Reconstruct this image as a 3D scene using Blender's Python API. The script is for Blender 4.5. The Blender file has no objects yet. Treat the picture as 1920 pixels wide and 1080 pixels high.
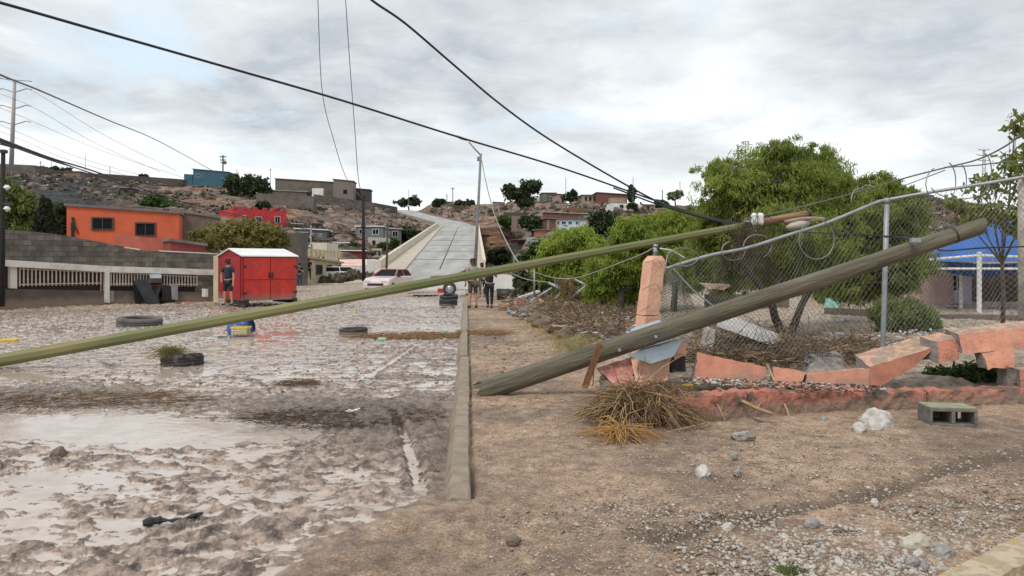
import bpy, math, random
import numpy as np
from mathutils import Vector, Matrix
random.seed(7); rng = np.random.default_rng(7)
R = math.radians
sc = bpy.context.scene
col = sc.collection
# ------------------------------------------------------------------ camera, world, sun, exposure
F = 1371.0; HZ = 495.0; CH = 1.6            # focal length in photo pixels, horizon row, eye height
cd = bpy.data.cameras.new('camera'); cam = bpy.data.objects.new('camera', cd); col.objects.link(cam)
cam.location = (0, 0, CH); cam.rotation_euler = (R(90), 0, 0)
cd.sensor_width = 36; cd.lens = 36 * F / 1920; cd.shift_y = -(540 - HZ) / 1920
cd.clip_start = 0.05; cd.clip_end = 6000
sc.camera = cam
SUN_EL, SUN_AZ = 52.0, 212.0                # azimuth clockwise from +Y
w = bpy.data.worlds.new('World'); sc.world = w; w.use_nodes = True
nt = w.node_tree; N = nt.nodes; L = nt.links; N.clear()
def wn(t, **k):
    n = N.new(t)
    for a, b in k.items(): setattr(n, a, b)
    return n
def wmath(op, a, b=None):
    n = wn('ShaderNodeMath', operation=op)
    for i, v in enumerate((a, b)):
        if v is None: continue
        if isinstance(v, (int, float)): n.inputs[i].default_value = v
        else: L.new(v, n.inputs[i])
    return n.outputs[0]
def wmix(f, a, b, bt='MIX'):
    n = wn('ShaderNodeMix', data_type='RGBA', blend_type=bt)
    for s, v in ((0, f), (6, a), (7, b)):
        if isinstance(v, (int, float)): n.inputs[s].default_value = v
        elif isinstance(v, tuple): n.inputs[s].default_value = (*v, 1)
        else: L.new(v, n.inputs[s])
    return n.outputs[2]
def wramp(fac, stops):
    n = wn('ShaderNodeValToRGB'); L.new(fac, n.inputs[0]); e = n.color_ramp.elements
    while len(e) < len(stops): e.new(0.5)
    for i, (p, c) in enumerate(stops): e[i].position = p; e[i].color = (c, c, c, 1) if not isinstance(c, tuple) else (*c, 1)
    return n.outputs[0]
sky = wn('ShaderNodeTexSky', sky_type='NISHITA', sun_disc=False, sun_elevation=R(SUN_EL), sun_rotation=R(SUN_AZ))
tc = wn('ShaderNodeTexCoord'); sep = wn('ShaderNodeSeparateXYZ'); L.new(tc.outputs['Generated'], sep.inputs[0])
zz = wmath('ADD', wmath('MAXIMUM', sep.outputs[2], 0.0), 0.16)
cx = wmath('DIVIDE', sep.outputs[0], zz); cy = wmath('DIVIDE', sep.outputs[1], zz)
cmb = wn('ShaderNodeCombineXYZ'); L.new(cx, cmb.inputs[0]); L.new(cy, cmb.inputs[1])
def wnoise(scale, det, off, dist=0.0, rough=0.55, vec=None):
    m = wn('ShaderNodeMapping'); m.inputs['Location'].default_value = off; L.new(vec or cmb.outputs[0], m.inputs[0])
    n = wn('ShaderNodeTexNoise'); n.inputs['Scale'].default_value = scale; n.inputs['Detail'].default_value = det
    n.inputs['Roughness'].default_value = rough; n.inputs['Distortion'].default_value = dist; L.new(m.outputs[0], n.inputs[0])
    return n.outputs[0]
big = wnoise(0.55, 3, (3.1, 1.7, 0), 0.3)
mid = wnoise(1.5, 8, (0.4, 8.2, 0), 0.25, 0.6)
fine = wnoise(4.2, 8, (5.4, 2.2, 0), 0.5, 0.62)
dens = wmath('ADD', wmath('ADD', wmath('MULTIPLY', big, 0.58), wmath('MULTIPLY', mid, 0.32)), wmath('MULTIPLY', fine, 0.10))
cloud = wramp(dens, [(0.40, (9.4, 9.6, 9.5)), (0.455, (7.7, 7.95, 8.0)), (0.50, (6.0, 6.35, 6.55)), (0.56, (4.6, 4.95, 5.25))])
cloud = wmix(wramp(fine, [(0.42, 0.0), (0.70, 0.45)]), cloud, (8.8, 9.0, 9.1))
# thin places where pale blue shows
hole = wramp(wnoise(1.15, 7, (9.3, 4.4, 0), 0.4, 0.6), [(0.54, 0.0), (0.66, 0.8)])
bluesky = wmix(1.0, sky.outputs[0], (1.9, 1.9, 1.9), 'MULTIPLY')
cloud = wmix(hole, cloud, (6.2, 7.5, 8.6))
cloud = wmix(0.04, cloud, bluesky)
# bright band low over the horizon
low = wramp(sep.outputs[2], [(0.02, 0.9), (0.17, 0.0)])
cloud = wmix(low, cloud, (10.8, 11.0, 11.0))
bg = wn('ShaderNodeBackground'); bg.inputs[1].default_value = 0.10; L.new(cloud, bg.inputs[0])
wo = wn('ShaderNodeOutputWorld'); L.new(bg.outputs[0], wo.inputs[0])
sd = bpy.data.lights.new('sun', 'SUN'); sd.energy = 1.5; sd.angle = R(14); sd.color = (1.0, 0.95, 0.88)
sun = bpy.data.objects.new('sun', sd); col.objects.link(sun)
sv = Vector((math.sin(R(SUN_AZ)) * math.cos(R(SUN_EL)), math.cos(R(SUN_AZ)) * math.cos(R(SUN_EL)), math.sin(R(SUN_EL))))
sun.rotation_euler = sv.to_track_quat('Z', 'Y').to_euler(); sun.location = (0, -20, 60)
sc.view_settings.view_transform = 'Standard'; sc.view_settings.look = 'None'
sc.view_settings.gamma = 1; sc.view_settings.exposure = 0.28
sc.cycles.max_bounces = 6; sc.cycles.diffuse_bounces = 3; sc.cycles.transparent_max_bounces = 12
# ------------------------------------------------------------------ numeric noise
_perm = rng.permutation(4096).astype(np.int64)
def _h(ix, iy): return _perm[(_perm[ix & 4095] + iy) & 4095] / 4096.0
def vn(x, y):
    x = np.asarray(x, float); y = np.asarray(y, float)
    ix = np.floor(x).astype(np.int64); iy = np.floor(y).astype(np.int64)
    fx = x - ix; fy = y - iy
    fx = fx * fx * fx * (fx * (fx * 6 - 15) + 10); fy = fy * fy * fy * (fy * (fy * 6 - 15) + 10)
    a = _h(ix, iy); b = _h(ix + 1, iy); c = _h(ix, iy + 1); d = _h(ix + 1, iy + 1)
    return (a + (b - a) * fx) * (1 - fy) + (c + (d - c) * fx) * fy       # 0..1
def fbm(x, y, s, o=4, ox=0.0):
    t = 0; a = 1; n = 0; x = x / s + ox; y = y / s + ox * 1.7
    for i in range(o):
        t = t + a * (vn(x, y) * 2 - 1); n += a; a *= 0.5
        x, y = 2.03 * (x * 0.8 - y * 0.6) + 17.3, 2.03 * (x * 0.6 + y * 0.8) + 5.1
    return t / n
def ridg(x, y, s, o=3, ox=0.0):
    t = 0; a = 1; n = 0; x = x / s + ox; y = y / s + ox
    for i in range(o):
        t = t + a * (1 - np.abs(vn(x, y) * 2 - 1)); n += a; a *= 0.5
        x, y = 2.1 * (x * 0.8 - y * 0.6) + 3.3, 2.1 * (x * 0.6 + y * 0.8) + 9.1
    return t / n
def ss(a, b, x):
    t = np.clip((x - a) / (b - a), 0, 1); return t * t * (3 - 2 * t)
# ------------------------------------------------------------------ photo geometry
def P(px, py, Y): return Vector(((px - 960) / F * Y, Y, CH + (HZ - py) / F * Y))
KD = 0.0613                                 # the kerb runs this much to the left per metre
# hills: skyline rows and ridge / foot distances by column
_hp = np.array([(-900, 330, 230, 80), (-200, 318, 230, 80), (0, 322, 230, 75), (70, 322, 230, 75), (120, 330, 230, 78), (200, 336, 230, 80), (340, 346, 230, 82),
    (430, 352, 230, 85), (520, 366, 225, 90), (640, 376, 220, 100), (690, 382, 230, 105), (735, 390, 280, 105), (765, 390, 330, 104), (800, 384, 330, 104), (870, 380, 330, 104),
    (930, 383, 300, 98), (1000, 378, 240, 85), (1100, 378, 210, 78), (1200, 384, 200, 75), (1300, 388, 190, 75), (1500, 380, 190, 72), (1700, 372, 180, 70),
    (1760, 378, 180, 70), (1820, 388, 180, 70), (1870, 402, 180, 70), (1930, 425, 180, 70), (2200, 432, 180, 70), (2900, 430, 180, 70)], float)
def road_c(t):   # centre line of the ramp and of the road on the hill, t in metres along Y
    pts = [(60, 827, 0.0), (75, 828, 1.0), (167, 859, 10.1), (195, 846, 12.6), (235, 812, 16.2), (280, 779, 20.8), (325, 755, 25.6), (350, 742, 27.0)]
    ys = np.array([p[0] for p in pts]); xs = np.array([(p[1] - 960) / F * p[0] for p in pts]); zs = np.array([p[2] for p in pts])
    return np.interp(t, ys, xs), np.interp(t, ys, zs)
def hills(X, Y, rough=True):
    X = np.asarray(X, float); Y = np.asarray(Y, float)
    px = 960 + F * X / np.maximum(Y, 1)
    ry = np.interp(px, _hp[:, 0], _hp[:, 1]); dr = np.interp(px, _hp[:, 0], _hp[:, 2]); df = np.interp(px, _hp[:, 0], _hp[:, 3])
    H = CH + (HZ - ry) * dr / F
    t = np.clip((Y - df) / (dr - df), 0, 1)
    h = H * t ** 0.85
    if rough:
        m = ss(0.02, 0.2, t)
        h = h + m * (fbm(X, Y, 26, 3, 3.3) * 2.6 * (1 - 0.65 * t) + (ridg(X, Y * 0.7, 11, 3, 1.1) - 0.6) * 3.2 * (1 - 0.6 * t) + fbm(X, Y, 2.4, 3) * 0.55)
        st = 1.7; k = h / st; h = h * 0.55 + 0.45 * st * (np.floor(k) + ss(0.35, 0.75, k - np.floor(k)))
    h = np.where(Y > dr, h - (Y - dr) * 0.10, h)
    rx, rz = road_c(Y)
    m = (1 - ss(6.5, 15, np.abs(X - rx))) * ss(150, 166, Y) * (1 - ss(340, 350, Y))
    h = h * (1 - m) + (rz - 0.35) * m
    m2 = (1 - ss(8, 16, np.abs(X - rx))) * (Y <= 166)
    return np.where(m2 > 0, h * (1 - m2) + np.minimum(h, -0.05 + 0 * h) * m2 * 1.0, h)
def wall_y(X): return 7.45 + (X - 1.6) * 0.25
def yard_mask(X, Y): return ss(-0.1, 0.4, (X + KD * Y) - 2.05) * ss(0.0, 0.5, Y - wall_y(X) - 0.25)
def gbase(X, Y):                            # broad shape of the ground
    X = np.asarray(X, float); Y = np.asarray(Y, float)
    s = X + KD * Y
    road = -0.115 * ss(0.0, 0.16, -s - 0.02) * ss(4.6, 6.0, Y) - 0.10 * ss(0.2, 2.2, -s) * (1 - ss(4.6, 6.0, Y))
    left = 0.10 * ss(0, 5, (-X * 0.70 + Y * 0.714) - 31.5) * (X < -5)      # drier rise in front of the block wall
    yard = yard_mask(X, Y) * 0.14
    return road + left + yard + 0.03 * fbm(X, Y, 3.5, 2, 4.0) * ss(0.2, 1, s)
def gz(X, Y):
    if Y > 70: return float(hills(X, Y, False))
    return float(gbase(X, Y))
def G(px, py):                              # the ground point seen at a pixel
    d = 1.6 * F / max(py - HZ, 1)
    for i in range(12):
        X = (px - 960) / F * d; d = (CH - gz(X, d)) * F / max(py - HZ, 1)
    X = (px - 960) / F * d
    return Vector((X, d, gz(X, d)))
def hit(px, py):                            # where the line of sight meets the hill
    d = np.arange(62, 420, 0.25); X = (px - 960) / F * d
    z = CH + (HZ - py) / F * d; k = np.nonzero(hills(X, d, False) >= z)[0]
    dd = d[k[0]] if len(k) else np.interp(px, _hp[:, 0], _hp[:, 2])
    return float(dd)
# ------------------------------------------------------------------ materials
MATS = {}
def mat(name, c1, c2=None, rough=0.8, scale=3.0, bump=0.0, bscale=None, metal=0.0, stretch=(1, 1, 1), spec=0.5, c3=None, detail=6, lo=0.38, hi=0.62, blend='ramp', coat=0.0, trans=0.0, dirt=0.0):
    if name in MATS: return MATS[name]
    m = bpy.data.materials.new(name); m.use_nodes = True; MATS[name] = m
    t = m.node_tree; n = t.nodes; l = t.links; b = n['Principled BSDF']
    b.inputs['Roughness'].default_value = rough; b.inputs['Metallic'].default_value = metal
    b.inputs['Specular IOR Level'].default_value = spec; b.inputs['Coat Weight'].default_value = coat
    tcn = n.new('ShaderNodeTexCoord'); mp = n.new('ShaderNodeMapping'); mp.inputs['Scale'].default_value = stretch
    l.new(tcn.outputs['Object'], mp.inputs[0])
    ns = n.new('ShaderNodeTexNoise'); ns.inputs['Scale'].default_value = scale; ns.inputs['Detail'].default_value = detail; ns.inputs['Roughness'].default_value = 0.62
    l.new(mp.outputs[0], ns.inputs[0])
    r = n.new('ShaderNodeValToRGB'); e = r.color_ramp.elements
    c2 = c2 or tuple(x * 0.75 for x in c1)
    e[0].position = lo; e[0].color = (*c1, 1); e[1].position = hi; e[1].color = (*c2, 1)
    if c3: q = e.new(min(hi + 0.1, 1)); q.color = (*c3, 1)
    l.new(ns.outputs[0], r.inputs[0]); l.new(r.outputs[0], b.inputs['Base Color'])
    if bump:
        n2 = n.new('ShaderNodeTexNoise'); n2.inputs['Scale'].default_value = bscale or scale * 6; n2.inputs['Detail'].default_value = 5; l.new(mp.outputs[0], n2.inputs[0])
        bp = n.new('ShaderNodeBump'); bp.inputs['Strength'].default_value = min(bump, 1); bp.inputs['Distance'].default_value = 0.02 * max(1, bump)
        l.new(n2.outputs[0], bp.inputs['Height']); l.new(bp.outputs[0], b.inputs['Normal'])
    if dirt:                                 # mud splashed up from the ground
        src = b.inputs['Base Color'].links[0].from_socket; g_ = n.new('ShaderNodeNewGeometry'); sp = n.new('ShaderNodeSeparateXYZ'); l.new(g_.outputs['Position'], sp.inputs[0])
        nn_ = n.new('ShaderNodeTexNoise'); nn_.inputs['Scale'].default_value = 3.5; nn_.inputs['Detail'].default_value = 8; nn_.inputs['Roughness'].default_value = 0.7; l.new(g_.outputs['Position'], nn_.inputs[0])
        ma = n.new('ShaderNodeMath'); ma.operation = 'MULTIPLY_ADD'; ma.inputs[1].default_value = -1.6 * dirt; l.new(nn_.outputs[0], ma.inputs[0]); l.new(sp.outputs[2], ma.inputs[2])
        mr = n.new('ShaderNodeMapRange'); mr.inputs['From Min'].default_value = 0.35 * dirt; mr.inputs['From Max'].default_value = -0.5 * dirt; mr.inputs['To Max'].default_value = 0.9; l.new(ma.outputs[0], mr.inputs[0])
        mx = n.new('ShaderNodeMix'); mx.data_type = 'RGBA'; l.new(mr.outputs[0], mx.inputs[0]); l.new(src, mx.inputs[6]); mx.inputs[7].default_value = (0.24, 0.175, 0.13, 1); l.new(mx.outputs[2], b.inputs['Base Color'])
    return m
def leafmat(name, dark, light, scale=1.3, trans=0.35):
    if name in MATS: return MATS[name]
    m = bpy.data.materials.new(name); m.use_nodes = True; MATS[name] = m
    t = m.node_tree; n = t.nodes; l = t.links; b = n['Principled BSDF']; out = n['Material Output']
    b.inputs['Roughness'].default_value = 0.65; b.inputs['Specular IOR Level'].default_value = 0.25
    tcn = n.new('ShaderNodeTexCoord')
    a = n.new('ShaderNodeTexNoise'); a.inputs['Scale'].default_value = scale; a.inputs['Detail'].default_value = 4; l.new(tcn.outputs['Object'], a.inputs[0])
    a2 = n.new('ShaderNodeTexNoise'); a2.inputs['Scale'].default_value = scale * 14; a2.inputs['Detail'].default_value = 2; l.new(tcn.outputs['Object'], a2.inputs[0])
    ad = n.new('ShaderNodeMath'); ad.operation = 'MULTIPLY_ADD'; ad.inputs[1].default_value = 0.5; l.new(a2.outputs[0], ad.inputs[0])
    hf = n.new('ShaderNodeMath'); hf.operation = 'MULTIPLY'; hf.inputs[1].default_value = 0.5; l.new(a.outputs[0], hf.inputs[0]); l.new(hf.outputs[0], ad.inputs[2])
    r = n.new('ShaderNodeValToRGB'); e = r.color_ramp.elements; e[0].position = 0.36; e[0].color = (*dark, 1); e[1].position = 0.62; e[1].color = (*light, 1)
    l.new(ad.outputs[0], r.inputs[0]); l.new(r.outputs[0], b.inputs['Base Color'])
    tr = n.new('ShaderNodeBsdfTranslucent'); l.new(r.outputs[0], tr.inputs[0])
    mx = n.new('ShaderNodeMixShader'); mx.inputs[0].default_value = trans; l.new(b.outputs[0], mx.inputs[1]); l.new(tr.outputs[0], mx.inputs[2]); l.new(mx.outputs[0], out.inputs[0])
    return m
def blockmat(name, c1, c2, mortar, bw=0.4, bh=0.2, axis='xz'):
    if name in MATS: return MATS[name]
    m = mat(name, c1, c2, 0.9, 2.5, 0.4, 30); t = m.node_tree; n = t.nodes; l = t.links; b = n['Principled BSDF']
    tcn = n.new('ShaderNodeTexCoord'); sp = n.new('ShaderNodeSeparateXYZ'); cb = n.new('ShaderNodeCombineXYZ')
    l.new(tcn.outputs['Object'], sp.inputs[0])
    ad = n.new('ShaderNodeMath'); ad.operation = 'ADD'; l.new(sp.outputs[0], ad.inputs[0]); l.new(sp.outputs[1], ad.inputs[1])
    l.new(ad.outputs[0], cb.inputs[0]); l.new(sp.outputs[2], cb.inputs[1])
    br = n.new('ShaderNodeTexBrick'); br.inputs['Scale'].default_value = 1; br.inputs['Brick Width'].default_value = bw; br.inputs['Row Height'].default_value = bh
    br.inputs['Mortar Size'].default_value = 0.012; br.inputs['Color1'].default_value = (1, 1, 1, 1); br.inputs['Color2'].default_value = (0.55, 0.55, 0.55, 1); br.inputs['Mortar'].default_value = (*mortar, 1)
    l.new(cb.outputs[0], br.inputs[0])
    old = b.inputs['Base Color'].links[0].from_socket
    mx = n.new('ShaderNodeMix'); mx.data_type = 'RGBA'; mx.blend_type = 'MULTIPLY'; mx.inputs[0].default_value = 1
    l.new(old, mx.inputs[6]); l.new(br.outputs[0], mx.inputs[7]); l.new(mx.outputs[2], b.inputs['Base Color'])
    return m
# ------------------------------------------------------------------ mesh builder
def align_x(o, ax):                          # give a part its own axes, x along the pole, so the grain runs lengthwise
    q = Vector(ax).to_track_quat('X', 'Z'); o.data.transform(q.inverted().to_matrix().to_4x4()); o.rotation_euler = q.to_euler(); return o
class MB:
    def __init__(s): s.v = []; s.f = []
    def add(s, vs, fs):
        o = len(s.v); s.v += [tuple(v) for v in vs]; s.f += [tuple(i + o for i in f) for f in fs]; return s
    def hexa(s, b, t):                       # two loops of n points, bottom and top
        n = len(b)
        return s.add(list(b) + list(t), [tuple(range(n - 1, -1, -1)), tuple(range(n, 2 * n))] + [(i, (i + 1) % n, n + (i + 1) % n, n + i) for i in range(n)])
    def box(s, c, d, rz=0, M=None):
        x, y, z = d[0] / 2, d[1] / 2, d[2] / 2
        T = Matrix.Translation(Vector(c)) @ (M if M else Matrix.Rotation(rz, 4, 'Z'))
        p = [T @ Vector(q) for q in ((-x, -y, -z), (x, -y, -z), (x, y, -z), (-x, y, -z), (-x, -y, z), (x, -y, z), (x, y, z), (-x, y, z))]
        return s.hexa(p[:4], p[4:])
    def tube(s, pts, r, n=8, cap=True, twist=0):
        pts = [Vector(p) for p in pts]; m = len(pts)
        rs = r if isinstance(r, (list, tuple)) else [r] * m
        o = len(s.v); up = None
        for i in range(m):
            d = (pts[min(i + 1, m - 1)] - pts[max(i - 1, 0)])
            d = d.normalized() if d.length > 1e-9 else Vector((0, 0, 1))
            if up is None:
                up = Vector((0, 0, 1)) if abs(d.z) < 0.9 else Vector((0, 1, 0))
            a = d.cross(up)
            a = a.normalized() if a.length > 1e-6 else d.orthogonal().normalized()
            bb = a.cross(d).normalized(); up = bb
            for k in range(n):
                t = 2 * math.pi * k / n + twist
                s.v.append(tuple(pts[i] + (a * math.cos(t) + bb * math.sin(t)) * rs[i]))
        for i in range(m - 1):
            for k in range(n):
                s.f.append((o + i * n + k, o + i * n + (k + 1) % n, o + (i + 1) * n + (k + 1) % n, o + (i + 1) * n + k))
        if cap:
            s.f.append(tuple(o + k for k in range(n - 1, -1, -1))); s.f.append(tuple(o + (m - 1) * n + k for k in range(n)))
        return s
    def lathe(s, prof, n=20, T=None, closed=False):   # prof: (r, z)
        T = T or Matrix.Identity(4); o = len(s.v); m = len(prof)
        for (r, z) in prof:
            for k in range(n):
                t = 2 * math.pi * k / n; s.v.append(tuple(T @ Vector((r * math.cos(t), r * math.sin(t), z))))
        for i in range(m if closed else m - 1):
            j = (i + 1) % m
            for k in range(n): s.f.append((o + i * n + k, o + i * n + (k + 1) % n, o + j * n + (k + 1) % n, o + j * n + k))
        if not closed:
            s.f.append(tuple(o + k for k in range(n - 1, -1, -1))); s.f.append(tuple(o + (m - 1) * n + k for k in range(n)))
        return s
    def rough(s, quad, back, n=(14, 6, 4), amp=0.008, sc_=0.12, seed=0, chip=0.0):
        # a slab from its front quad (BL, BR, TR, TL) and a backward vector, faces subdivided and roughened
        q = [Vector(p) for p in quad]; bk = [p + Vector(back) for p in q]
        cen = sum(q + bk, Vector((0, 0, 0))) / 8
        def disp(p):
            if chip:
                # knock bites out of the edges: pull the point towards the middle where two faces meet and the noise says so
                e = 0
                for lo, hi in ((q[0].lerp(q[3], .5), q[1].lerp(q[2], .5)), (q[0].lerp(q[1], .5), q[3].lerp(q[2], .5)), (cen - Vector(back) / 2, cen + Vector(back) / 2)):
                    ax_ = hi - lo; t_ = (p - lo).dot(ax_) / max(ax_.length_squared, 1e-9); e += (min(t_, 1 - t_) * ax_.length < 0.035)
                if e >= 2:
                    m_ = float(vn(np.array((p.x + p.z) / 0.07 + seed), np.array((p.y - p.z * .6) / 0.07 + 7))) ** 2
                    p = p + (cen - p).normalized() * chip * m_
            a = float(fbm(np.array(p.x + p.z * 0.7), np.array(p.y + p.z), sc_, 3, seed)); b = float(fbm(np.array(p.y - p.z), np.array(p.x + 3.1), sc_, 3, seed + 2))
            c = float(fbm(np.array(p.z + p.x), np.array(p.x - p.y), sc_, 3, seed + 5))
            return p + Vector((a, b, c)) * amp
        def face(a, b, c, d, nu, nv):
            o = len(s.v)
            for j in range(nv + 1):
                for i in range(nu + 1):
                    u = i / nu; v = j / nv
                    s.v.append(tuple(disp(a * (1 - u) * (1 - v) + b * u * (1 - v) + c * u * v + d * (1 - u) * v)))
            for j in range(nv):
                for i in range(nu):
                    k = o + j * (nu + 1) + i; s.f.append((k, k + 1, k + nu + 2, k + nu + 1))
        nx, nz, ny = n
        face(q[0], q[1], q[2], q[3], nx, nz); face(bk[1], bk[0], bk[3], bk[2], nx, nz)
        face(q[3], q[2], bk[2], bk[3], nx, ny); face(bk[0], bk[1], q[1], q[0], nx, ny)
        face(bk[0], q[0], q[3], bk[3], ny, nz); face(q[1], bk[1], bk[2], q[2], ny, nz)
        return s
    def build(s, name, m, parent=None, smooth=False, loc=None):
        return mesh_obj(name, np.array(s.v, float), s.f, m, parent, smooth, loc)
def wloc(o):
    p = Vector((0, 0, 0))
    while o is not None: p = p + Vector(o.location); o = o.parent
    return p
def mesh_obj(name, v, f, m, parent=None, smooth=False, loc=None, local=False):
    me = bpy.data.meshes.new(name)
    v = np.asarray(v, float)
    o = bpy.data.objects.new(name, me); col.objects.link(o)
    if parent is not None: o.parent = parent; off = wloc(parent)
    elif loc is not None: off = Vector(loc); o.location = off
    else:
        off = Vector((v[:, 0].mean(), v[:, 1].mean(), v[:, 2].min())); o.location = off
    if not local: v = v - np.array(off)
    if isinstance(f, np.ndarray):
        k = f.shape[1]; me.vertices.add(len(v)); me.vertices.foreach_set('co', v.astype(np.float32).ravel())
        me.loops.add(f.size); me.loops.foreach_set('vertex_index', f.astype(np.int32).ravel())
        me.polygons.add(len(f)); me.polygons.foreach_set('loop_start', np.arange(0, f.size, k, dtype=np.int32))
        me.update(calc_edges=True)
    else: me.from_pydata(v.tolist(), [], f); me.update()
    if smooth: me.polygons.foreach_set('use_smooth', np.ones(len(me.polygons), bool))
    if m: me.materials.append(m)
    return o
def tag(o, label=None, cat=None, group=None, kind=None):
    if label: o['label'] = label
    if cat: o['category'] = cat
    if group: o['group'] = group
    if kind: o['kind'] = kind
    return o
def empty(name, loc, label, cat, group=None, rz=0):
    o = bpy.data.objects.new(name, None); col.objects.link(o); o.location = Vector(loc); o.rotation_euler = (0, 0, rz); o.empty_display_size = 0.2
    return tag(o, label, cat, group)
def kids(o): return list(o.children)
def copy_tree(o, parent=None):
    c = o.copy(); col.objects.link(c); c.parent = parent
    for ch in kids(o): copy_tree(ch, c)
    return c
def bevel(o, wd, seg=2):
    b = o.modifiers.new('bevel', 'BEVEL'); b.width = wd; b.segments = seg; b.limit_method = 'ANGLE'; return o
def spline(pts, n=10):
    p = [Vector(q) for q in pts]; p = [p[0] * 2 - p[1]] + p + [p[-1] * 2 - p[-2]]; out = []
    for i in range(1, len(p) - 2):
        for k in range(n):
            t = k / n; a, b, c, d = p[i - 1], p[i], p[i + 1], p[i + 2]
            out.append(0.5 * ((2 * b) + (c - a) * t + (2 * a - 5 * b + 4 * c - d) * t * t + (3 * b - a - 3 * c + d) * t ** 3))
    return out + [p[-2]]
# many small quads / sticks as one mesh
def quads_mesh(C, U, V):                    # centres, half vectors
    n = len(C); v = np.empty((n, 4, 3)); v[:, 0] = C - U - V; v[:, 1] = C + U - V; v[:, 2] = C + U + V; v[:, 3] = C - U + V
    return v.reshape(-1, 3), np.arange(n * 4).reshape(-1, 4)
def sticks_mesh(A, B, r, bend=None):        # thin three sided sticks from A to B with a bend in the middle
    n = len(A); M_ = (A + B) / 2 + (bend if bend is not None else 0); D = B - A; D /= np.linalg.norm(D, axis=1)[:, None] + 1e-9
    up = np.tile([0.3, 0.2, 1.0], (n, 1)); S = np.cross(D, up); S /= np.linalg.norm(S, axis=1)[:, None] + 1e-9; T = np.cross(S, D)
    r = np.asarray(r).reshape(-1, 1) * np.ones((n, 1)); v = np.empty((n, 9, 3))
    for i, (c, k) in enumerate(((A, 1.0), (M_, 0.9), (B, 0.45))):
        for j in range(3):
            a = j * 2.0944; v[:, i * 3 + j] = c + (S * math.cos(a) + T * math.sin(a)) * r * k
    fs = []
    for i in range(2):
        for j in range(3): fs.append((i * 3 + j, i * 3 + (j + 1) % 3, i * 3 + 3 + (j + 1) % 3, i * 3 + 3 + j))
    f = (np.arange(n)[:, None, None] * 9 + np.array(fs)[None]).reshape(-1, 4)
    return v.reshape(-1, 3), f
_ico = None
def stones_mesh(C, S, flat=0.6, jag=0.25):  # many small stones: centres, sizes
    t = (1 + 5 ** 0.5) / 2
    iv = np.array([(-1, t, 0), (1, t, 0), (-1, -t, 0), (1, -t, 0), (0, -1, t), (0, 1, t), (0, -1, -t), (0, 1, -t), (t, 0, -1), (t, 0, 1), (-t, 0, -1), (-t, 0, 1)]); iv /= np.linalg.norm(iv[0])
    fi = np.array([(0, 11, 5), (0, 5, 1), (0, 1, 7), (0, 7, 10), (0, 10, 11), (1, 5, 9), (5, 11, 4), (11, 10, 2), (10, 7, 6), (7, 1, 8), (3, 9, 4), (3, 4, 2), (3, 2, 6), (3, 6, 8), (3, 8, 9), (4, 9, 5), (2, 4, 11), (6, 2, 10), (8, 6, 7), (9, 8, 1)])
    n = len(C); v = np.tile(iv, (n, 1, 1)) * (1 + rng.uniform(-jag, jag, (n, 12, 1)))
    sc3 = rng.uniform(0.6, 1.15, (n, 1, 3)); sc3[:, :, 2] *= flat; a = rng.uniform(0, 6.28, n); ca, sa = np.cos(a), np.sin(a)
    v = v * sc3; x = v[:, :, 0] * ca[:, None] - v[:, :, 1] * sa[:, None]; y = v[:, :, 0] * sa[:, None] + v[:, :, 1] * ca[:, None]
    v = np.stack([x, y, v[:, :, 2]], 2) * np.asarray(S).reshape(-1, 1, 1) + C[:, None, :]
    f = (np.arange(n)[:, None, None] * 12 + fi[None]).reshape(-1, 3)
    return v.reshape(-1, 3), f
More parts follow.
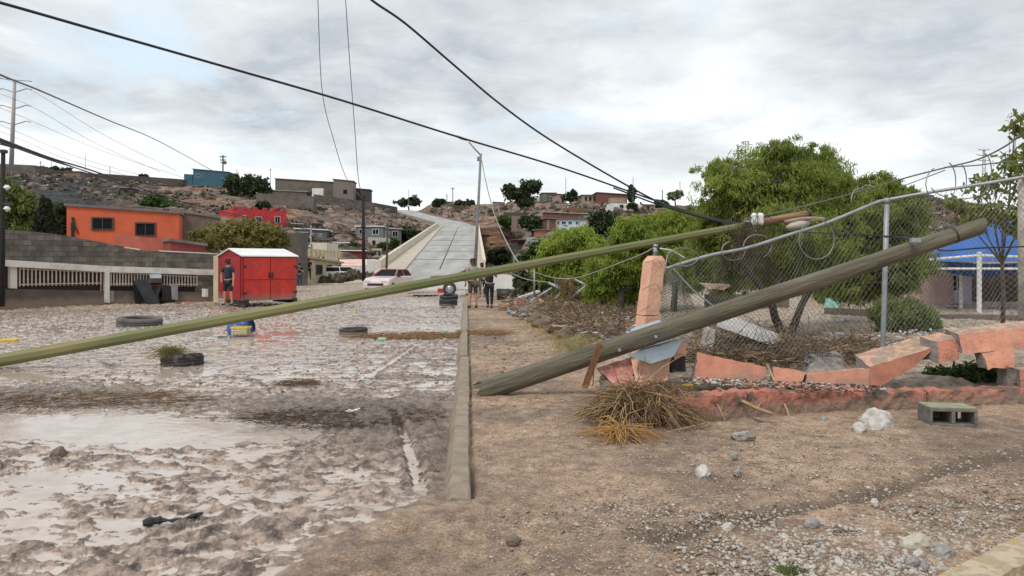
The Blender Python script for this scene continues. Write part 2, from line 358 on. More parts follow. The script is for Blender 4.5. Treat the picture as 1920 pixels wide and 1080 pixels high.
# ------------------------------------------------------------------ ground sheet
def pxy(X, Y): return 960 + F * X / Y, HZ + F * CH / Y
def blob(X, Y, px, py, rx, ry):             # soft patch on the ground round the spot seen at a pixel
    c = G(px, py); e = G(px + rx, py); t = G(px, py - ry * 0.9)
    wx = abs(e.x - c.x); wy = abs(t.y - c.y)
    return np.exp(-(((X - c.x) / wx) ** 2 + ((Y - c.y) / wy) ** 2))
def make_ground():
    nc, Ys = 1180, []
    y = 2.2
    while y < 100:
        Ys.append(y); y *= 1.0031 if y < 40 else 1.006
    Ys = np.array(Ys + [100.0]); sl = np.linspace(-0.92, 0.92, nc)
    Yg, Sg = np.meshgrid(Ys, sl, indexing='ij'); Xg = Yg * Sg
    X, Y = Xg.ravel(), Yg.ravel(); s = X + KD * Y
    b = gbase(X, Y); hl = hills(X, Y, True); far = ss(66, 72, Y); b = b * (1 - far) + hl * far
    mud = np.maximum(ss(-0.05, 0.30, -s + fbm(X, Y, 0.5, 3) * 0.12 - 0.1 * 0) , 0)
    near = 1 - ss(4.3, 6.2, Y)
    edge = 0.55 + 0.42 * fbm(X, Y, 0.8, 3, 8.0) + (4.9 - Y) * 0.45         # mud gives way to dirt near the end of the kerb
    mud = mud * (1 - near) + near * ss(-0.25, 0.35, -s - edge * 0.9)
    leftdry = ss(-0.9, 0.7, (-X * 0.70 + Y * 0.714) - 31.0 + fbm(X, Y, 2.0, 3)) * (X < -4)
    yard = yard_mask(X, Y)
    # water level patches
    pool = 0.9 * blob(X, Y, 230, 798, 330, 30) + 0.8 * blob(X, Y, 480, 806, 150, 16) + 0.35 * blob(X, Y, 60, 905, 120, 22) + 0.2 * blob(X, Y, 560, 930, 130, 20)
    mound = blob(X, Y, 560, 775, 230, 30) + blob(X, Y, 720, 800, 90, 40) + blob(X, Y, 830, 850, 34, 50) + 0.6 * blob(X, Y, 90, 742, 230, 26)
    wx = 0.10 * fbm(X, Y, 0.35, 2); lump = ridg(X * 0.72 + wx, Y * 1.2 + wx, 0.23, 5, 2.0) - 0.62
    lump2 = fbm(X * 0.8, Y * 1.2, 0.085, 3, 7.0)
    swell = fbm(X, Y, 2.6, 3, 1.5)
    nearf = 1 - ss(6.0, 8.5, Y); fold = ridg(X * 0.42 + wx * 2, Y * 1.0 + wx * 1.5 + 0.25 * X, 0.16, 3, 6.6) - 0.62
    mh = lump * (0.098 - 0.030 * nearf) + fold * 0.050 * nearf + lump2 * (0.024 + 0.012 * nearf) + nearf * 0.020 * fbm(X, Y, 0.9, 3, 12.0) + swell * 0.016 + nearf * 0.0055 + nearf * 0.018 * fbm(X * 0.6, Y * 1.3, 0.045, 2, 3.0) + mound * 0.055 * (1 + 0.8 * fbm(X, Y, 0.2, 3, 3.0)) - pool * 0.085
    for tr_ in ([(728, 770), (755, 815), (775, 870), (792, 925)], [(688, 722), (698, 702), (728, 685), (772, 655)], [(20, 880), (200, 850), (420, 880)], [(300, 1010), (520, 960), (700, 930)]):
        tp = [G(*q) for q in tr_]; td = np.full(X.shape, 9.0)
        for a, c in zip(tp[:-1], tp[1:]):
            dx, dy = c.x - a.x, c.y - a.y; q = np.clip(((X - a.x) * dx + (Y - a.y) * dy) / (dx * dx + dy * dy), 0, 1); td = np.minimum(td, np.hypot(X - a.x - q * dx, Y - a.y - q * dy))
        td = td + 0.02 * fbm(X, Y, 0.12, 2); mh = mh - 0.055 * (1 - ss(0.02, 0.065, td)) + 0.022 * (1 - ss(0.0, 0.05, np.abs(td - 0.10)))
    fadeamp = 1 + 0.8 * ss(8, 25, Y)
    wl = -0.0035 + 0.009 * fbm(X, Y, 3.0, 2, 6.0) - 0.016 * ss(0, 1, mound) + 0.012 * ss(8.5, 13, Y)
    wet = (mh < wl) & (mud > 0.55) & (leftdry < 0.5)
    mh2 = np.where(wet, wl + 0.0015 * lump2, wl + (mh - wl) * fadeamp)
    # tyre and foot tracks on the mud
    # dry side: sand, small hollows, the washed gully
    dirt = fbm(X, Y, 0.9, 4, 2.2) * 0.024 + fbm(X, Y, 0.10, 3, 4.0) * 0.010 + (ridg(X, Y, 0.3, 4, 5.0) - 0.6) * 0.022
    foot = np.maximum(0, fbm(X, Y, 0.33, 2, 11.0) - 0.25) * 0.05
    dirt = dirt - foot
    gl = [G(1230, 1000), G(1500, 950), G(1650, 915), G(1800, 868), G(1960, 840)]
    gd = np.full(X.shape, 9.0)
    for a, c in zip(gl[:-1], gl[1:]):
        ax, ay = a.x, a.y; dx, dy = c.x - a.x, c.y - a.y; q = np.clip(((X - ax) * dx + (Y - ay) * dy) / (dx * dx + dy * dy), 0, 1)
        gd = np.minimum(gd, np.hypot(X - ax - q * dx, Y - ay - q * dy))
    gd = gd + fbm(X, Y, 0.25, 3) * 0.10
    gully = (1 - ss(0.0, 0.17, gd)) * (s > 0.5); dirt = dirt - gully * 0.055
    yl = (ridg(X, Y, 0.55, 4, 6.0) - 0.6) * 0.13 + fbm(X, Y, 0.2, 3) * 0.03
    h = mud * mh2 + (1 - mud) * (dirt * (1 - yard) + yl * yard) + leftdry * 0.03 * fbm(X, Y, 0.4, 4)
    z = b + h * (1 - far)
    m = (1 - ss(0.0, 0.03, np.abs(s + 0.08) - 0.12)) * ss(4.9, 5.1, Y)      # keep clear under the kerb
    z = z * (1 - m) + np.minimum(z, -0.04) * m
    v = np.stack([X, Y, z], 1); nr = len(Ys)
    i = np.arange(nr - 1)[:, None] * nc + np.arange(nc - 1)[None]; i = i.ravel()
    f = np.stack([i, i + 1, i + nc + 1, i + nc], 1)
    dark = np.clip(mound * 0.9 + ss(0.05, 0.35, fbm(X, Y, 3.1, 3, 9.0)) * 0.25, 0, 1)
    attrs = dict(mud=mud * (1 - leftdry), pool=wet.astype(float), dark=dark, gully=gully, yard=np.maximum(yard, leftdry), far=far)
    side = (s[f].mean(1) < -0.08)
    for nm, sel in (('mud_road', side), ('earth_verge', ~side)):
        ff = f[sel]; used, inv = np.unique(ff, return_inverse=True)
        o = mesh_obj(nm, v[used], inv.reshape(ff.shape), GM, None, True, loc=(0, 0, 0)); o['kind'] = 'structure'
        for k, a in attrs.items():
            at = o.data.attributes.new(k, 'FLOAT', 'POINT'); at.data.foreach_set('value', a[used].astype(np.float32))
def ground_material():
    m = bpy.data.materials.new('ground'); m.use_nodes = True; t = m.node_tree; n = t.nodes; l = t.links; b = n['Principled BSDF']
    def att(k): q = n.new('ShaderNodeAttribute'); q.attribute_name = k; return q.outputs['Fac']
    geo = n.new('ShaderNodeNewGeometry').outputs['Position']
    def noise(s, d=6, rg=0.6, st=None):
        q = n.new('ShaderNodeTexNoise'); q.inputs['Scale'].default_value = s; q.inputs['Detail'].default_value = d; q.inputs['Roughness'].default_value = rg; l.new(geo, q.inputs[0]); return q.outputs[0]
    def ramp(fac, st):
        q = n.new('ShaderNodeValToRGB'); l.new(fac, q.inputs[0]); e = q.color_ramp.elements
        while len(e) < len(st): e.new(0.5)
        for i, (p, c) in enumerate(st): e[i].position = p; e[i].color = (*c, 1) if isinstance(c, tuple) else (c, c, c, 1)
        return q.outputs[0]
    def mix(f, a, c, bt='MIX'):
        q = n.new('ShaderNodeMix'); q.data_type = 'RGBA'; q.blend_type = bt
        for s_, v_ in ((0, f), (6, a), (7, c)):
            if isinstance(v_, (int, float)): q.inputs[s_].default_value = v_
            elif isinstance(v_, tuple): q.inputs[s_].default_value = (*v_, 1)
            else: l.new(v_, q.inputs[s_])
        return q.outputs[2]
    mudc = ramp(noise(9, 9, 0.68), [(0.38, (0.06, 0.04, 0.029)), (0.47, (0.205, 0.145, 0.108)), (0.60, (0.44, 0.335, 0.27))])
    mudc = mix(att('dark'), mudc, mix(0.75, mudc, (0.085, 0.056, 0.037)))
    sand = ramp(noise(5.5, 10, 0.78), [(0.36, (0.18, 0.118, 0.078)), (0.5, (0.34, 0.235, 0.16)), (0.64, (0.49, 0.355, 0.252))])
    grit = ramp(noise(60, 5, 0.7), [(0.36, 0.45), (0.5, 1.0), (0.66, 1.45)])
    sand = mix(1.0, sand, grit, 'MULTIPLY')
    sand = mix(1.0, sand, ramp(noise(0.55, 5, 0.65), [(0.40, (0.60, 0.60, 0.61)), (0.56, (1.04, 1.02, 1.0))]), 'MULTIPLY')
    sand = mix(att('gully'), sand, (0.13, 0.09, 0.06))
    yd = ramp(noise(7, 8, 0.65), [(0.38, (0.16, 0.11, 0.075)), (0.5, (0.34, 0.26, 0.19)), (0.66, (0.48, 0.39, 0.31))])
    hillc = ramp(noise(0.18, 9, 0.7), [(0.36, (0.10, 0.075, 0.06)), (0.5, (0.24, 0.18, 0.14)), (0.64, (0.33, 0.26, 0.21))])
    c = mix(att('mud'), sand, mudc); c = mix(att('yard'), c, yd); c = mix(att('pool'), c, ramp(noise(3, 8, 0.7), [(0.38, (0.42, 0.33, 0.27)), (0.6, (0.54, 0.45, 0.385))])); c = mix(att('far'), c, hillc)  # pools coloured paler than muddy water, standing in for bright sky reflection
    l.new(c, b.inputs['Base Color'])
    r1 = mix(att('mud'), (0.92, 0.92, 0.92), ramp(noise(9, 4), [(0.35, 0.10), (0.65, 0.34)])); r1 = mix(att('yard'), r1, (0.6, 0.6, 0.6))
    r1 = mix(att('pool'), r1, (0.06, 0.06, 0.06)); r1 = mix(att('far'), r1, (0.9, 0.9, 0.9)); l.new(r1, b.inputs['Roughness'])
    b.inputs['Specular IOR Level'].default_value = 0.7
    bp = n.new('ShaderNodeBump'); bp.inputs['Distance'].default_value = 0.02
    inv = n.new('ShaderNodeMath'); inv.operation = 'SUBTRACT'; inv.inputs[0].default_value = 1.0; l.new(att('pool'), inv.inputs[1])
    s2 = n.new('ShaderNodeMath'); s2.operation = 'MULTIPLY_ADD'; s2.inputs[1].default_value = 0.9; s2.inputs[2].default_value = 0.03; l.new(inv.outputs[0], s2.inputs[0]); l.new(s2.outputs[0], bp.inputs['Strength'])
    l.new(noise(38, 6, 0.65), bp.inputs['Height']); l.new(bp.outputs[0], b.inputs['Normal'])
    return m
GM = ground_material(); make_ground()
# hills
def make_hills():
    nc = 820; Ys = []; y = 99.5
    while y < 420: Ys.append(y); y *= 1.0042
    Ys += [460, 520, 600]; Ys = np.array(Ys); sl = np.linspace(-0.98, 0.98, nc)
    Yg, Sg = np.meshgrid(Ys, sl, indexing='ij'); X = (Yg * Sg).ravel(); Y = Yg.ravel()
    z = hills(X, Y, True) - 0.04 * (Y < 100.2)
    i = (np.arange(len(Ys) - 1)[:, None] * nc + np.arange(nc - 1)[None]).ravel(); f = np.stack([i, i + 1, i + nc + 1, i + nc], 1)
    m = bpy.data.materials.new('hill_rock'); m.use_nodes = True; t = m.node_tree; n = t.nodes; l = t.links; b = n['Principled BSDF']; b.inputs['Roughness'].default_value = 0.95
    geo = n.new('ShaderNodeNewGeometry').outputs['Position']
    def noise(s, d, st=(1, 1, 1), dist=0):
        mp = n.new('ShaderNodeMapping'); mp.inputs['Scale'].default_value = st; l.new(geo, mp.inputs[0])
        q = n.new('ShaderNodeTexNoise'); q.inputs['Scale'].default_value = s; q.inputs['Detail'].default_value = d; q.inputs['Roughness'].default_value = 0.7; q.inputs['Distortion'].default_value = dist; l.new(mp.outputs[0], q.inputs[0]); return q.outputs[0]
    def ramp(fac, st):
        q = n.new('ShaderNodeValToRGB'); l.new(fac, q.inputs[0]); e = q.color_ramp.elements
        while len(e) < len(st): e.new(0.5)
        for i_, (p, c) in enumerate(st): e[i_].position = p; e[i_].color = (*c, 1)
        return q.outputs[0]
    def mix(f_, a, c, bt='MIX'):
        q = n.new('ShaderNodeMix'); q.data_type = 'RGBA'; q.blend_type = bt
        for s_, v_ in ((0, f_), (6, a), (7, c)):
            if isinstance(v_, (int, float)): q.inputs[s_].default_value = v_
            else: l.new(v_, q.inputs[s_])
        return q.outputs[2]
    rock = ramp(noise(0.35, 10, (1, 0.5, 2.0), 0.6), [(0.38, (0.05, 0.037, 0.030)), (0.47, (0.135, 0.098, 0.076)), (0.56, (0.235, 0.18, 0.143)), (0.70, (0.40, 0.33, 0.27))])
    red = ramp(noise(0.06, 4), [(0.5, (1, 1, 1)), (0.62, (1.25, 0.92, 0.72))])
    a = n.new('ShaderNodeAttribute'); a.attribute_name = 'slag'
    c = mix(1.0, rock, red, 'MULTIPLY'); dk = ramp(noise(0.5, 9, (1, 1, 2), 0.4), [(0.4, (0.022, 0.023, 0.028)), (0.6, (0.06, 0.06, 0.065)), (0.68, (0.30, 0.26, 0.24))])
    c = mix(a.outputs['Fac'], c, dk); l.new(c, b.inputs['Base Color'])
    bp = n.new('ShaderNodeBump'); bp.inputs['Distance'].default_value = 0.6; bp.inputs['Strength'].default_value = 1; l.new(noise(1.2, 8), bp.inputs['Height']); l.new(bp.outputs[0], b.inputs['Normal'])
    o = mesh_obj('hills', np.stack([X, Y, z], 1), f, m, None, True, loc=(0, 0, 0)); o['kind'] = 'structure'
    px = 960 + F * X / Y; py = HZ - F * (z - CH) / Y
    sl_ = ss(330, 150, px) * ss(420, 380, py) * ss(-0.25, 0.3, fbm(X, Y, 22, 3, 2.0) + 0.35) * 0.85
    sl_ = (1 - ss(150, 340, px)) * (1 - ss(385, 415, py + 12 * fbm(X, Y, 9, 3)))
    at = o.data.attributes.new('slag', 'FLOAT', 'POINT'); at.data.foreach_set('value', sl_.astype(np.float32))
make_hills()
far_m = mat('far_dirt', (0.24, 0.18, 0.14), (0.16, 0.12, 0.09), 0.95, 0.02)
o = mesh_obj('plain', [(-4000, -60, -0.5), (4000, -60, -0.5), (4000, 4000, -0.5), (-4000, 4000, -0.5)], [(0, 1, 2, 3)], far_m, None, loc=(0, 0, 0)); o['kind'] = 'structure'

# ------------------------------------------------------------------ ramp road with parapets
conc = mat('ramp_concrete', (0.40, 0.39, 0.375), (0.27, 0.262, 0.25), 0.85, 0.6, 0.3, 6, stretch=(1, 0.16, 1), lo=0.36, hi=0.64)
pale = mat('pale_concrete', (0.66, 0.60, 0.48), (0.52, 0.47, 0.38), 0.85, 1.2, 0.2, 10)
walk = mat('walk_concrete', (0.50, 0.45, 0.37), (0.40, 0.35, 0.29), 0.9, 1.0, 0.2, 10)
def frame(y):                               # left/right offsets of the ramp at distance y
    def X(px0, px1, a=75, b=167):
        xa = (px0 - 960) / F * a; xb = (px1 - 960) / F * b; return xa + (xb - xa) * (y - a) / (b - a)
    return X(712, 821), X(760, 829), X(888, 889.5), X(908, 896)
def rz_(y): return float(road_c(y)[1])
ys = [56, 60, 66, 75] + list(range(85, 168, 8)) + [167]
def ribbon(fn, mt, name, kind='structure', zoff=0.0, under=None):
    vs = []; fs = []
    for y in ys:
        a, b_ = fn(y); z = max(rz_(y), 0.04) + zoff
        vs += [(a, y, z), (b_, y, z), (b_, y, z - (under or 1.2)), (a, y, z - (under or 1.2))]
    for i in range(len(ys) - 1):
        k = i * 4
        for j in range(4): fs.append((k + j, k + (j + 1) % 4, k + 4 + (j + 1) % 4, k + 4 + j))
    fs += [(0, 3, 2, 1), (len(vs) - 4, len(vs) - 3, len(vs) - 2, len(vs) - 1)]
    o = mesh_obj(name, vs, fs, mt, None, loc=(0, 0, 0))
    if kind: o['kind'] = kind
    return o
ribbon(lambda y: frame(y)[1:3], conc, 'ramp_road')
ribbon(lambda y: (frame(y)[0], frame(y)[1] - 0.003), walk, 'left_footpath', zoff=0.16)
ribbon(lambda y: (frame(y)[2] + 0.003, frame(y)[3]), walk, 'right_footpath', zoff=0.16)
def parapet(idx, w_, lab, ya):
    e = None; yy = [y for y in ys if y >= ya]
    t = empty('ramp_parapet', (frame(yy[0])[idx], yy[0], rz_(yy[0])), lab, 'parapet', 'pale parapets along the ramp road')
    b1 = MB(); b2 = MB()
    for (y0, y1) in zip(yy[:-1], yy[1:]):
        for mb, hw, z0, z1 in ((b1, 0.11, -1.0, 0.85), (b2, 0.17, 0.85, 1.05)):
            lo = [(frame(y0)[idx] - hw, y0), (frame(y0)[idx] + hw, y0), (frame(y1)[idx] + hw, y1), (frame(y1)[idx] - hw, y1)]
            zs = [max(rz_(y0), 0.04)] * 2 + [rz_(y1)] * 2
            mb.hexa([(p[0], p[1], z + z0) for p, z in zip(lo, zs)], [(p[0], p[1], z + z1) for p, z in zip(lo, zs)])
    b1.build('wall', pale, t); b2.build('coping', pale, t)
parapet(0, 0.2, 'long pale parapet on the left side of the concrete ramp road', 72)
parapet(3, 0.2, 'short pale parapet on the right side of the concrete ramp road beside the street lamp', 72)
# joints across the ramp (dark expansion gaps)
jm = mat('joint_tar', (0.06, 0.055, 0.05), rough=0.9)
vs_ = []; yy_ = [75.5, 90, 105, 120, 135, 150, 166]
for y in yy_: a, b_ = frame(y)[1:3]; c_ = (a + b_) / 2; vs_ += [(c_ - .07, y, rz_(y) + .004), (c_ + .07, y, rz_(y) + .004)]
o = mesh_obj('road_joint', vs_, [(2 * i, 2 * i + 1, 2 * i + 3, 2 * i + 2) for i in range(6)], jm, None); o['kind'] = 'structure'
for yj in (86, 98, 109, 120, 134, 148):
    a, b_ = frame(yj)[1:3]; z = rz_(yj) + 0.004
    zb = rz_(yj + 0.5) + 0.004
    o = mesh_obj('road_joint', [(a + .05, yj, z), (b_ - .05, yj, z), (b_ - .05, yj + .45, zb), (a + .05, yj + .45, zb)], [(0, 1, 2, 3)], jm, None); o['kind'] = 'structure'
# hill road
vs = []; fs = []; yh = list(np.linspace(166.5, 349, 60))
for y in yh:
    x, z = road_c(y); x1, _ = road_c(y + 1); d = Vector((float(x1 - x), 1, 0)).normalized(); pn = Vector((d.y, -d.x, 0))
    hw = 4.1 if y < 190 else 3.9
    for sx in (-1, 1): q = Vector((float(x), y, float(z))) + pn * hw * sx; vs.append((q.x, q.y, q.z + 0.02))
for i in range(len(yh) - 1): k = 2 * i; fs.append((k, k + 1, k + 3, k + 2))
o = mesh_obj('hill_road', vs, fs, conc, None, loc=(0, 0, 0)); o['kind'] = 'structure'
o.modifiers.new('solid', 'SOLIDIFY').thickness = 0.8

# ------------------------------------------------------------------ trees and shrubs
barkd = mat('bark_dark', (0.022, 0.016, 0.012), (0.045, 0.033, 0.024), 0.9, 8, 0.6, 30, stretch=(1, 1, 0.3))
barkg = mat('bark_grey', (0.20, 0.16, 0.12), (0.11, 0.085, 0.065), 0.9, 8, 0.5, 30)
lf_bright = leafmat('leaf_bright', (0.08, 0.12, 0.014), (0.38, 0.47, 0.08), 1.3, 0.42)
lf_main = leafmat('leaf_main', (0.055, 0.085, 0.012), (0.36, 0.42, 0.09), 1.5, 0.42)
lf_dark = leafmat('leaf_dark', (0.022, 0.038, 0.016), (0.062, 0.088, 0.036), 0.3, 0.2)
lf_olive = leafmat('leaf_olive', (0.11, 0.10, 0.025), (0.31, 0.28, 0.085), 0.5, 0.3)
lf_sage = leafmat('leaf_sage', (0.14, 0.13, 0.095), (0.27, 0.245, 0.185), 1.5, 0.1)
lf_cyp = leafmat('leaf_cypress', (0.018, 0.022, 0.012), (0.04, 0.045, 0.022), 0.5, 0.1)
def leaves(lobes, nclump, nleaf, size, droop=0.3, clump=0.16, aspect=3.0, shell=0.55):
    Cs, Us, Vs = [], [], []
    tot = sum(l[3] * l[4] * l[5] for l in lobes)
    for (x, y, z, rx, ry, rz) in lobes:
        wgt = (rx * ry * rz) ** (2 / 3) / sum((l[3] * l[4] * l[5]) ** (2 / 3) for l in lobes)
        n = max(6, int(nclump * wgt))
        d = rng.normal(size=(n, 3)); d /= np.linalg.norm(d, axis=1)[:, None]
        r = rng.uniform(shell, 1.0, n) ** 0.8 * rng.uniform(0.86, 1.12, n) * np.where(rng.random(n) < 0.10, 1.16, 1.0) * (0.92 + 0.28 * (fbm(d[:, 0] * 1.4 + x, d[:, 2] * 1.4 + d[:, 1], 0.5, 2)))
        c = np.array([x, y, z]) + d * r[:, None] * np.array([rx, ry, rz])
        rc = clump * rng.uniform(0.6, 1.4, n) * (rx * ry * rz) ** (1 / 3)
        k = max(3, nleaf)
        cc = np.repeat(c, k, 0) + rng.normal(size=(n * k, 3)) * np.repeat(rc, k)[:, None] * np.array([1, 1, 0.8]) * 0.6
        out = np.repeat(d, k, 0)
        ax = rng.normal(size=(n * k, 3)) * 0.75 + out * 0.5; ax[:, 2] -= droop * 2.0; ax /= np.linalg.norm(ax, axis=1)[:, None]
        sd = np.cross(ax, rng.normal(size=(n * k, 3))); sd /= np.linalg.norm(sd, axis=1)[:, None]
        L_ = size * rng.uniform(0.6, 1.4, (n * k, 1))
        Cs.append(cc); Us.append(sd * L_ / aspect * 0.5); Vs.append(ax * L_ * 0.5)
    return quads_mesh(np.concatenate(Cs), np.concatenate(Us), np.concatenate(Vs))
def tree(name, lab, cat, base, lobes, lm, nclump, nleaf, size, group=None, droop=0.3, clump=0.16, trunk_r=0.12, bark=None, stems=None, aspect=3.0, shell=0.5, limbs=True):
    t = empty(name, base, lab, cat, group); base = Vector(base); b = MB()
    top = Vector((sum(l[0] for l in lobes) / len(lobes), sum(l[1] for l in lobes) / len(lobes), sum(l[2] for l in lobes) / len(lobes)))
    if stems:
        for st in stems: b.tube(spline(st[0], 5), [st[1] * (1 - 0.6 * i / (5 * (len(st[0]) - 1))) for i in range(5 * (len(st[0]) - 1) + 1)], 8)
        src = [Vector(st[0][-1]) for st in stems]
    else:
        fork = base.lerp(top, 0.38); fork.z = base.z + (top.z - base.z) * 0.5
        b.tube([base - Vector((0, 0, 0.15)), base.lerp(fork, 0.5) + Vector((trunk_r * 0.4, 0, 0)), fork], [trunk_r, trunk_r * 0.85, trunk_r * 0.7], 7); src = [fork]
    if limbs:
        for l in lobes:
            c = Vector(l[:3]); s_ = min(src, key=lambda q: (q - c).length)
            b.tube([s_, s_.lerp(c, 0.5) + Vector((0, 0, -0.08 * l[5])), c + Vector((0, 0, 0.3 * l[5]))], [trunk_r * 0.5, trunk_r * 0.32, trunk_r * 0.1], 5)
            for k in range(3):
                q = c + Vector((random.uniform(-1, 1) * l[3], random.uniform(-1, 1) * l[4], random.uniform(-0.3, 1) * l[5])) * 0.8
                b.tube([s_.lerp(c, 0.6), q], [trunk_r * 0.25, trunk_r * 0.05], 4)
    b.build('trunk', bark or barkd, t, True)
    v, f = leaves(lobes, nclump, nleaf, size, droop, clump, aspect, shell)
    mesh_obj('crown', v, f, lm, t); return t
def lobes_px(items, d, depth=1.0):          # (px, py, rx px, ry px [, dd]) at distance d
    out = []
    for it in items:
        dd = d + (it[4] if len(it) > 4 else 0); p = P(it[0], it[1], dd); rx = it[2] * dd / F; rz = it[3] * dd / F
        out.append((p.x, p.y, p.z, rx, (rx + rz) / 2 * depth, rz))
    return out
# big tree behind the chain link fence
b0 = G(1482, 652)
st = [([b0 + Vector((0, 0, -.15)), P(1475, 640, 13.9), P(1455, 600, 13.8), P(1442, 560, 13.7), P(1400, 500, 13.6), P(1380, 430, 13.8)], 0.10),
      ([b0 + Vector((0.03, 0, -.1)), P(1484, 628, 13.9), P(1496, 590, 13.9), P(1512, 556, 14.1), P(1560, 490, 14.4), P(1600, 420, 14.6)], 0.095),
      ([P(1443, 565, 13.7), P(1470, 500, 14), P(1480, 420, 14.2), P(1460, 340, 14.3)], 0.06)]
tree('shade_tree', 'large bright green drooping tree with black forked trunk behind the chain link fence', 'tree', b0,
     lobes_px([(1400, 400, 105, 85), (1450, 330, 110, 60, .5), (1500, 345, 88, 70), (1370, 350, 60, 45, -.4), (1470, 440, 120, 70, -.5), (1340, 440, 55, 62, .2), (1550, 410, 75, 75, .3), (1430, 480, 130, 60, .6),
               (1530, 310, 52, 40, .6), (1470, 292, 62, 34, .2), (1560, 350, 50, 45, .3), (1350, 330, 45, 34, .2), (1540, 485, 90, 60), (1330, 400, 38, 40), (1300, 505, 50, 50, 1.2), (1370, 525, 62, 38, 1.0), (1440, 520, 60, 30, 1.2)], 14.7), lf_main, 2900, 60, 0.075, droop=0.75, clump=0.15, trunk_r=0.085, stems=st, aspect=6, shell=0.12)
tree('shade_tree', 'green tree with drooping twigs just right of the big tree, behind the fence post', 'tree', G(1665, 618),
     lobes_px([(1640, 400, 80, 62), (1690, 430, 55, 65, .4), (1665, 500, 80, 60), (1600, 460, 60, 75, .8), (1650, 352, 62, 30), (1710, 375, 34, 26), (1705, 500, 46, 60), (1620, 540, 80, 38, .5), (1560, 535, 60, 34, .5), (1590, 370, 30, 40, .5)], 17.5), lf_main, 1500, 56, 0.085, droop=0.7, clump=0.16, trunk_r=0.09, aspect=6, shell=0.12)
tree('low_shrub', 'feathery light green shrub on the mud beside the fence post', 'shrub', G(1700, 632),
     lobes_px([(1690, 590, 50, 34), (1735, 600, 30, 24), (1655, 597, 24, 22), (1700, 615, 48, 18)], 15.5), leafmat('leaf_feather', (0.09, 0.12, 0.03), (0.22, 0.27, 0.08), 2, 0.3), 260, 44, 0.10, droop=-0.35, clump=0.22, trunk_r=0.03, aspect=6)
G3 = 'bright green trees in the yard behind the long pole'
tree('bright_tree', 'bright yellow green tree right of the white houses, leftmost of the yard trees', 'tree', G(1085, 572),
     lobes_px([(1085, 465, 62, 38), (1045, 500, 45, 40, .5), (1100, 520, 60, 45), (1080, 555, 40, 26)], 26), lf_bright, 1100, 46, 0.13, G3, droop=0.5, clump=0.2, trunk_r=0.12, aspect=3.5, shell=0.3)
tree('bright_tree', 'bright green bushy tree seen just left of the salmon pillar', 'tree', G(1158, 590),
     lobes_px([(1190, 440, 50, 36), (1150, 500, 55, 45), (1195, 490, 58, 48, .4), (1130, 545, 42, 36), (1175, 540, 40, 34, .3), (1215, 520, 30, 42)], 22), lf_bright, 1300, 52, 0.11, G3, droop=0.6, clump=0.16, trunk_r=0.11, aspect=5, shell=0.3)
tree('bright_tree', 'bright green tree filling the gap between the salmon pillar and the large drooping tree', 'tree', G(1262, 585),
     lobes_px([(1270, 430, 50, 45), (1250, 480, 45, 50), (1300, 490, 55, 60, .5), (1240, 430, 38, 30, .6)], 23), lf_bright, 1200, 50, 0.11, G3, droop=0.55, clump=0.16, trunk_r=0.11, aspect=5, shell=0.3)
tree('yard_bush', 'dull green bush behind the fallen wire fence near the black tub', 'shrub', G(1000, 562),
     lobes_px([(990, 530, 26, 30), (1025, 525, 28, 34), (1050, 545, 22, 18)], 31), leafmat('leaf_dull', (0.05, 0.065, 0.03), (0.11, 0.14, 0.06), 1, 0.2), 240, 30, 0.2, droop=0.3, trunk_r=0.07)
# thin sprigs at the right edge
tree('sparse_tree', 'thin sparse tree with scattered leaves against the sky at the right edge', 'tree', G(1880, 618) + Vector((0, 0, 0)),
     lobes_px([(1905, 240, 25, 35), (1900, 310, 30, 45), (1850, 350, 40, 30), (1880, 400, 60, 30), (1830, 400, 40, 28), (1910, 430, 30, 40), (1790, 385, 26, 26), (1950, 330, 40, 90)], 14.5), leafmat('leaf_sparse', (0.10, 0.13, 0.03), (0.26, 0.27, 0.07), 2, 0.35), 190, 9, 0.12, droop=0.4, clump=0.32, trunk_r=0.05, bark=barkg, aspect=2.8, shell=0.1)
# left side
tree('palo_verde', 'wide olive yellow tree rising behind the block wall and the red shed', 'tree', Vector(P(455, 495, 41)) + Vector((0, 0, -1.9)),
     lobes_px([(400, 440, 48, 22), (455, 432, 60, 20, .5), (505, 440, 42, 24), (440, 455, 70, 20), (385, 452, 30, 18), (520, 455, 30, 16), (480, 465, 50, 14)], 41), lf_olive, 1000, 20, 0.20, droop=0.1, clump=0.14, trunk_r=0.12, bark=barkg, aspect=4, shell=0.0)
tree('ash_tree', 'dense green tree at the far left behind the block wall', 'tree', Vector((P(30, 480, 46).x, 46, -0.1)),
     lobes_px([(15, 385, 48, 38), (-40, 380, 60, 50), (40, 410, 30, 34, 1), (20, 425, 50, 26)], 46), leafmat('leaf_ash', (0.055, 0.08, 0.02), (0.19, 0.22, 0.06), 0.5, 0.25), 900, 30, 0.26, droop=0.3, trunk_r=0.16)
tree('cypress', 'dark pointed cypress left of the orange house', 'tree', Vector((P(84, 480, 42).x, 42, -0.1)),
     lobes_px([(84, 450, 19, 40), (83, 418, 15, 32), (84, 392, 8, 24), (84, 480, 18, 30)], 41, 1), lf_cyp, 500, 40, 0.14, droop=-0.6, clump=0.15, trunk_r=0.1, shell=0.4, limbs=False)
tree('bush', 'green shrubs left of the orange house wall behind the cypress', 'shrub', Vector((P(118, 480, 52).x, 52, -0.1)),
     lobes_px([(112, 400, 24, 22), (122, 425, 22, 20), (110, 445, 26, 25)], 52), lf_dark, 220, 26, 0.28, trunk_r=0.08)
tree('sage_bush', 'grey green desert brush at the foot of the black power pole', 'shrub', G(655, 527),
     lobes_px([(640, 522, 26, 9), (668, 518, 26, 11), (690, 521, 20, 10), (615, 527, 18, 6)], 62), lf_sage, 300, 26, 0.28, droop=-0.3, trunk_r=0.03, aspect=4, limbs=False)
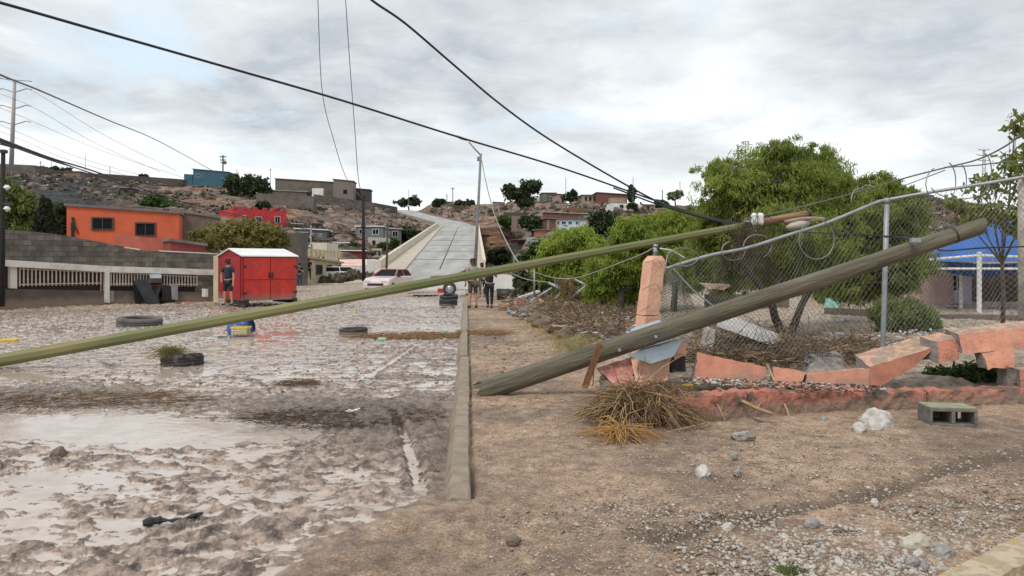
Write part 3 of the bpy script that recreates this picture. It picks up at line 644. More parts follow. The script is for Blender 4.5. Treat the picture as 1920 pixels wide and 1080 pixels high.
# hillside trees and bushes
GH = 'trees on the far hills'
hill_tr = [
 ('hill_tree', 'broad dark tree on the ridge right of the blue house', [(440, 345, 20, 18), (475, 345, 24, 18), (495, 352, 16, 14), (455, 358, 26, 12)], 455, 372, lf_dark, 330),
 ('hill_tree', 'tall dark clump of trees on the skyline right of the street lamp', [(962, 362, 20, 14), (990, 352, 18, 14), (1000, 350, 14, 12), (985, 375, 18, 14), (955, 352, 11, 8)], 985, 391, lf_dark, 330),
 ('hill_bush', 'low green tree on the skyline at the top of the hill road', [(755, 380, 13, 7), (775, 378, 12, 8)], 766, 387, lf_dark, 120),
 ('hill_bush', 'small dark tree on the skyline above the bare mound', [(820, 380, 10, 6), (830, 378, 6, 5)], 824, 386, lf_dark, 90),
 ('hill_bush', 'low row of dark bushes on the skyline left of the lamp pole', [(862, 381, 12, 5), (882, 382, 10, 5)], 870, 387, lf_dark, 90),
 ('hill_conifer', 'small pointed dark tree on the skyline right of the brown flat house', [(1183, 362, 6, 11), (1183, 350, 3, 6), (1184, 372, 7, 6)], 1183, 380, lf_dark, 90),
 ('hill_tree', 'pale green tree on the skyline between two masts', [(1258, 367, 7, 7), (1272, 364, 8, 8)], 1266, 377, leafmat('leaf_pale', (0.10, 0.13, 0.06), (0.22, 0.26, 0.12), 1, .2), 70),
 ('hill_bush', 'round dark bush on the slope below the meeting cables', [(1238, 382, 10, 7), (1246, 385, 8, 6)], 1241, 392, lf_dark, 90),
 ('hill_bush', 'green bush in the gully right of the lamp pole', [(950, 417, 14, 9), (940, 412, 10, 7)], 948, 428, leafmat('leaf_gully', (0.03, 0.055, 0.018), (0.075, 0.12, 0.03), .4, .2), 140),
 ('hill_tree', 'dark wide tree on the slope left of the white and blue house', [(1000, 420, 22, 15), (985, 415, 14, 11), (1015, 430, 16, 12)], 1000, 442, lf_dark, 260),
 ('hill_tree', 'dusky green tree right of the white and blue house', [(1130, 415, 26, 20), (1150, 430, 20, 18), (1115, 430, 15, 15)], 1132, 452, lf_dark, 330),
 ('hill_tree', 'green tree below the small white shack on the right slope', [(1010, 465, 20, 12), (1025, 478, 26, 14), (990, 480, 18, 10)], 1015, 492, leafmat('leaf_gully', (0, 0, 0), (0, 0, 0)), 220),
 ('hill_bush', 'dark scrub below the grey retaining wall', [(495, 385, 14, 6), (480, 398, 18, 7)], 490, 404, lf_dark, 120),
 ('hill_bush', 'small dark bush on the ridge left of the blue house', [(268, 332, 9, 4)], 268, 337, lf_dark, 50),
 ('hill_bush', 'dark bush above the roof of the orange house', [(290, 380, 30, 12), (310, 388, 24, 8)], 292, 394, leafmat('leaf_gully', (0, 0, 0), (0, 0, 0)), 200),
 ('hill_bush', 'green hedge in the village right of the black power pole', [(722, 462, 18, 5), (740, 456, 10, 8), (700, 466, 10, 5)], 722, 470, leafmat('leaf_gully', (0, 0, 0), (0, 0, 0)), 150),
 ('hill_bush', 'dark tree beside the left parapet near the top of the ramp', [(765, 440, 18, 12), (785, 440, 10, 8)], 770, 452, lf_dark, 150),
 ('hill_bush', 'dark round bush among the red roofed village houses', [(662, 462, 9, 5)], 662, 468, lf_dark, 70),
 ('hill_bush', 'dark scrub on the ridge between two far left walls', [(100, 318, 12, 5), (125, 321, 12, 5), (80, 317, 7, 4)], 105, 327, lf_dark, 110),
 ('hill_bush', 'scrub in front of the flat ridge houses on the right', [(1065, 370, 12, 6), (1075, 363, 7, 6)], 1068, 379, lf_dark, 90),
 ('hill_bush', 'dark bushes between the two white ridge huts', [(1185, 388, 9, 7)], 1186, 396, lf_dark, 60),
 ('hill_bush', 'dark tangled bushes beside the right parapet of the ramp', [(935, 478, 22, 14), (960, 486, 20, 14), (925, 492, 14, 10)], 940, 505, lf_dark, 260),
 ('hill_bush', 'brown green bushes on the slope at the far right', [(1840, 398, 12, 9), (1870, 410, 16, 8)], 1850, 414, lf_olive, 120)]
for nm, lab, lb, bx, by, lm_, nc_ in hill_tr:
    d = hit(bx, by + 1); base = Vector(((bx - 960) / F * d, d, gz((bx - 960) / F * d, d) - 0.3))
    d2 = d - 1.5
    tree(nm, lab, 'tree' if 'tree' in nm or 'conifer' in nm else 'bush', base, lobes_px(lb, d2), lm_, int(nc_ * 1.2), 18, 0.85 * d / 260, GH, droop=0.1, clump=0.30, trunk_r=0.0012 * d, aspect=1.8, shell=0.0)
# ------------------------------------------------------------------ buildings
frame_m = mat('window_frame', (0.05, 0.045, 0.045), rough=0.5)
glass_m = mat('window_glass', (0.010, 0.011, 0.013), (0.014, 0.016, 0.02), 0.6, 2, spec=0.08)
wframe = mat('white_frame', (0.62, 0.6, 0.56), rough=0.7)
def building(name, lab, cat, pxl, pxr, pyt, pyb, d0, d1=None, depth=6, wall=None, roof=None, wins=(), group=None, sink=0.8, over=0.25, slope=None, door=None, wf=None, pt=None):
    # front wall between two photo columns at distances d0 and d1; pyt = roof line rows at both ends
    d1 = d1 or d0; ptl, ptr = (pyt if isinstance(pyt, tuple) else (pyt, pyt))
    A = P(pxl, pyb, d0); B = P(pxr, pyb, d1); zl = P(pxl, ptl, d0).z; zr = P(pxr, ptr, d1).z
    zb = min(A.z, B.z) - sink; u = Vector((B.x - A.x, B.y - A.y, 0)); W = u.length; u.normalize(); nb = Vector((-u.y, u.x, 0))
    t = empty(name, (A.x, A.y, zb), lab, cat, group)
    a0, b0_ = Vector((A.x, A.y, 0)), Vector((B.x, B.y, 0)); c0, d0_ = b0_ + nb * depth, a0 + nb * depth
    def z(p, h): return Vector((p.x, p.y, h))
    MB().hexa([z(a0, zb), z(b0_, zb), z(c0, zb), z(d0_, zb)], [z(a0, zl), z(b0_, zr), z(c0, zr), z(d0_, zl)]).build('wall', wall, t)
    if roof:
        e = over; ra, rb = a0 - u * e - nb * e, b0_ + u * e - nb * e; rc, rd = c0 + u * e + nb * e, d0_ - u * e + nb * e
        s2 = slope or 0
        MB().hexa([z(ra, zl + .003), z(rb, zr + .003), z(rc, zr + s2 + .003), z(rd, zl + s2 + .003)], [z(ra, zl + .16), z(rb, zr + .16), z(rc, zr + s2 + .16), z(rd, zl + s2 + .16)]).build('roof', roof, t)
    H = min(zl, zr) - A.z
    def fr(u0, u1, v0, v1, proud): # box on the facade, fractions of width / height above A.z
        p0 = a0 + u * (W * u0) - nb * proud; p1 = a0 + u * (W * u1) - nb * proud
        return p0, p1, A.z + H * v0, A.z + H * v1
    for (u0, u1, v0, v1) in wins:
        p0, p1, z0, z1 = fr(u0, u1, v0, v1, 0.07); fw = min(0.09, (p1 - p0).length * 0.14)
        m = MB()
        for q0, q1, y0, y1 in ((p0, p1, z1 - fw, z1), (p0, p1, z0, z0 + fw), (p0, p0 + u * fw, z0 + fw, z1 - fw), (p1 - u * fw, p1, z0 + fw, z1 - fw), (p0.lerp(p1, .5) - u * fw * .3, p0.lerp(p1, .5) + u * fw * .3, z0 + fw, z1 - fw)):
            m.hexa([z(q0, y0), z(q1, y0), z(q1 + nb * .075, y0), z(q0 + nb * .075, y0)], [z(q0, y1), z(q1, y1), z(q1 + nb * .075, y1), z(q0 + nb * .075, y1)])
        w_ = m.build('window', wf or frame_m, t)
        q0, q1 = p0 + u * .01 + nb * .045, p1 - u * .01 + nb * .045
        MB().hexa([z(q0, z0 + .01), z(q1, z0 + .01), z(q1 + nb * .02, z0 + .01), z(q0 + nb * .02, z0 + .01)], [z(q0, z1 - .01), z(q1, z1 - .01), z(q1 + nb * .02, z1 - .01), z(q0 + nb * .02, z1 - .01)]).build('pane', glass_m, w_)
    if door:
        p0, p1, z0, z1 = fr(*door, 0.04)
        MB().hexa([z(p0, z0), z(p1, z0), z(p1 + nb * .06, z0), z(p0 + nb * .06, z0)], [z(p0, z1), z(p1, z1), z(p1 + nb * .06, z1), z(p0 + nb * .06, z1)]).build('door', frame_m, t)
    return t, (a0, u, nb, W, A.z, H)
orange = mat('orange_paint', (0.62, 0.125, 0.048), (0.52, 0.105, 0.045), 0.8, 1.2, 0.15, 8)
orange_old = mat('faded_red_plaster', (0.50, 0.14, 0.10), (0.40, 0.105, 0.07), 0.9, 1.5, 0.3, 8)
redp = mat('red_paint', (0.50, 0.035, 0.04), (0.40, 0.03, 0.035), 0.75, 1.0, 0.1, 8)
brick_red = mat('brick_brown', (0.20, 0.085, 0.06), (0.13, 0.06, 0.045), 0.9, 3)
greyw = blockmat('grey_block', (0.15, 0.135, 0.12), (0.10, 0.09, 0.08), (0.55, 0.5, 0.45), 0.8, 0.4)
greywf = mat('grey_wall_far', (0.155, 0.13, 0.11), (0.10, 0.085, 0.072), 0.95, 0.6, 0.4, 4)
darkw = mat('dark_wall_far', (0.085, 0.072, 0.065), (0.055, 0.047, 0.043), 0.95, 0.6)
white = mat('white_wall', (0.70, 0.70, 0.68), (0.58, 0.57, 0.54), 0.85, 0.8, 0.1, 8)
cream = mat('cream_wall', (0.55, 0.45, 0.31), (0.45, 0.36, 0.24), 0.85, 1.5, 0.2, 8)
beige = mat('beige_wall', (0.52, 0.42, 0.27), (0.36, 0.28, 0.18), 0.9, 1.6, 0.2, 8)
teal = mat('teal_paint', (0.035, 0.12, 0.17), (0.025, 0.085, 0.125), 0.7, 0.6)
bluew = mat('pale_blue_wall', (0.55, 0.68, 0.74), (0.46, 0.60, 0.66), 0.8, 1)
pinkw = mat('pink_wall', (0.42, 0.27, 0.25), (0.34, 0.22, 0.20), 0.9, 1.5, 0.2, 10)
roofg = mat('roof_grey', (0.20, 0.18, 0.165), (0.13, 0.115, 0.105), 0.9, 1.0)
roofw = mat('roof_white', (0.78, 0.78, 0.77), (0.66, 0.66, 0.65), 0.55, 1.2)
rust = mat('rusty_sheet', (0.24, 0.10, 0.055), (0.13, 0.07, 0.045), 0.85, 1.5)
tin = mat('tin_roof', (0.42, 0.40, 0.38), (0.26, 0.24, 0.22), 0.6, 1.2)
# orange house behind the block wall
t, fr_ = building('orange_house', 'bright orange two storey house with flat roof and two dark windows behind the block wall', 'house', 125, 335, (386, 401), 474, 45, 47, 7, orange, roofg,
    wins=[(0.215, 0.41, 0.56, 0.88), (0.60, 0.79, 0.42, 0.77)], sink=2.6, over=0.12)
a0, u, nb, W, z0, H = fr_
wire_fig = MB()
for k in range(2):
    c = a0 + u * (W * 0.05 + k * 0.02) - nb * 0.10
c = a0 + u * (W * 0.045) - nb * 0.06
wf_ = MB(); q = lambda du, dz: (c + u * du + Vector((0, 0, z0 + H * 0.16 + dz)))
wf_.tube([q(0, 0), q(0.02, 0.7), q(0.06, 1.0)], [0.06, 0.07, 0.09], 6).tube([q(.1, 0), q(.09, .7)], [.05, .06], 6).tube([q(.06, .95), q(.06, 1.45), q(.06, 1.62)], [.13, .12, .04], 6).tube([q(.06, 1.35), q(.3, 1.05), q(.35, .75)], [.04, .03, .03], 5).tube([q(.06, 1.62), q(.06, 1.8)], [.09, .07], 6)
tag(wf_.build('wall_sculpture', mat('black_iron', (0.015, 0.014, 0.014), rough=0.6), None), 'thin black metal wall ornament shaped like a standing figure on the orange house', 'ornament')
t2, _ = building('low_red_house', 'low faded red plaster building with a stained roof edge in front of the orange house', 'house', 215, 320, (438, 450), 476, 41, 42, 2.6, orange_old, None, sink=1.6)
t2, _ = building('low_red_house', 'small dark red shed roof beside the olive tree behind the wall', 'shed', 320, 385, (452, 462), 480, 39, 40, 2.2, mat('dark_red', (0.26, 0.055, 0.045), (0.2, 0.04, 0.035)), roofg, sink=1.6, over=0.1)
b_, _ = building('brown_house', 'plain brown rendered house side between the orange house and the olive tree', 'house', 337, 412, (398, 410), 474, 49, 50, 6, mat('brown_wall', (0.17, 0.125, 0.10), (0.13, 0.095, 0.08), 0.9), roofg, sink=2.4, over=0.08)
# red castellated house on the slope
d = hit(485, 424)
t, (a0, u, nb, W, z0, H) = building('castellated_house', 'bright red house with stepped parapet and three framed windows on the left hillside', 'house', 437, 537, (391, 396), 422, d, d + 6, 8, redp, None,
    wins=[(0.14, 0.24, 0.20, 0.62), (0.41, 0.53, 0.15, 0.58), (0.77, 0.88, 0.20, 0.66)], wf=wframe, sink=4)
for k in range(6):
    p = a0 + u * (W * (0.04 + 0.184 * k)) + nb * 0.25
    zt_ = z0 + (P(437, 391, d).z - z0) * 1.0
    zt_ = P(437 + k * 20, 391 + k * 1.0, d + k * 1.2).z
    MB().box((p.x, p.y, zt_ + 0.12), (W * 0.07, 0.5, 0.62), math.atan2(u.y, u.x)).build('merlon', redp, t)
# walls and houses on the ridges
def hb(name, lab, cat, pxl, pxr, pyt, pyb, wall, roof=None, wins=(), dep=6, dofs=0.0, grp=None, **k):
    mx = (pxl + pxr) / 2
    d = hit(mx, pyb) + dofs
    return building(name, lab, cat, pxl, pxr, pyt, pyb, d, d + k.pop('dd', 0.5), dep, wall, roof, wins, group=grp, sink=k.pop('sink', 4), over=k.pop('over', 0.3), **k)
GR = 'houses on the far hillsides'
hb('block_wall', 'grey block wall on the ridge beside the steel pylon at the far left', 'wall', -40, 66, (305, 310), 330, greywf, dep=8)
hb('block_wall', 'long low dark wall along the left ridge', 'wall', 184, 342, (325, 336), 350, darkw, dep=3)
hb('block_wall', 'low dark wall on the ridge right of the pylon wall', 'wall', 66, 186, (316, 326), 333, darkw, dep=2)
hb('stone_hut', 'small pinkish ruined hut on the left ridge', 'hut', 122, 150, 322, 336, mat('pinkish_stone', (0.26, 0.17, 0.14), (0.19, 0.13, 0.10)), roofg, dep=4, grp=GR)
hb('teal_house', 'dark teal flat house on the left ridge under the mast', 'house', 362, 428, (317, 323), 340, teal, roofg, wins=[(0.08, 0.2, 0.45, 0.8)], wf=wframe, grp=GR, dep=8)
hb('teal_shed', 'low teal shed joined to the left end of the teal ridge house', 'shed', 345, 361, (326, 327), 338, teal, None, grp=GR)
hb('flat_house', 'long unfinished grey flat roofed building on the ridge left of the ramp', 'house', 516, 626, (335, 342), 366, greywf, roofg, dep=9, grp=GR, wins=[(0.25, 0.32, 0.15, 0.4), (0.6, 0.68, 0.1, 0.35)])
hb('flat_house', 'grey upper storey block at the right end of the long ridge building', 'house', 625, 662, (336, 340), 366, mat('grey_tan', (0.2, 0.17, 0.145), (0.15, 0.125, 0.105)), roofg, dep=7, grp=GR, dofs=-2, wins=[(0.5, 0.7, 0.1, 0.4)])
hb('flat_house', 'small dark house stepping down at the right end of the grey ridge building', 'house', 662, 694, (353, 356), 372, darkw, roofg, dep=6, grp=GR)
hb('tin_shed', 'low shed with white roof strips in front of the grey ridge building', 'shed', 508, 575, (357, 360), 364, greywf, tin, dep=4, dofs=-4, grp=GR, sink=3)
hb('white_shed', 'small white walled lean-to in front of the grey ridge building', 'shed', 585, 606, (353, 353), 362, white, None, dep=2, dofs=-5, grp=GR, sink=1)
hb('retaining_wall', 'tall grey retaining wall stepping across the slope under the ridge building', 'wall', 480, 588, (362, 368), 390, greywf, None, dep=3, dofs=-3, sink=6)
hb('retaining_wall', 'lower right run of the grey retaining wall below the small dark house', 'wall', 588, 700, (364, 380), 388, greyw, None, dep=3, dofs=-2, sink=5)
hb('retaining_wall', 'low grey wall running down to the top of the hill road', 'wall', 690, 744, (378, 388), 394, darkw, None, dep=2, dofs=-8, sink=5)
# village in the hollow left of the ramp
hb('village_house', 'grey house with white roof edge and pink awning left of the ramp', 'house', 668, 718, (425, 425), 446, mat('bluegrey', (0.16, 0.18, 0.19), (0.11, 0.12, 0.13)), roofw, wins=[(0.1, 0.3, 0.3, 0.8), (0.6, 0.85, 0.3, 0.8)], wf=wframe, grp=GR)
hb('village_house', 'pink striped awning roof on the village house behind the power pole', 'awning', 692, 716, (415, 420), 424, mat('pink_awning', (0.62, 0.33, 0.30), (0.55, 0.45, 0.42)), None, grp=GR, dep=4, sink=0.2)
hb('village_house', 'pale village house with terrace wall just left of the ramp parapet', 'house', 690, 730, (445, 446), 462, mat('pale_wall2', (0.52, 0.49, 0.44), (0.4, 0.38, 0.33)), None, wins=[(.2, .35, .2, .7)], grp=GR)
hb('village_house', 'white shelter with posts near the left parapet', 'shed', 715, 752, (428, 430), 446, mat('slate', (0.12, 0.13, 0.14)), wframe, wins=[(0.1, 0.4, 0.1, 0.8), (0.55, 0.85, 0.1, 0.8)], grp=GR, wf=wframe)
hb('village_house', 'long shed with white roof edge behind the beige house', 'shed', 554, 612, (429, 432), 447, mat('slate', (0, 0, 0)), roofw, wins=[(.5, .6, .2, .6), (.75, .85, .2, .6)], wf=wframe, grp=GR)
hb('village_house', 'low dark shed with small pale door behind the white roofed shed', 'shed', 612, 662, (436, 438), 450, darkw, tin, wins=[(0.1, 0.3, 0.3, 0.9)], wf=wframe, grp=GR)
hb('village_house', 'dark red house with white roof in the middle of the village', 'house', 616, 652, (456, 456), 470, mat('deep_red', (0.22, 0.03, 0.03), (0.17, 0.025, 0.025)), roofw, wins=[(.42, .58, .1, .6)], wf=wframe, grp=GR)
hb('village_house', 'orange tiled roof house left of the black power pole', 'house', 650, 680, (449, 449), 460, mat('tile_orange', (0.42, 0.12, 0.06), (0.3, 0.09, 0.05)), rust, grp=GR)
hb('village_house', 'low red wall with pale coping below the village houses', 'wall', 612, 684, (470, 471), 480, mat('deep_red', (0, 0, 0)), roofw, grp=GR, dep=3)
hb('village_wall', 'long pale stone wall below the green hedge beside the ramp', 'wall', 684, 738, (476, 478), 486, mat('pale_wall2', (0, 0, 0)), None, grp=GR, dep=2)
hb('village_house', 'tan hut under the green hedge', 'hut', 697, 716, (466, 466), 476, cream, None, grp=GR, dep=3)
hb('village_house', 'white house with small square upper room behind the beige house', 'house', 578, 612, (450, 450), 466, mat('offwhite', (0.6, 0.57, 0.48), (0.5, 0.47, 0.4)), roofg, wins=[(0.3, 0.45, 0.1, 0.7), (0.62, 0.75, 0.1, 0.7)], grp=GR)
building('market_stall', 'white walled shop with faded orange and white striped canopy left of the power pole', 'shop', 637, 688, (500, 500), 524, 84, 84, 5, white, None, sink=0.5, wins=[(0.1, 0.35, 0.1, 0.6)])
o = MB(); a = P(636, 488, 82.5); b = P(688, 488, 82.5); c = P(688, 500, 81.5); d = P(636, 500, 81.5)
o.hexa([d, c, b, a], [q + Vector((0, 0, .12)) for q in (d, c, b, a)])
tag(o.build('striped_canopy', mat('canopy_stripe', (0.62, 0.30, 0.20), (0.66, 0.62, 0.58), 0.8, 0.9, stretch=(0.5, 0.2, 4)), None), 'faded orange and white shop canopy behind the white car', 'canopy')
building('white_hut', 'plain white block hut between the power pole and the ramp wall', 'hut', 688, 712, (486, 490), 528, 80, 80, 4, white, None, sink=0.5)
building('concrete_house', 'dark bare concrete building behind the red shed', 'house', 508, 577, (440, 436), 528, 52, 54, 7, mat('dark_concrete', (0.135, 0.118, 0.105), (0.09, 0.078, 0.07), 0.95, 1.2, 0.4, 10), None, sink=0.5)
t, (a0, u, nb, W, z0, H) = building('beige_house', 'beige crumbling house with three dark windows beside the brush', 'house', 577, 640, (484, 494), 524, 58, 72, 7, beige, mat('beige_parapet', (0.45, 0.36, 0.24), (0.3, 0.24, 0.16), 0.9, 2), sink=0.6,
    wins=[(0.20, 0.37, 0.26, 0.92), (0.52, 0.66, 0.22, 0.90), (0.84, 0.97, 0.2, 0.85)], wf=mat('dark_wood', (0.09, 0.06, 0.045)))
for k in range(9):
    p = a0 + u * (W * (0.06 + 0.11 * k)); MB().box((p.x, p.y, P(577, 484, 58).z + 0.45), (0.9, 0.22, 0.62), math.atan2(u.y, u.x)).build('parapet_post', beige, t)
building('beige_room', 'small beige upper room with pale roof slab behind the beige house', 'house', 586, 612, (455, 455), 492, 74, 74, 5, mat('offwhite', (0, 0, 0)), None, sink=4, wins=[(.35, .5, .2, .6), (.7, .85, .2, .6)])
# right hillside
GRR = 'houses on the right hill'
tan = mat('tan_wall', (0.36, 0.29, 0.22), (0.27, 0.21, 0.16), 0.9, 1); pk = mat('pink_far', (0.36, 0.25, 0.22), (0.28, 0.2, 0.17))
hb('hill_house', 'small grey hut with pale door on the right skyline beside the tall dark trees', 'hut', 1017, 1043, (362, 362), 378, mat('tan_dark', (0.14, 0.12, 0.1), (0.1, 0.085, 0.07)), roofg, wins=[(.1, .25, .1, .8), (.5, .7, .2, .6)], wf=wframe, grp=GRR)
hb('hill_house', 'pinkish hut on the right skyline next to the grey hut', 'hut', 1043, 1062, (364, 365), 378, pk, rust, grp=GRR)
hb('white_hut', 'tiny white cone roofed hut left of the skyline houses', 'hut', 1002, 1014, (367, 368), 372, white, None, grp=GRR, dep=2, sink=1.5)
hb('hill_house', 'tan house with three dark windows on the right skyline', 'house', 1092, 1121, (366, 366), 379, tan, roofg, wins=[(.15, .3, .2, .8), (.42, .58, .2, .8), (.7, .9, .2, .8)], grp=GRR)
hb('hill_house', 'long brown brick house with dark flat roof on the right skyline', 'house', 1120, 1176, (361, 365), 381, brick_red, roofg, grp=GRR, dofs=-1, dep=8)
hb('hill_house', 'pale plastered extension in front of the brown brick skyline house', 'house', 1144, 1174, (371, 371), 381, tan, None, grp=GRR, dofs=-4, dep=2)
hb('hill_house', 'white rounded hut with one dark window under the skyline houses', 'hut', 1148, 1176, (381, 382), 394, white, None, wins=[(.5, .75, .3, .85)], wf=rust, grp=GRR, dofs=-2)
hb('hill_house', 'small white hut right of the dark bushes under the skyline', 'hut', 1194, 1204, (383, 384), 393, white, None, grp=GRR, dofs=-1)
hb('hill_house', 'white and pale blue house with a row of windows above the bright trees', 'house', 1041, 1098, (411, 412), 425, bluew, roofg, wins=[(.05, .15, .3, .8), (.2, .36, .3, .8), (.42, .56, .3, .8), (.66, .78, .3, .8)], wf=wframe, grp=GRR, dep=5)
hb('hill_house', 'dark wooden porch at the left end of the white and blue house', 'hut', 1026, 1042, (410, 411), 432, brick_red, roofg, wins=[(.05, .2, .1, .9)], wf=bluew, grp=GRR, dep=5)
hb('hill_house', 'low shack with a long pale roof strip across the right slope', 'shack', 1022, 1106, (398, 402), 408, brick_red, tin, grp=GRR, dep=4)
hb('hill_house', 'rust roofed terrace hut above the long shack on the right slope', 'shack', 1060, 1104, (389, 391), 396, rust, None, grp=GRR, dep=3)
hb('hill_house', 'small white hut with a dark square window right of the lower slope', 'hut', 1022, 1038, (445, 445), 457, white, roofg, wins=[(.3, .6, .4, .8)], grp=GRR, dep=3)
hb('hill_house', 'pale grey ruined walls left of the small white hut', 'ruin', 997, 1016, (444, 446), 461, mat('pale_grey', (0.42, 0.40, 0.37), (0.3, 0.28, 0.26)), None, grp=GRR, dep=3)
hb('hill_house', 'low orange clay hut under the dark wooden porch', 'hut', 1012, 1030, (431, 432), 440, mat('clay', (0.38, 0.17, 0.10), (0.28, 0.13, 0.08)), roofg, grp=GRR, dep=3)
hb('hill_house', 'brown shack half hidden by the lamp pole on the right slope', 'shack', 906, 924, (440, 442), 456, rust, roofg, grp=GRR, dep=4)
hb('hill_house', 'reddish brick shack right of the ramp under the scrub', 'shack', 920, 934, (456, 457), 466, mat('clay', (0, 0, 0)), tin, grp=GRR, dep=3)
hb('hill_house', 'low brown hut on the skyline right of the lamp pole', 'hut', 926, 946, (379, 380), 386, pk, roofg, grp=GRR, dep=4)
hb('hill_house', 'low dark wall on the bare mound behind the lamp pole', 'wall', 831, 849, (378, 380), 384, darkw, None, grp=GRR, dep=2)
hb('ruined_wall', 'tall dark ruined block on the far right ridge behind the fence rail', 'ruin', 1722, 1752, (362, 366), 384, mat('dark_block', (0.14, 0.11, 0.095), (0.10, 0.08, 0.07)), None, dep=4)
hb('ruined_wall', 'reddish ruin with a round white hoop mark on the far right ridge', 'ruin', 1708, 1728, (374, 372), 388, brick_red, None, dep=3)
hb('ruined_wall', 'lower stepped stretch of ruined wall on the far right ridge', 'ruin', 1752, 1780, (373, 375), 388, mat('dark_block', (0, 0, 0)), None, dep=4)
hb('ruined_wall', 'long low ruined wall descending the far right ridge above the blue canopy', 'ruin', 1780, 1818, (376, 378), 390, mat('dark_block', (0, 0, 0)), None, dep=4)
hb('hill_house', 'white shack among scrub behind the fallen pole near the ramp foot', 'hut', 970, 992, (470, 470), 486, mat('pale_grey', (0, 0, 0)), roofg, grp=GRR, dep=3)
for a_ in (
 ('grey block hut with a dark doorway above the white roofed shed in the village', 588, 604, 419, 428, greywf, roofg, [(.3, .5, .05, .8)]),
 ('small blue grey hut left of the thin grey village post', 560, 576, 436, 445, MATS['slate'], tin, [(.3, .6, .2, .7)]),
 ('low white hut under the bare rocks left of the black power pole', 640, 656, 428, 436, white, rust, [(.3, .6, .2, .7)]),
 ('tan hut squeezed between the red village house and the orange roof', 634, 650, 446, 455, tan, tin, [(.3, .6, .2, .7)]),
 ('dull pink village hut behind the thin brown pole', 728, 744, 452, 461, pk, tin, [(.3, .6, .2, .7)]),
 ('grey shed with a tin roof below the long pale stone wall', 690, 712, 470, 477, greywf, tin, [(.2, .4, .2, .8)]),
 ('small white roofed hut low in the hollow beside the beige upper room', 616, 634, 482, 490, MATS['pale_wall2'], roofw, [(.3, .6, .2, .7)]),
 ('brown shack on the slope below the castellated red house', 548, 566, 420, 430, rust, tin, [(.3, .6, .2, .7)]),
 ('grey terrace wall below the tall dark skyline trees', 945, 1000, 398, 402, darkw, None, []),
 ('tan terrace wall crossing the slope under the white cone roofed hut', 960, 1022, 405, 409, MATS['pinkish_stone'], None, []),
 ('brown hut with tin roof right of the lamp pole, half up the slope', 958, 974, 432, 440, brick_red, tin, [(.3, .6, .2, .7)]),
 ('dark shack with an open front beside the green bush in the gully', 966, 990, 450, 460, darkw, rust, [(.2, .7, .1, .8)]),
 ('pale hut with a dark door low on the slope left of the bright trees', 944, 960, 462, 472, MATS['pale_grey'], tin, [(.3, .55, .05, .8)]),
 ('rust coloured lean-to behind the dusky green tree', 1100, 1118, 428, 437, rust, tin, []),
 ('small grey hut on the skyline between the tan and pinkish houses', 1074, 1090, 368, 378, MATS['tan_dark'], roofg, [(.3, .6, .2, .7)]),
 ('tan hut just below the meeting black cables', 1206, 1226, 384, 392, tan, rust, [(.3, .6, .2, .7)]),
 ('grey terrace wall running under the two white ridge huts', 1145, 1210, 396, 400, darkw, None, []),
 ('brown hut at the foot of the far right ruined ridge', 1735, 1760, 400, 410, brick_red, tin, [(.3, .5, .2, .7)]),
 ('small pale ruin half way up the far right slope', 1765, 1780, 396, 403, MATS['pale_grey'], None, []),
 ('dark grey hut on the slope above the orange house roof', 225, 250, 352, 362, darkw, tin, [(.3, .6, .2, .7)]),
 ('pale ruined hut low on the slag slope at the left', 150, 170, 350, 358, MATS['pinkish_stone'], None, [(.3, .6, .2, .7)]),
 ('grey hut under the long dark ridge wall', 285, 312, 346, 355, greywf, roofg, [(.3, .6, .2, .7)])):
    hb('hill_house' if a_[7] else 'terrace_wall', a_[0], 'hut' if a_[7] else 'wall', a_[1], a_[2], (a_[3], a_[3] + .6), a_[4], a_[5], a_[6], wins=a_[7], dep=4, grp='small huts and walls dotted over the hills', sink=3)
# ------------------------------------------------------------------ rocks and rubbish strewn on the hills (uncountable)
n = 9000
pxs = rng.uniform(-60, 1980, n); ds = rng.uniform(90, 300, n)
dr_ = np.interp(pxs, _hp[:, 0], _hp[:, 2]); df_ = np.interp(pxs, _hp[:, 0], _hp[:, 3]); k = (ds > df_ + 8) & (ds < dr_ - 2); pxs, ds = pxs[k], ds[k]
Xs = (pxs - 960) / F * ds; rx, _ = road_c(ds); k = (np.abs(Xs - rx) > 7) & (fbm(Xs, ds, 16, 3, 2.5) > -0.02); Xs, ds = Xs[k], ds[k]
zs = hills(Xs, ds, True); S = rng.uniform(0.25, 0.6, len(Xs)) * rng.choice([1, 1, 1.3, 2.6], len(Xs)); C = np.stack([Xs, ds, zs + S * 0.1], 1)
v, f = stones_mesh(C, S, 0.6, 0.3)
o = mesh_obj('hill_boulders', v, f, mat('hill_boulder', (0.22, 0.165, 0.13), (0.07, 0.053, 0.043), 0.95, 0.4, lo=0.42, hi=0.54), None); tag(o, 'brown boulders and rubble strewn over the far hillsides', 'rocks', None, 'stuff')
sel = rng.random(len(Xs)) < 0.10; cc = C[sel] + np.array([0.8, 0, 0.4]); v, f = stones_mesh(cc, rng.uniform(0.12, 0.34, len(cc)), 0.7, 0.3)
o = mesh_obj('hill_litter', v, f, mat('hill_litter', (0.66, 0.64, 0.60), (0.45, 0.43, 0.4), 0.8, 0.3), None); tag(o, 'pale scraps and litter scattered over the far hillsides', 'litter', None, 'stuff')
sel = rng.random(len(Xs)) < 0.30; cc = C[sel] + np.array([-1.5, 0, 0.3])
cl = np.repeat(cc, 16, 0) + rng.normal(size=(len(cc) * 16, 3)) * np.array([0.7, 0.5, 0.35]); uu = rng.normal(size=cl.shape) * 0.16; vv = rng.normal(size=cl.shape) * 0.16
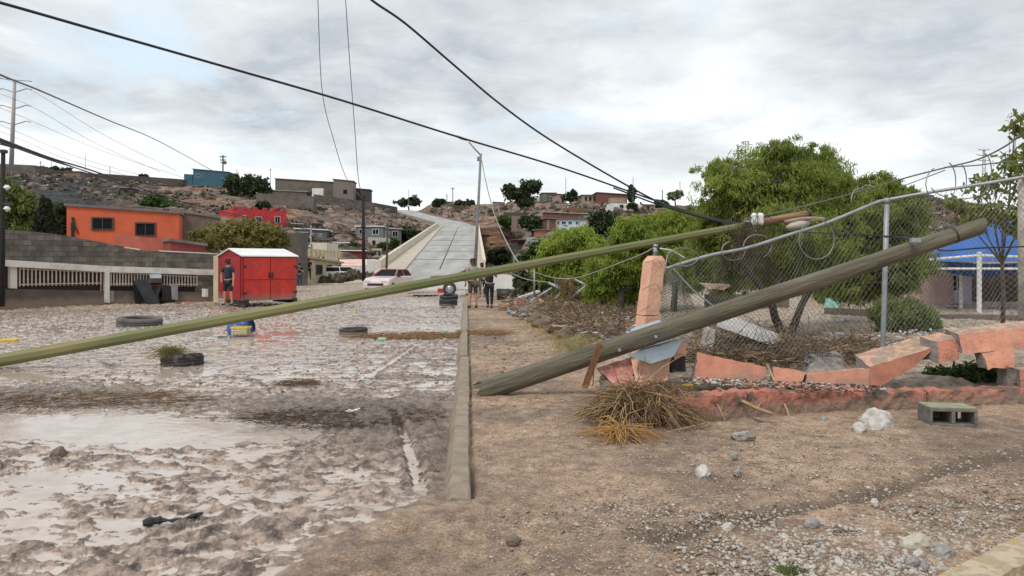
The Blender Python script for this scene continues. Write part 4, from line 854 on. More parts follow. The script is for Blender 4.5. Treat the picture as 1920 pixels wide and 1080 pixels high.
v, f = quads_mesh(cl, uu, vv); o = mesh_obj('hill_scrub', v, f, leafmat('scrub', (0.05, 0.05, 0.03), (0.13, 0.115, 0.065), 0.3, 0.1), None); tag(o, 'dull green desert scrub dotted over the far hillsides', 'scrub', None, 'stuff')

# ------------------------------------------------------------------ block wall on the left with picket grilles
blk = blockmat('block_wall_m', (0.21, 0.185, 0.16), (0.13, 0.112, 0.098), (0.42, 0.38, 0.33), 0.42, 0.21)
plinth = mat('plinth', (0.115, 0.095, 0.082), (0.085, 0.07, 0.06), 0.95, 1.2, 0.3, 14, dirt=.3)
wpaint = mat('white_paint_old', (0.66, 0.63, 0.57), (0.42, 0.38, 0.33), 0.85, 2.2, 0.3, 12, lo=0.45, hi=0.75)
def wd(px): return 27.3 + (33 - 27.3) * ((px + 0) / 400.0) * (33 / (33 - (33 - 27.3) * px / 400.0) if False else 1)
def WP(px, py): return P(px, py, wd(px))
t = empty('block_wall', (WP(200, 560).x, wd(200), 0), 'grey concrete block wall with white beam and picket grilles along the left side of the road', 'wall')
def wslab(pts, y0, y1, mt, name, th=0.2, proud=0.0, back=0.0):   # strip between photo rows following the wall
    mb = MB()
    for (pa, ya0, ya1), (pb, yb0, yb1) in zip(pts[:-1], pts[1:]):
        A, B = WP(pa, ya1), WP(pb, yb1); A2, B2 = WP(pa, ya0), WP(pb, yb0)
        n_ = Vector((-(B.y - A.y), (B.x - A.x), 0)).normalized()
        o1 = -n_ * proud; o2 = n_ * (th + back)
        mb.hexa([A + o1, B + o1, B + o2, A + o2], [A2 + o1, B2 + o1, B2 + o2, A2 + o2])
    return mb.build(name, mt, t)
wslab([(-60, 425, 485), (60, 434, 490), (120, 441, 494), (232, 462, 501.5)], 0, 0, blk, 'upper_blocks', 0.2)
wslab([(232.5, 467, 501.5), (300, 471, 506), (408, 477, 520)], 0, 0, blk, 'lower_blocks', 0.2)
wslab([(-60, 483, 495.5), (195, 498.5, 510), (400, 505.5, 516)], 0, 0, wpaint, 'white_beam', 0.14, 0.1)
wslab([(-60, 545, 600), (20, 542, 600), (196, 545, 590), (408, 548, 585)], 0, 0, plinth, 'plinth', 0.2)
wslab([(370, 519, 549), (408, 520, 549)], 0, 0, blk, 'end_blocks', 0.2)
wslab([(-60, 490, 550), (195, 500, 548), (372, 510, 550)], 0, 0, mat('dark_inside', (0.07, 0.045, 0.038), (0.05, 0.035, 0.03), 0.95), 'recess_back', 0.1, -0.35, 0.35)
wslab([(18, 496, 540.5), (31, 496.5, 541)], 0, 0, wpaint, 'white_post', 0.16, 0.06)
wslab([(195, 505, 567), (204, 505, 568)], 0, 0, wpaint, 'white_post', 0.16, 0.12)
wslab([(204.3, 545, 567), (213, 545, 566)], 0, 0, mat('grey_post', (0.3, 0.28, 0.25)), 'grey_post', 0.1, 0.06)
wslab([(232, 470, 500), (336, 473.5, 476)], 0, 0, None, 'x') if False else None
wslab([(234, 462.5, 464.5), (262, 467, 469.5)], 0, 0, wpaint, 'coping', 0.25, 0.02)
wslab([(300, 469.5, 471.5), (408, 475, 477)], 0, 0, wpaint, 'coping', 0.25, 0.02)
pick = mat('picket_paint', (0.60, 0.52, 0.44), (0.45, 0.36, 0.30), 0.8, 6)
for lo_, hi_, n_, ya, yb, za, zb in ((37, 189, 21, 501, 507.5, 537, 534), (208, 369, 30, 508, 516.5, 536, 537)):
    for kx in range(n_):
        px = lo_ + (hi_ - lo_) * kx / (n_ - 1); f_ = kx / (n_ - 1)
        a = WP(px, ya + (yb - ya) * f_); b = WP(px, za + (zb - za) * f_); MB().tube([b, a], 0.030, 6).build('picket', pick, t)
    A, B = WP(lo_ - 2, ya + 3), WP(hi_ + 2, yb + 3); MB().tube([A, B], 0.022, 6).build('rail', pick, t)
    A, B = WP(lo_ - 2, za - 3.5), WP(hi_ + 2, zb - 3.5); MB().tube([A, B], 0.022, 6).build('rail', pick, t)
# ------------------------------------------------------------------ canopy shelter, pink house and low wall at the right
bl = mat('blue_tarp', (0.015, 0.12, 0.42), (0.010, 0.085, 0.31), 0.55, 1.2, 0.4, 6)
D = 23.0
t = empty('shade_canopy', P(1835, 590, D), 'bright blue fabric shade canopy on white posts behind the fallen wooden pole', 'canopy')
c0, c1, c2, c3, pk_ = P(1722, 488, 22), P(1985, 488, 22), P(2010, 440, 27), P(1745, 452, 27), P(1868, 405, 24.5)
mb = MB(); nn = 10
def tarp(a, b, apex, sag):
    vs = []; o = len(mb.v)
    for i in range(nn + 1):
        for j in range(nn + 1):
            u_ = i / nn; v_ = j / nn; e = a.lerp(b, u_); p = e.lerp(apex, v_); p = p + Vector((0, 0, -sag * 4 * u_ * (1 - u_) * (1 - v_) * 0.5 - sag * math.sin(math.pi * v_) * 0.5)); vs.append(p)
    mb.v += [tuple(p) for p in vs]
    for i in range(nn):
        for j in range(nn): k = o + i * (nn + 1) + j; mb.f.append((k, k + nn + 1, k + nn + 2, k + 1))
tarp(c0, c1, pk_, 0.10); tarp(c1, c2, pk_, 0.2); tarp(c2, c3, pk_, 0.2); tarp(c3, c0, pk_, 0.2)
o = mb.build('tarp', bl, t, True)
# valance hanging at the front
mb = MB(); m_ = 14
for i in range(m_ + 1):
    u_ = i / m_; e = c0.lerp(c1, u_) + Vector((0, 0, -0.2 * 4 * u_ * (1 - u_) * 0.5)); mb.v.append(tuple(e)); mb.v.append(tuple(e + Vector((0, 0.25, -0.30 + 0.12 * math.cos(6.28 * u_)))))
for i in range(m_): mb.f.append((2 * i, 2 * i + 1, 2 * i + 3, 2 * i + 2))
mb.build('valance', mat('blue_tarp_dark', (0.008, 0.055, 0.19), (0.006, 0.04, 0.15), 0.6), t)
for px, py0, py1, dd, r in ((1836, 472, 596, 21.6, 0.065), (1802, 500, 592, 23.5, 0.05), (2000, 470, 600, 21.6, 0.065)):
    MB().tube([P(px, py1, dd), P(px, py0, dd)], r, 10).build('post', white, t)
MB().tube([P(1705, 490, 21.6), P(1836, 479, 21.6), P(2000, 485, 21.6)], 0.04, 8).build('frame_tube', white, t)
MB().tube([P(1710, 504, 21.6), P(1930, 504, 21.6), P(2000, 504, 21.6)], 0.035, 8).build('frame_tube', white, t)
MB().tube([P(1718, 490, 21.6), P(1785, 504, 23)], 0.03, 8).build('frame_tube', white, t)
building('pink_house', 'dusty pink house wall seen under the blue canopy', 'house', 1640, 1776, (492, 500), 600, 27, 25.5, 4, pinkw, mat('brown_eave', (0.12, 0.08, 0.07)), sink=0.4, over=0.2)
building('pale_house', 'pale lilac walled room with window right of the pink wall under the canopy', 'house', 1776.5, 1822, (508, 508), 592, 26.5, 26.5, 4, mat('lilac_wall', (0.55, 0.53, 0.60), (0.45, 0.43, 0.5)), None, wins=[(.02, .7, .52, .95)], wf=wframe, sink=0.4)
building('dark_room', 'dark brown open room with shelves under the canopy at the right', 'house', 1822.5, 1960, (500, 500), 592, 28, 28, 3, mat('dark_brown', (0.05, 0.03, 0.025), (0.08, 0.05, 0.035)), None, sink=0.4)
for k, (y0, lab) in enumerate(((574, 'upper grey bench plank under the blue canopy'), (584, 'lower grey bench plank under the blue canopy'))):
    mb = MB(); a, b = P(1775, y0, 24), P(1925, y0 + 1, 24); mb.box(((a.x + b.x) / 2, 24 - k * 0.5, a.z), ((b - a).x, 0.3, 0.06))
    for q in (a, b): mb.box((q.x + (0.1 if q is a else -0.1), 24 - k * 0.5, a.z / 2), (0.08, 0.25, a.z))
    tag(mb.build('bench', mat('grey_plank', (0.35, 0.32, 0.29), (0.25, 0.22, 0.2)), None), lab, 'bench', 'benches under the canopy')
lw = mat('low_wall_m', (0.17, 0.135, 0.115), (0.11, 0.085, 0.07), 0.95, 2, 0.5, 14)
mb = MB(); a, b = P(1545, 577, 20.5), P(1760, 588, 19.5)
def wallseg(a, b, hz, th, name, lab, m_, n=(40, 4, 2)):
    A, B = Vector((a.x, a.y, -0.1)), Vector((b.x, b.y, -0.1)); q = [A, B, Vector((b.x, b.y, b.z)), Vector((a.x, a.y, a.z))]
    nn_ = Vector((-(B.y - A.y), B.x - A.x, 0)).normalized() * th
    o = MB().rough(q, nn_, n, 0.02, 0.5).build(name, m_, None); return tag(o, lab, 'wall')
wallseg(P(1545, 577, 21), P(1762, 586, 19.6), 0, 0.3, 'low_wall', 'low brown muddy wall behind the yard in front of the pink house', lw)
wallseg(P(1762, 590, 19.2), P(1990, 592, 18.2), 0, 0.3, 'low_wall', 'low brown muddy wall under the blue canopy posts', lw)
building('teal_door_wall', 'turquoise painted panel glimpsed behind the big tree', 'panel', 1548, 1576, (545, 545), 580, 24, 24, 0.1, mat('turquoise', (0.30, 0.62, 0.55), (0.22, 0.5, 0.45)), None, sink=0.3)
building('cream_panel', 'cream wall panel glimpsed between the forked trunk and the turquoise panel', 'panel', 1515, 1546, (552, 552), 584, 25, 25, 0.3, mat('peach', (0.55, 0.42, 0.32), (0.48, 0.36, 0.28)), None, sink=0.3)
building('white_yard_wall', 'whitewashed yard wall behind the bright trees left of the pillar', 'wall', 1120, 1260, (528, 530), 556, 36, 36, 0.3, mat('pale_grey', (0, 0, 0)), None, sink=0.5)
building('white_yard_wall', 'white wall behind the person in black beside the kerb', 'wall', 918, 962, (512, 516), 548, 44, 44, 0.3, white, None, sink=0.5)
building('yard_shed_wall', 'dull brown yard wall behind the big tree trunk', 'wall', 1325, 1480, (552, 552), 585, 24, 24, 0.3, MATS['tan_dark'], None, sink=0.5)
# ------------------------------------------------------------------ kerb
kc = mat('kerb_concrete', (0.34, 0.275, 0.205), (0.22, 0.175, 0.135), 0.95, 4, 0.8, 40, lo=0.35, hi=0.65)
runs = [(4.95, 8.3, 'nearest length of rough concrete kerb with a broken end between mud and dirt'), (8.33, 12.4, 'second length of concrete kerb beside the broken butt of the fallen wooden pole'),
        (12.44, 17.4, 'third length of concrete kerb, just before the straw drift'), (17.45, 33.5, 'farthest length of concrete kerb running up to the standing people')]
for ki, (y0, y1, lab) in enumerate(runs):
    jx = [0, .012, -.01, 0.0][ki]; jz = [0, -.008, .006, -.012][ki]
    mb = MB(); n = max(10, int((y1 - y0) / 0.07)); prof = [(0.02, -0.2), (0.02, 0.02), (0.008, 0.04), (-0.105, 0.045), (-0.122, 0.03), (-0.19, -0.13), (-0.2, -0.2)]
    m = len(prof)
    for i in range(n + 1):
        y = y0 + (y1 - y0) * i / n; e = 0
        for k, (x, z) in enumerate(prof):
            wv = float(fbm(np.array(y), np.array(k * 0.9 + ki), 0.13, 3)) * 0.010
            endr = 0.05 * abs(float(fbm(np.array(k * 3.1), np.array(z * 9.), 0.3, 2))) if i == 0 else 0
            dz = -0.03 * (1 - min(1, (y - y0) / 0.12)) if (ki == 0 and z > 0) else 0
            mb.v.append((x - KD * y + wv + jx, y + endr, z + wv * 0.6 + jz * (z > -0.1) + dz))
    for i in range(n):
        for k in range(m - 1): a = i * m + k; mb.f.append((a, a + 1, a + m + 1, a + m))
    mb.f.append(tuple(range(m - 1, -1, -1))); mb.f.append(tuple(n * m + k for k in range(m)))
    tag(mb.build('concrete_kerb', kc, None, False), lab, 'kerb', 'lengths of kerb along the muddy road')
# yellow painted kerb in the lower right corner
yk = mat('yellow_kerb_paint', (0.50, 0.42, 0.30), (0.36, 0.28, 0.19), 0.9, 9, 0.8, 60, lo=0.42, hi=0.52, c3=(0.55, 0.38, 0.08))
A = P(1800, 1095, 3.5); B = P(1978, 985, 4.15); A.z = B.z = 0.16
dr = (B - A); dr.z = 0; dr.normalize(); nn_ = Vector((dr.y, -dr.x, 0))
A2 = A - dr * 0.6; B2 = B + dr * 1.5
q = [A2 + Vector((0, 0, -.4)) + nn_ * 0.19, B2 + Vector((0, 0, -.4)) + nn_ * 0.19, B2 + nn_ * 0.16, A2 + nn_ * 0.16]
mb = MB().rough([A2 + Vector((0, 0, -.4)), B2 + Vector((0, 0, -.4)), B2, A2], nn_ * 0.17, (60, 8, 8), 0.010, 0.10, 3)
tag(mb.build('painted_kerb', yk, None), 'worn yellow painted kerb block in the bottom right corner', 'kerb')

# ------------------------------------------------------------------ fallen lamp pole (long, green, eight sided)
gp = bpy.data.materials.new('green_pole_paint'); MATS['green_pole_paint'] = gp
gp = mat('green_pole', (0.115, 0.13, 0.045), (0.185, 0.18, 0.07), 0.6, 1.6, 0.15, 20, stretch=(0.35, 3, 3), c3=(0.30, 0.19, 0.085), lo=0.42, hi=0.62)
a0 = P(-150, 703, 11.9); a1 = P(1393, 423.5, 12.2); tip = P(1514, 401, 12.25)
t = empty('fallen_lamp_pole', a0, 'long green eight sided street lamp pole fallen diagonally across the whole street', 'lamp pole')
n = 14; pts = [a0.lerp(a1, i / n) for i in range(n + 1)]; mbp = MB().tube(pts, [0.119 + (0.062 - 0.119) * i / n for i in range(n + 1)], 8, twist=0.39); sh_ = mbp.build('shaft', gp, t); align_x(sh_, a1 - a0)
ax = (tip - a1).normalized()
galv = mat('galvanised', (0.40, 0.42, 0.43), (0.27, 0.29, 0.30), 0.45, 5, 0.2, 30, metal=0.5)
MB().tube([a1, tip], [0.063, 0.060], 16).build('wooden_tip', mat('tip_wood', (0.30, 0.19, 0.10), (0.17, 0.085, 0.05), 0.7, 3, 0.3, 20, stretch=(0.4, 1, 3)), t, True)
MB().tube([tip, tip + ax * 0.05], 0.07, 16).build('end_cap', mat('cap_dark', (0.06, 0.06, 0.055), rough=0.6), t)
dkm = mat('dark_metal', (0.04, 0.04, 0.042), rough=0.5, metal=0.3)
for f0 in (0.02, 0.10):
    c = a1 + ax * (f0 * 1.3); b_ = MB().tube([c, c + ax * 0.07], 0.082, 16).build('clamp_band', galv, t)
    MB().box(c + ax * 0.035 + Vector((0, -0.085, 0.01)), (0.10, 0.05, 0.07)).build('bolt', dkm, b_)
pr = P(1418, 412, 12.12)
for k in (0, 1):
    c = pr + Vector((k * 0.10 - 0.04, -0.03, 0.02))
    MB().tube([c + Vector((0, 0, -0.11)), c + Vector((0, 0, -0.06)), c, c + Vector((0, 0, 0.05)), c + Vector((0, 0, 0.09))], [0.035, 0.058, 0.046, 0.060, 0.03], 12).build('insulator', mat('porcelain', (0.78, 0.77, 0.74), rough=0.25), t, True)
MB().tube(spline([P(1470, 416, 12.15), P(1500, 411, 12.1), P(1525, 409.5, 12.0), P(1546, 411.5, 12.0)], 5), 0.033, 10).build('lamp_arm', mat('arm_brown', (0.33, 0.24, 0.18), (0.25, 0.17, 0.12), 0.6, 4), t, True)
lh = empty  # lamp head: a flattened shell
c = P(1496, 422, 12.1)
mb = MB(); T = Matrix.Translation(c) @ Matrix.Rotation(R(-12), 4, 'Y') @ Matrix.Diagonal((1.9, 1.0, 0.55, 1))
mb.lathe([(0.01, -0.12), (0.08, -0.10), (0.11, -0.02), (0.10, 0.06), (0.05, 0.11), (0.01, 0.12)], 16, T)
mb.build('lamp_head', mat('lamp_head', (0.45, 0.40, 0.33), (0.36, 0.31, 0.25), 0.5), t, True)

# ------------------------------------------------------------------ fallen wooden pole with a broken butt
wood = mat('pole_wood', (0.175, 0.155, 0.105), (0.085, 0.075, 0.052), 0.85, 6, 1.0, 30, stretch=(0.22, 2.6, 2.6), lo=0.36, hi=0.62)
w0 = P(905, 733, 8.95); w1 = P(1832, 427, 8.55)
t = empty('fallen_wooden_pole', w0, 'thick weathered wooden utility pole lying on the broken salmon wall', 'utility pole')
axw = (w1 - w0).normalized(); sdx = axw.cross(Vector((0, 0, 1))).normalized(); upx = sdx.cross(axw).normalized()
mb = MB(); nr, ns = 90, 28
Lw = (w1 - w0).length
for i in range(nr + 1):
    f_ = i / nr; r = 0.127 + (0.092 - 0.127) * f_
    for k in range(ns):
        th = 2 * math.pi * k / ns; cr = 0.9 * max(0, 1 - abs(((th - 3.75 - 0.25 * math.sin(f_ * 5)) + math.pi) % (2 * math.pi) - math.pi) / 0.20) * (0.05 < f_ < 0.85)
        rr = r * (1 + 0.03 * float(fbm(np.array(f_ * 7), np.array(k * 0.6), 0.6, 3))) - 0.028 * cr
        off = 0
        if i == 0: off = -0.16 * float(vn(np.array(k * 0.9 + .3), np.array(3.3))) ** 2 + 0.05 * (k % 2)
        if i == nr: off = 0.10 * (0.5 + 0.5 * math.cos(th - 1.2))
        p = w0 + axw * (Lw * f_ + off) + (sdx * math.cos(th) + upx * math.sin(th)) * rr; mb.v.append(tuple(p))
for i in range(nr):
    for k in range(ns): a = i * ns + k; b_ = i * ns + (k + 1) % ns; mb.f.append((a, b_, b_ + ns, a + ns))
o_ = len(mb.v); mb.v.append(tuple(w0 + axw * 0.09)); mb.v.append(tuple(w1 + axw * 0.04))
for k in range(ns): mb.f.append((o_, (k + 1) % ns, k)); mb.f.append((o_ + 1, nr * ns + k, nr * ns + (k + 1) % ns))
align_x(mb.build('shaft', wood, t, False), w1 - w0)
for px, py in ((1229, 631), (1161, 656)):
    c = P(px, py, 8.68); MB().tube([c, c + Vector((0, -0.03, 0))], 0.018, 10).build('bolt', galv, t)
for f_ in (0.80, 0.955):
    c = w0 + axw * Lw * f_; mb = MB(); mb.tube([c - axw * .012, c + axw * .012], 0.110 - 0.014 * f_, 20).build('wire_wrap', dkm, t)
c = P(1716, 450, 8.4); MB().box(c, (0.10, 0.06, 0.05)).build('clamp', galv, t)

# ------------------------------------------------------------------ salmon wall: base course, broken pieces, pillar
salmon = mat('salmon_paint', (0.56, 0.24, 0.155), (0.43, 0.175, 0.115), 0.88, 4, 0.7, 30, lo=0.36, hi=0.58, c3=(0.27, 0.16, 0.115), dirt=.35)
salmonl = mat('salmon_light', (0.74, 0.45, 0.31), (0.63, 0.32, 0.22), 0.88, 3, 0.5, 30, lo=0.36, hi=0.66)
pinkr = mat('pinkish_paint', (0.58, 0.28, 0.24), (0.46, 0.14, 0.12), 0.9, 7, 0.8, 30, lo=0.42, hi=0.60)
based = mat('base_course', (0.47, 0.185, 0.13), (0.40, 0.15, 0.11), 0.92, 4, 0.9, 26, c3=(0.14, 0.105, 0.08), lo=0.40, hi=0.50, dirt=.16)
core = mat('block_core', (0.22, 0.20, 0.18), (0.14, 0.125, 0.11), 0.95, 5, 0.6, 30)
topm = mat('salmon_top', (0.62, 0.36, 0.25), (0.34, 0.26, 0.20), 0.95, 9, 1.0, 40, lo=0.42, hi=0.56)
def gpt(px, py): g = G(px, py); return g
bf = [gpt(1252, 797), gpt(1400, 782), gpt(1560, 772), gpt(1740, 765), gpt(1990, 757)]
t = empty('wall_base_course', bf[2], 'chipped red foundation course of the wrecked wall, from the straw heap to the right edge', 'wall')
hts = [0.27, 0.26, 0.21, 0.18, 0.17]
for i in range(4):
    a, b = bf[i], bf[i + 1]; ha, hb_ = hts[i], hts[i + 1]
    q = [Vector((a.x, a.y, -.12)), Vector((b.x, b.y, -.12)), Vector((b.x, b.y, hb_)), Vector((a.x, a.y, ha))]
    if i: q = [p + Vector((0, 0, 0)) for p in q]
    MB().rough(q, (-0.04, 0.24, 0), (60, 8, 6), 0.030, 0.10, i * 3, 0.03).build('course', based, t)
def slab(name, lab, corners, d, back, mt, cat='wall fragment', n=(16, 7, 4), amp=0.012, grp='broken pieces of the salmon wall', seed=0):
    dd = d if isinstance(d, (list, tuple)) else [d] * 4
    q = [P(c[0], c[1], dd[i]) for i, c in enumerate(corners)]
    wall_ = 'wall' in cat
    o = MB().rough(q, back, (n[0] * 2, n[1] * 2, n[2] * 2) if wall_ else n, amp, 0.12, seed, 0.022 if wall_ else 0).build(name, mt, None)
    if wall_:
        o.data.materials.append(core); o.data.materials.append(topm); nx_, nz_, ny_ = n[0] * 2, n[1] * 2, n[2] * 2; k1 = nx_ * nz_; idx_ = np.zeros(len(o.data.polygons), np.int32)
        idx_[k1:2 * k1] = 1; idx_[2 * k1:2 * k1 + nx_ * ny_] = 2; idx_[2 * k1 + nx_ * ny_:] = 1; o.data.polygons.foreach_set('material_index', idx_)
    return tag(o, lab, cat, grp)
slab('wall_fragment', 'long leaning salmon wall slab with a white card stuck at its foot', [(1299, 716), (1432, 728), (1437, 689), (1308, 660)], [8.45, 8.4, 8.6, 8.65], (0.02, 0.17, -0.02), salmon, seed=1)
slab('wall_fragment', 'short salmon wall slab right of the long pale stick', [(1452, 728), (1500, 724), (1512, 697), (1447, 687)], [8.4, 8.4, 8.5, 8.5], (0.02, 0.17, -0.02), mat('salmon_mid', (0.62, 0.29, 0.195), (0.49, 0.215, 0.145), 0.9, 4, .7, 30, lo=0.36, hi=0.58, c3=(0.30, 0.18, 0.13)), seed=2)
slab('wall_fragment', 'low salmon wall slab with rounded right end beside the dark wedge piece', [(1506, 730), (1628, 733), (1634, 690), (1514, 701)], [8.35, 8.35, 8.5, 8.5], (0.02, 0.18, -0.02), salmon, seed=3)
slab('wall_fragment', 'large wedge shaped wall slab tilted up to the right in deep shade below', [(1634, 734), (1712, 690), (1757, 650), (1630, 688)], [8.3, 8.5, 8.7, 8.5], (0.00, 0.36, 0.10), mat('salmon_shaded', (0.36, 0.145, 0.09), (0.24, 0.095, 0.06), .9, 3, .6, 30), seed=4)  # deep shade on the wedge is put into a darker salmon
slab('wall_fragment', 'squarish hanging salmon wall piece between the wedge and the top slab', [(1761, 683), (1797, 673), (1797, 632), (1757, 641)], [8.55, 8.65, 8.75, 8.65], (-0.10, 0.20, 0.04), salmon, seed=5)
slab('wall_fragment', 'long pale salmon top slab reaching the right edge of the view', [(1804, 664), (1990, 648), (1990, 607), (1796, 627)], [8.6, 8.7, 8.8, 8.7], (0.0, 0.26, 0.045), mat('salmon_mid', (0, 0, 0)), n=(26, 7, 4), seed=6)
slab('wall_fragment', 'salmon wall piece hanging under the long top slab', [(1852, 693), (1905, 689), (1900, 656), (1842, 663)], [8.5, 8.5, 8.6, 8.6], (0.0, 0.18, 0.01), mat('salmon_mid', (0, 0, 0)), seed=7)
slab('wall_fragment', 'grey backed salmon block on the base course at the right edge', [(1913, 727), (1990, 727), (1990, 690), (1913, 693)], 8.5, (-0.02, 0.20, 0.0), salmon, seed=8)
slab('wall_fragment', 'bare grey block left of the salmon block at the right edge', [(1888, 725), (1912, 727), (1912, 693), (1888, 694)], 8.55, (0.0, 0.18, 0.0), core, seed=9)
slab('wall_fragment', 'pink rough plastered slab leaning under the middle of the fallen wooden pole', [(1166, 738), (1190, 728), (1183, 668), (1118, 690)], [8.5, 8.55, 9.0, 8.9], (0.05, 0.14, -0.07), pinkr, seed=10)
slab('wall_fragment', 'pale orange block under the grey metal sheet', [(1190, 730), (1252, 712), (1262, 650), (1183, 668)], [8.55, 8.5, 8.75, 8.85], (0.05, 0.28, 0.0), salmonl, seed=11)
slab('wall_fragment', 'small pale orange block end with a dark hollow beside the leaning slab', [(1262, 676), (1287, 665), (1288, 640), (1264, 652)], [8.75, 8.8, 8.8, 8.75], (0.03, 0.24, 0.0), salmonl, seed=12)
slab('wall_fragment', 'dark broken hollow block above the straw heap', [(1258, 700), (1286, 697), (1287, 668), (1257, 676)], [8.7, 8.7, 8.8, 8.8], (0.0, 0.2, 0.0), mat('dark_core', (0.05, 0.042, 0.035), (0.03, 0.025, 0.02), .95, 6, .6, 30), seed=13)
slab('wall_fragment', 'grey rubble lump wedged below the pink slab', [(1130, 738), (1172, 752), (1168, 722), (1122, 704)], [8.6, 8.4, 8.7, 8.8], (0.1, 0.3, 0.0), core, n=(12, 8, 6), amp=0.05, seed=14)
# pillar
pb = P(1197, 738, 9.45); pt_ = P(1227, 487, 9.45)
t = empty('salmon_pillar', pb, 'cracked leaning salmon pillar with a short steel pipe on top', 'pillar')
axp = (pt_ - pb).normalized(); ry_ = R(-22); ux = Vector((math.cos(ry_), -math.sin(ry_) * -1 * -1, 0)); ux = Vector((math.cos(R(24)), math.sin(R(24)) * 1, 0)); uy = Vector((-math.sin(R(24)), math.cos(R(24)), 0))
hwid = 0.104
def col4(c, hw): return [c - ux * hw - uy * hw, c + ux * hw - uy * hw, c + ux * hw + uy * hw, c - ux * hw + uy * hw]
segs = [(0.0, 0.585), (0.588, 0.992)]
for si, (s0, s1) in enumerate(segs):
    c0_ = pb.lerp(pt_, s0); c1_ = pb.lerp(pt_, s1); L4, U4 = col4(c0_, hwid + (0.006 if si == 0 else 0)), col4(c1_, hwid + (0.006 if si == 0 else 0))
    MB().rough([L4[0], L4[1], U4[1], U4[0]], uy * (2 * hwid), (8, 26, 8), 0.004, 0.11, si + 20, 0.006).build('shaft', salmonl, t)
c1_ = pb.lerp(pt_, 0.992); c2_ = c1_ + axp * 0.065; MB().hexa(col4(c1_, hwid - .004), col4(c2_, hwid * 0.62)).build('cap', salmonl, t)
MB().tube([c2_ - axp * 0.02, P(1229, 462, 9.42)], 0.026, 10).tube([P(1229.5, 473, 9.42), P(1229.5, 470, 9.42)], 0.034, 10).build('steel_pipe', galv, t, True)
MB().tube([P(1229.3, 463, 9.42), P(1229.5, 458, 9.42)], [0.034, 0.03], 10).build('pipe_cap', galv, t, True)
mb = MB(); mb.tube([P(1200, 585, 9.2), P(1217, 579, 9.2)], 0.004, 4); 
# cracks stay as shallow dark grooves in the plaster
for pts_ in ([(1203, 545), (1214, 538), (1232, 533), (1240, 553)], [(1199, 584), (1210, 579), (1220, 573)], [(1211, 493), (1222, 489), (1232, 486), (1242, 500)]):
    cr = []
    for (x, y) in pts_: cr.append(P(x, y, 9.30))
    MB().tube(spline(cr, 4), 0.0028, 4).build('crack', mat('crack_dark', (0.16, 0.06, 0.04), rough=1), t)
# metal sheets
sheet = mat('sheet_metal', (0.27, 0.315, 0.35), (0.22, 0.26, 0.29), 0.45, 4, 0.15, 14, metal=0.35)
def poly(name, lab, pts, mt, cat, thick=0.004, parent=None):
    q = [P(*p) for p in pts]; v = [tuple(x) for x in q]
    o = mesh_obj(name, v, [tuple(range(len(v)))], mt, parent); s_ = o.modifiers.new('s', 'SOLIDIFY'); s_.thickness = thick
    return tag(o, lab, cat) if lab else o
poly('metal_sheet', 'flat blue grey metal sheet with cut corners under the wooden pole', [(1180, 667, 8.55), (1220, 682, 8.35), (1263, 668, 8.4), (1283, 634, 8.75), (1250, 640, 8.95), (1200, 655, 8.8)], sheet, 'metal sheet')
poly('metal_sheet', 'pale blue metal sheet sticking up behind the wooden pole at the foot of the pillar', [(1180, 640, 9.05), (1183, 617, 9.1), (1234, 600, 9.2), (1250, 606, 9.2), (1240, 634, 9.05)], mat('sheet_pale', (0.42, 0.50, 0.56), (0.34, 0.41, 0.46), .45, 4), 'metal sheet')
q = [P(1090, 728, 8.55), P(1102, 730, 8.55), P(1131, 648, 8.6), P(1121, 642, 8.6)]
tag(MB().rough(q, (0, 0.03, 0), (3, 14, 2), 0.006, .06).build('brown_board', mat('rusty_board', (0.20, 0.085, 0.04), (0.12, 0.05, 0.025), .85, 8, .6, 30), None), 'narrow rusty brown board leaning on the wooden pole near its butt', 'board')
tag(MB().tube(spline([P(1110, 705, 8.5), P(1113, 690, 8.5), P(1112, 715, 8.48), P(1111, 724, 8.48)], 3), 0.006, 5).build('bent_rod', mat('rusty_rod', (.1, .05, .03)), None), 'thin bent rod hanging beside the brown board', 'rod')
# ------------------------------------------------------------------ chain link fence
t = empty('chain_link_fence', G(1655, 676), 'buckled chain link fence with grey steel top rail and one upright post', 'fence')
rail = [P(1238, 508, 9.5), P(1260, 500, 9.5), P(1330, 479, 9.6), P(1400, 465, 9.7), P(1480, 440, 9.8), P(1550, 418, 9.9), P(1640, 381, 10.0), P(1663, 375, 10.0), P(1740, 361, 9.8), P(1830, 347, 9.6), P(1925, 331, 9.4), P(1990, 321, 9.3)]
steel = mat('fence_steel', (0.36, 0.38, 0.39), (0.27, 0.29, 0.30), 0.5, 5, .2, 30, metal=0.4)
rp = spline(rail, 6); MB().tube(rp, 0.023, 10).build('top_rail', steel, t, True)
MB().tube([P(1654, 690, 10.0), P(1655, 660, 10), P(1659, 520, 10), P(1663, 374, 10.0)], 0.034, 12).tube([P(1663, 382, 10.0), P(1663, 371, 10)], 0.04, 12).build('post', steel, t, True)
wire = mat('fence_wire', (0.30, 0.30, 0.27), (0.16, 0.16, 0.15), 0.55, 3, metal=0.3)
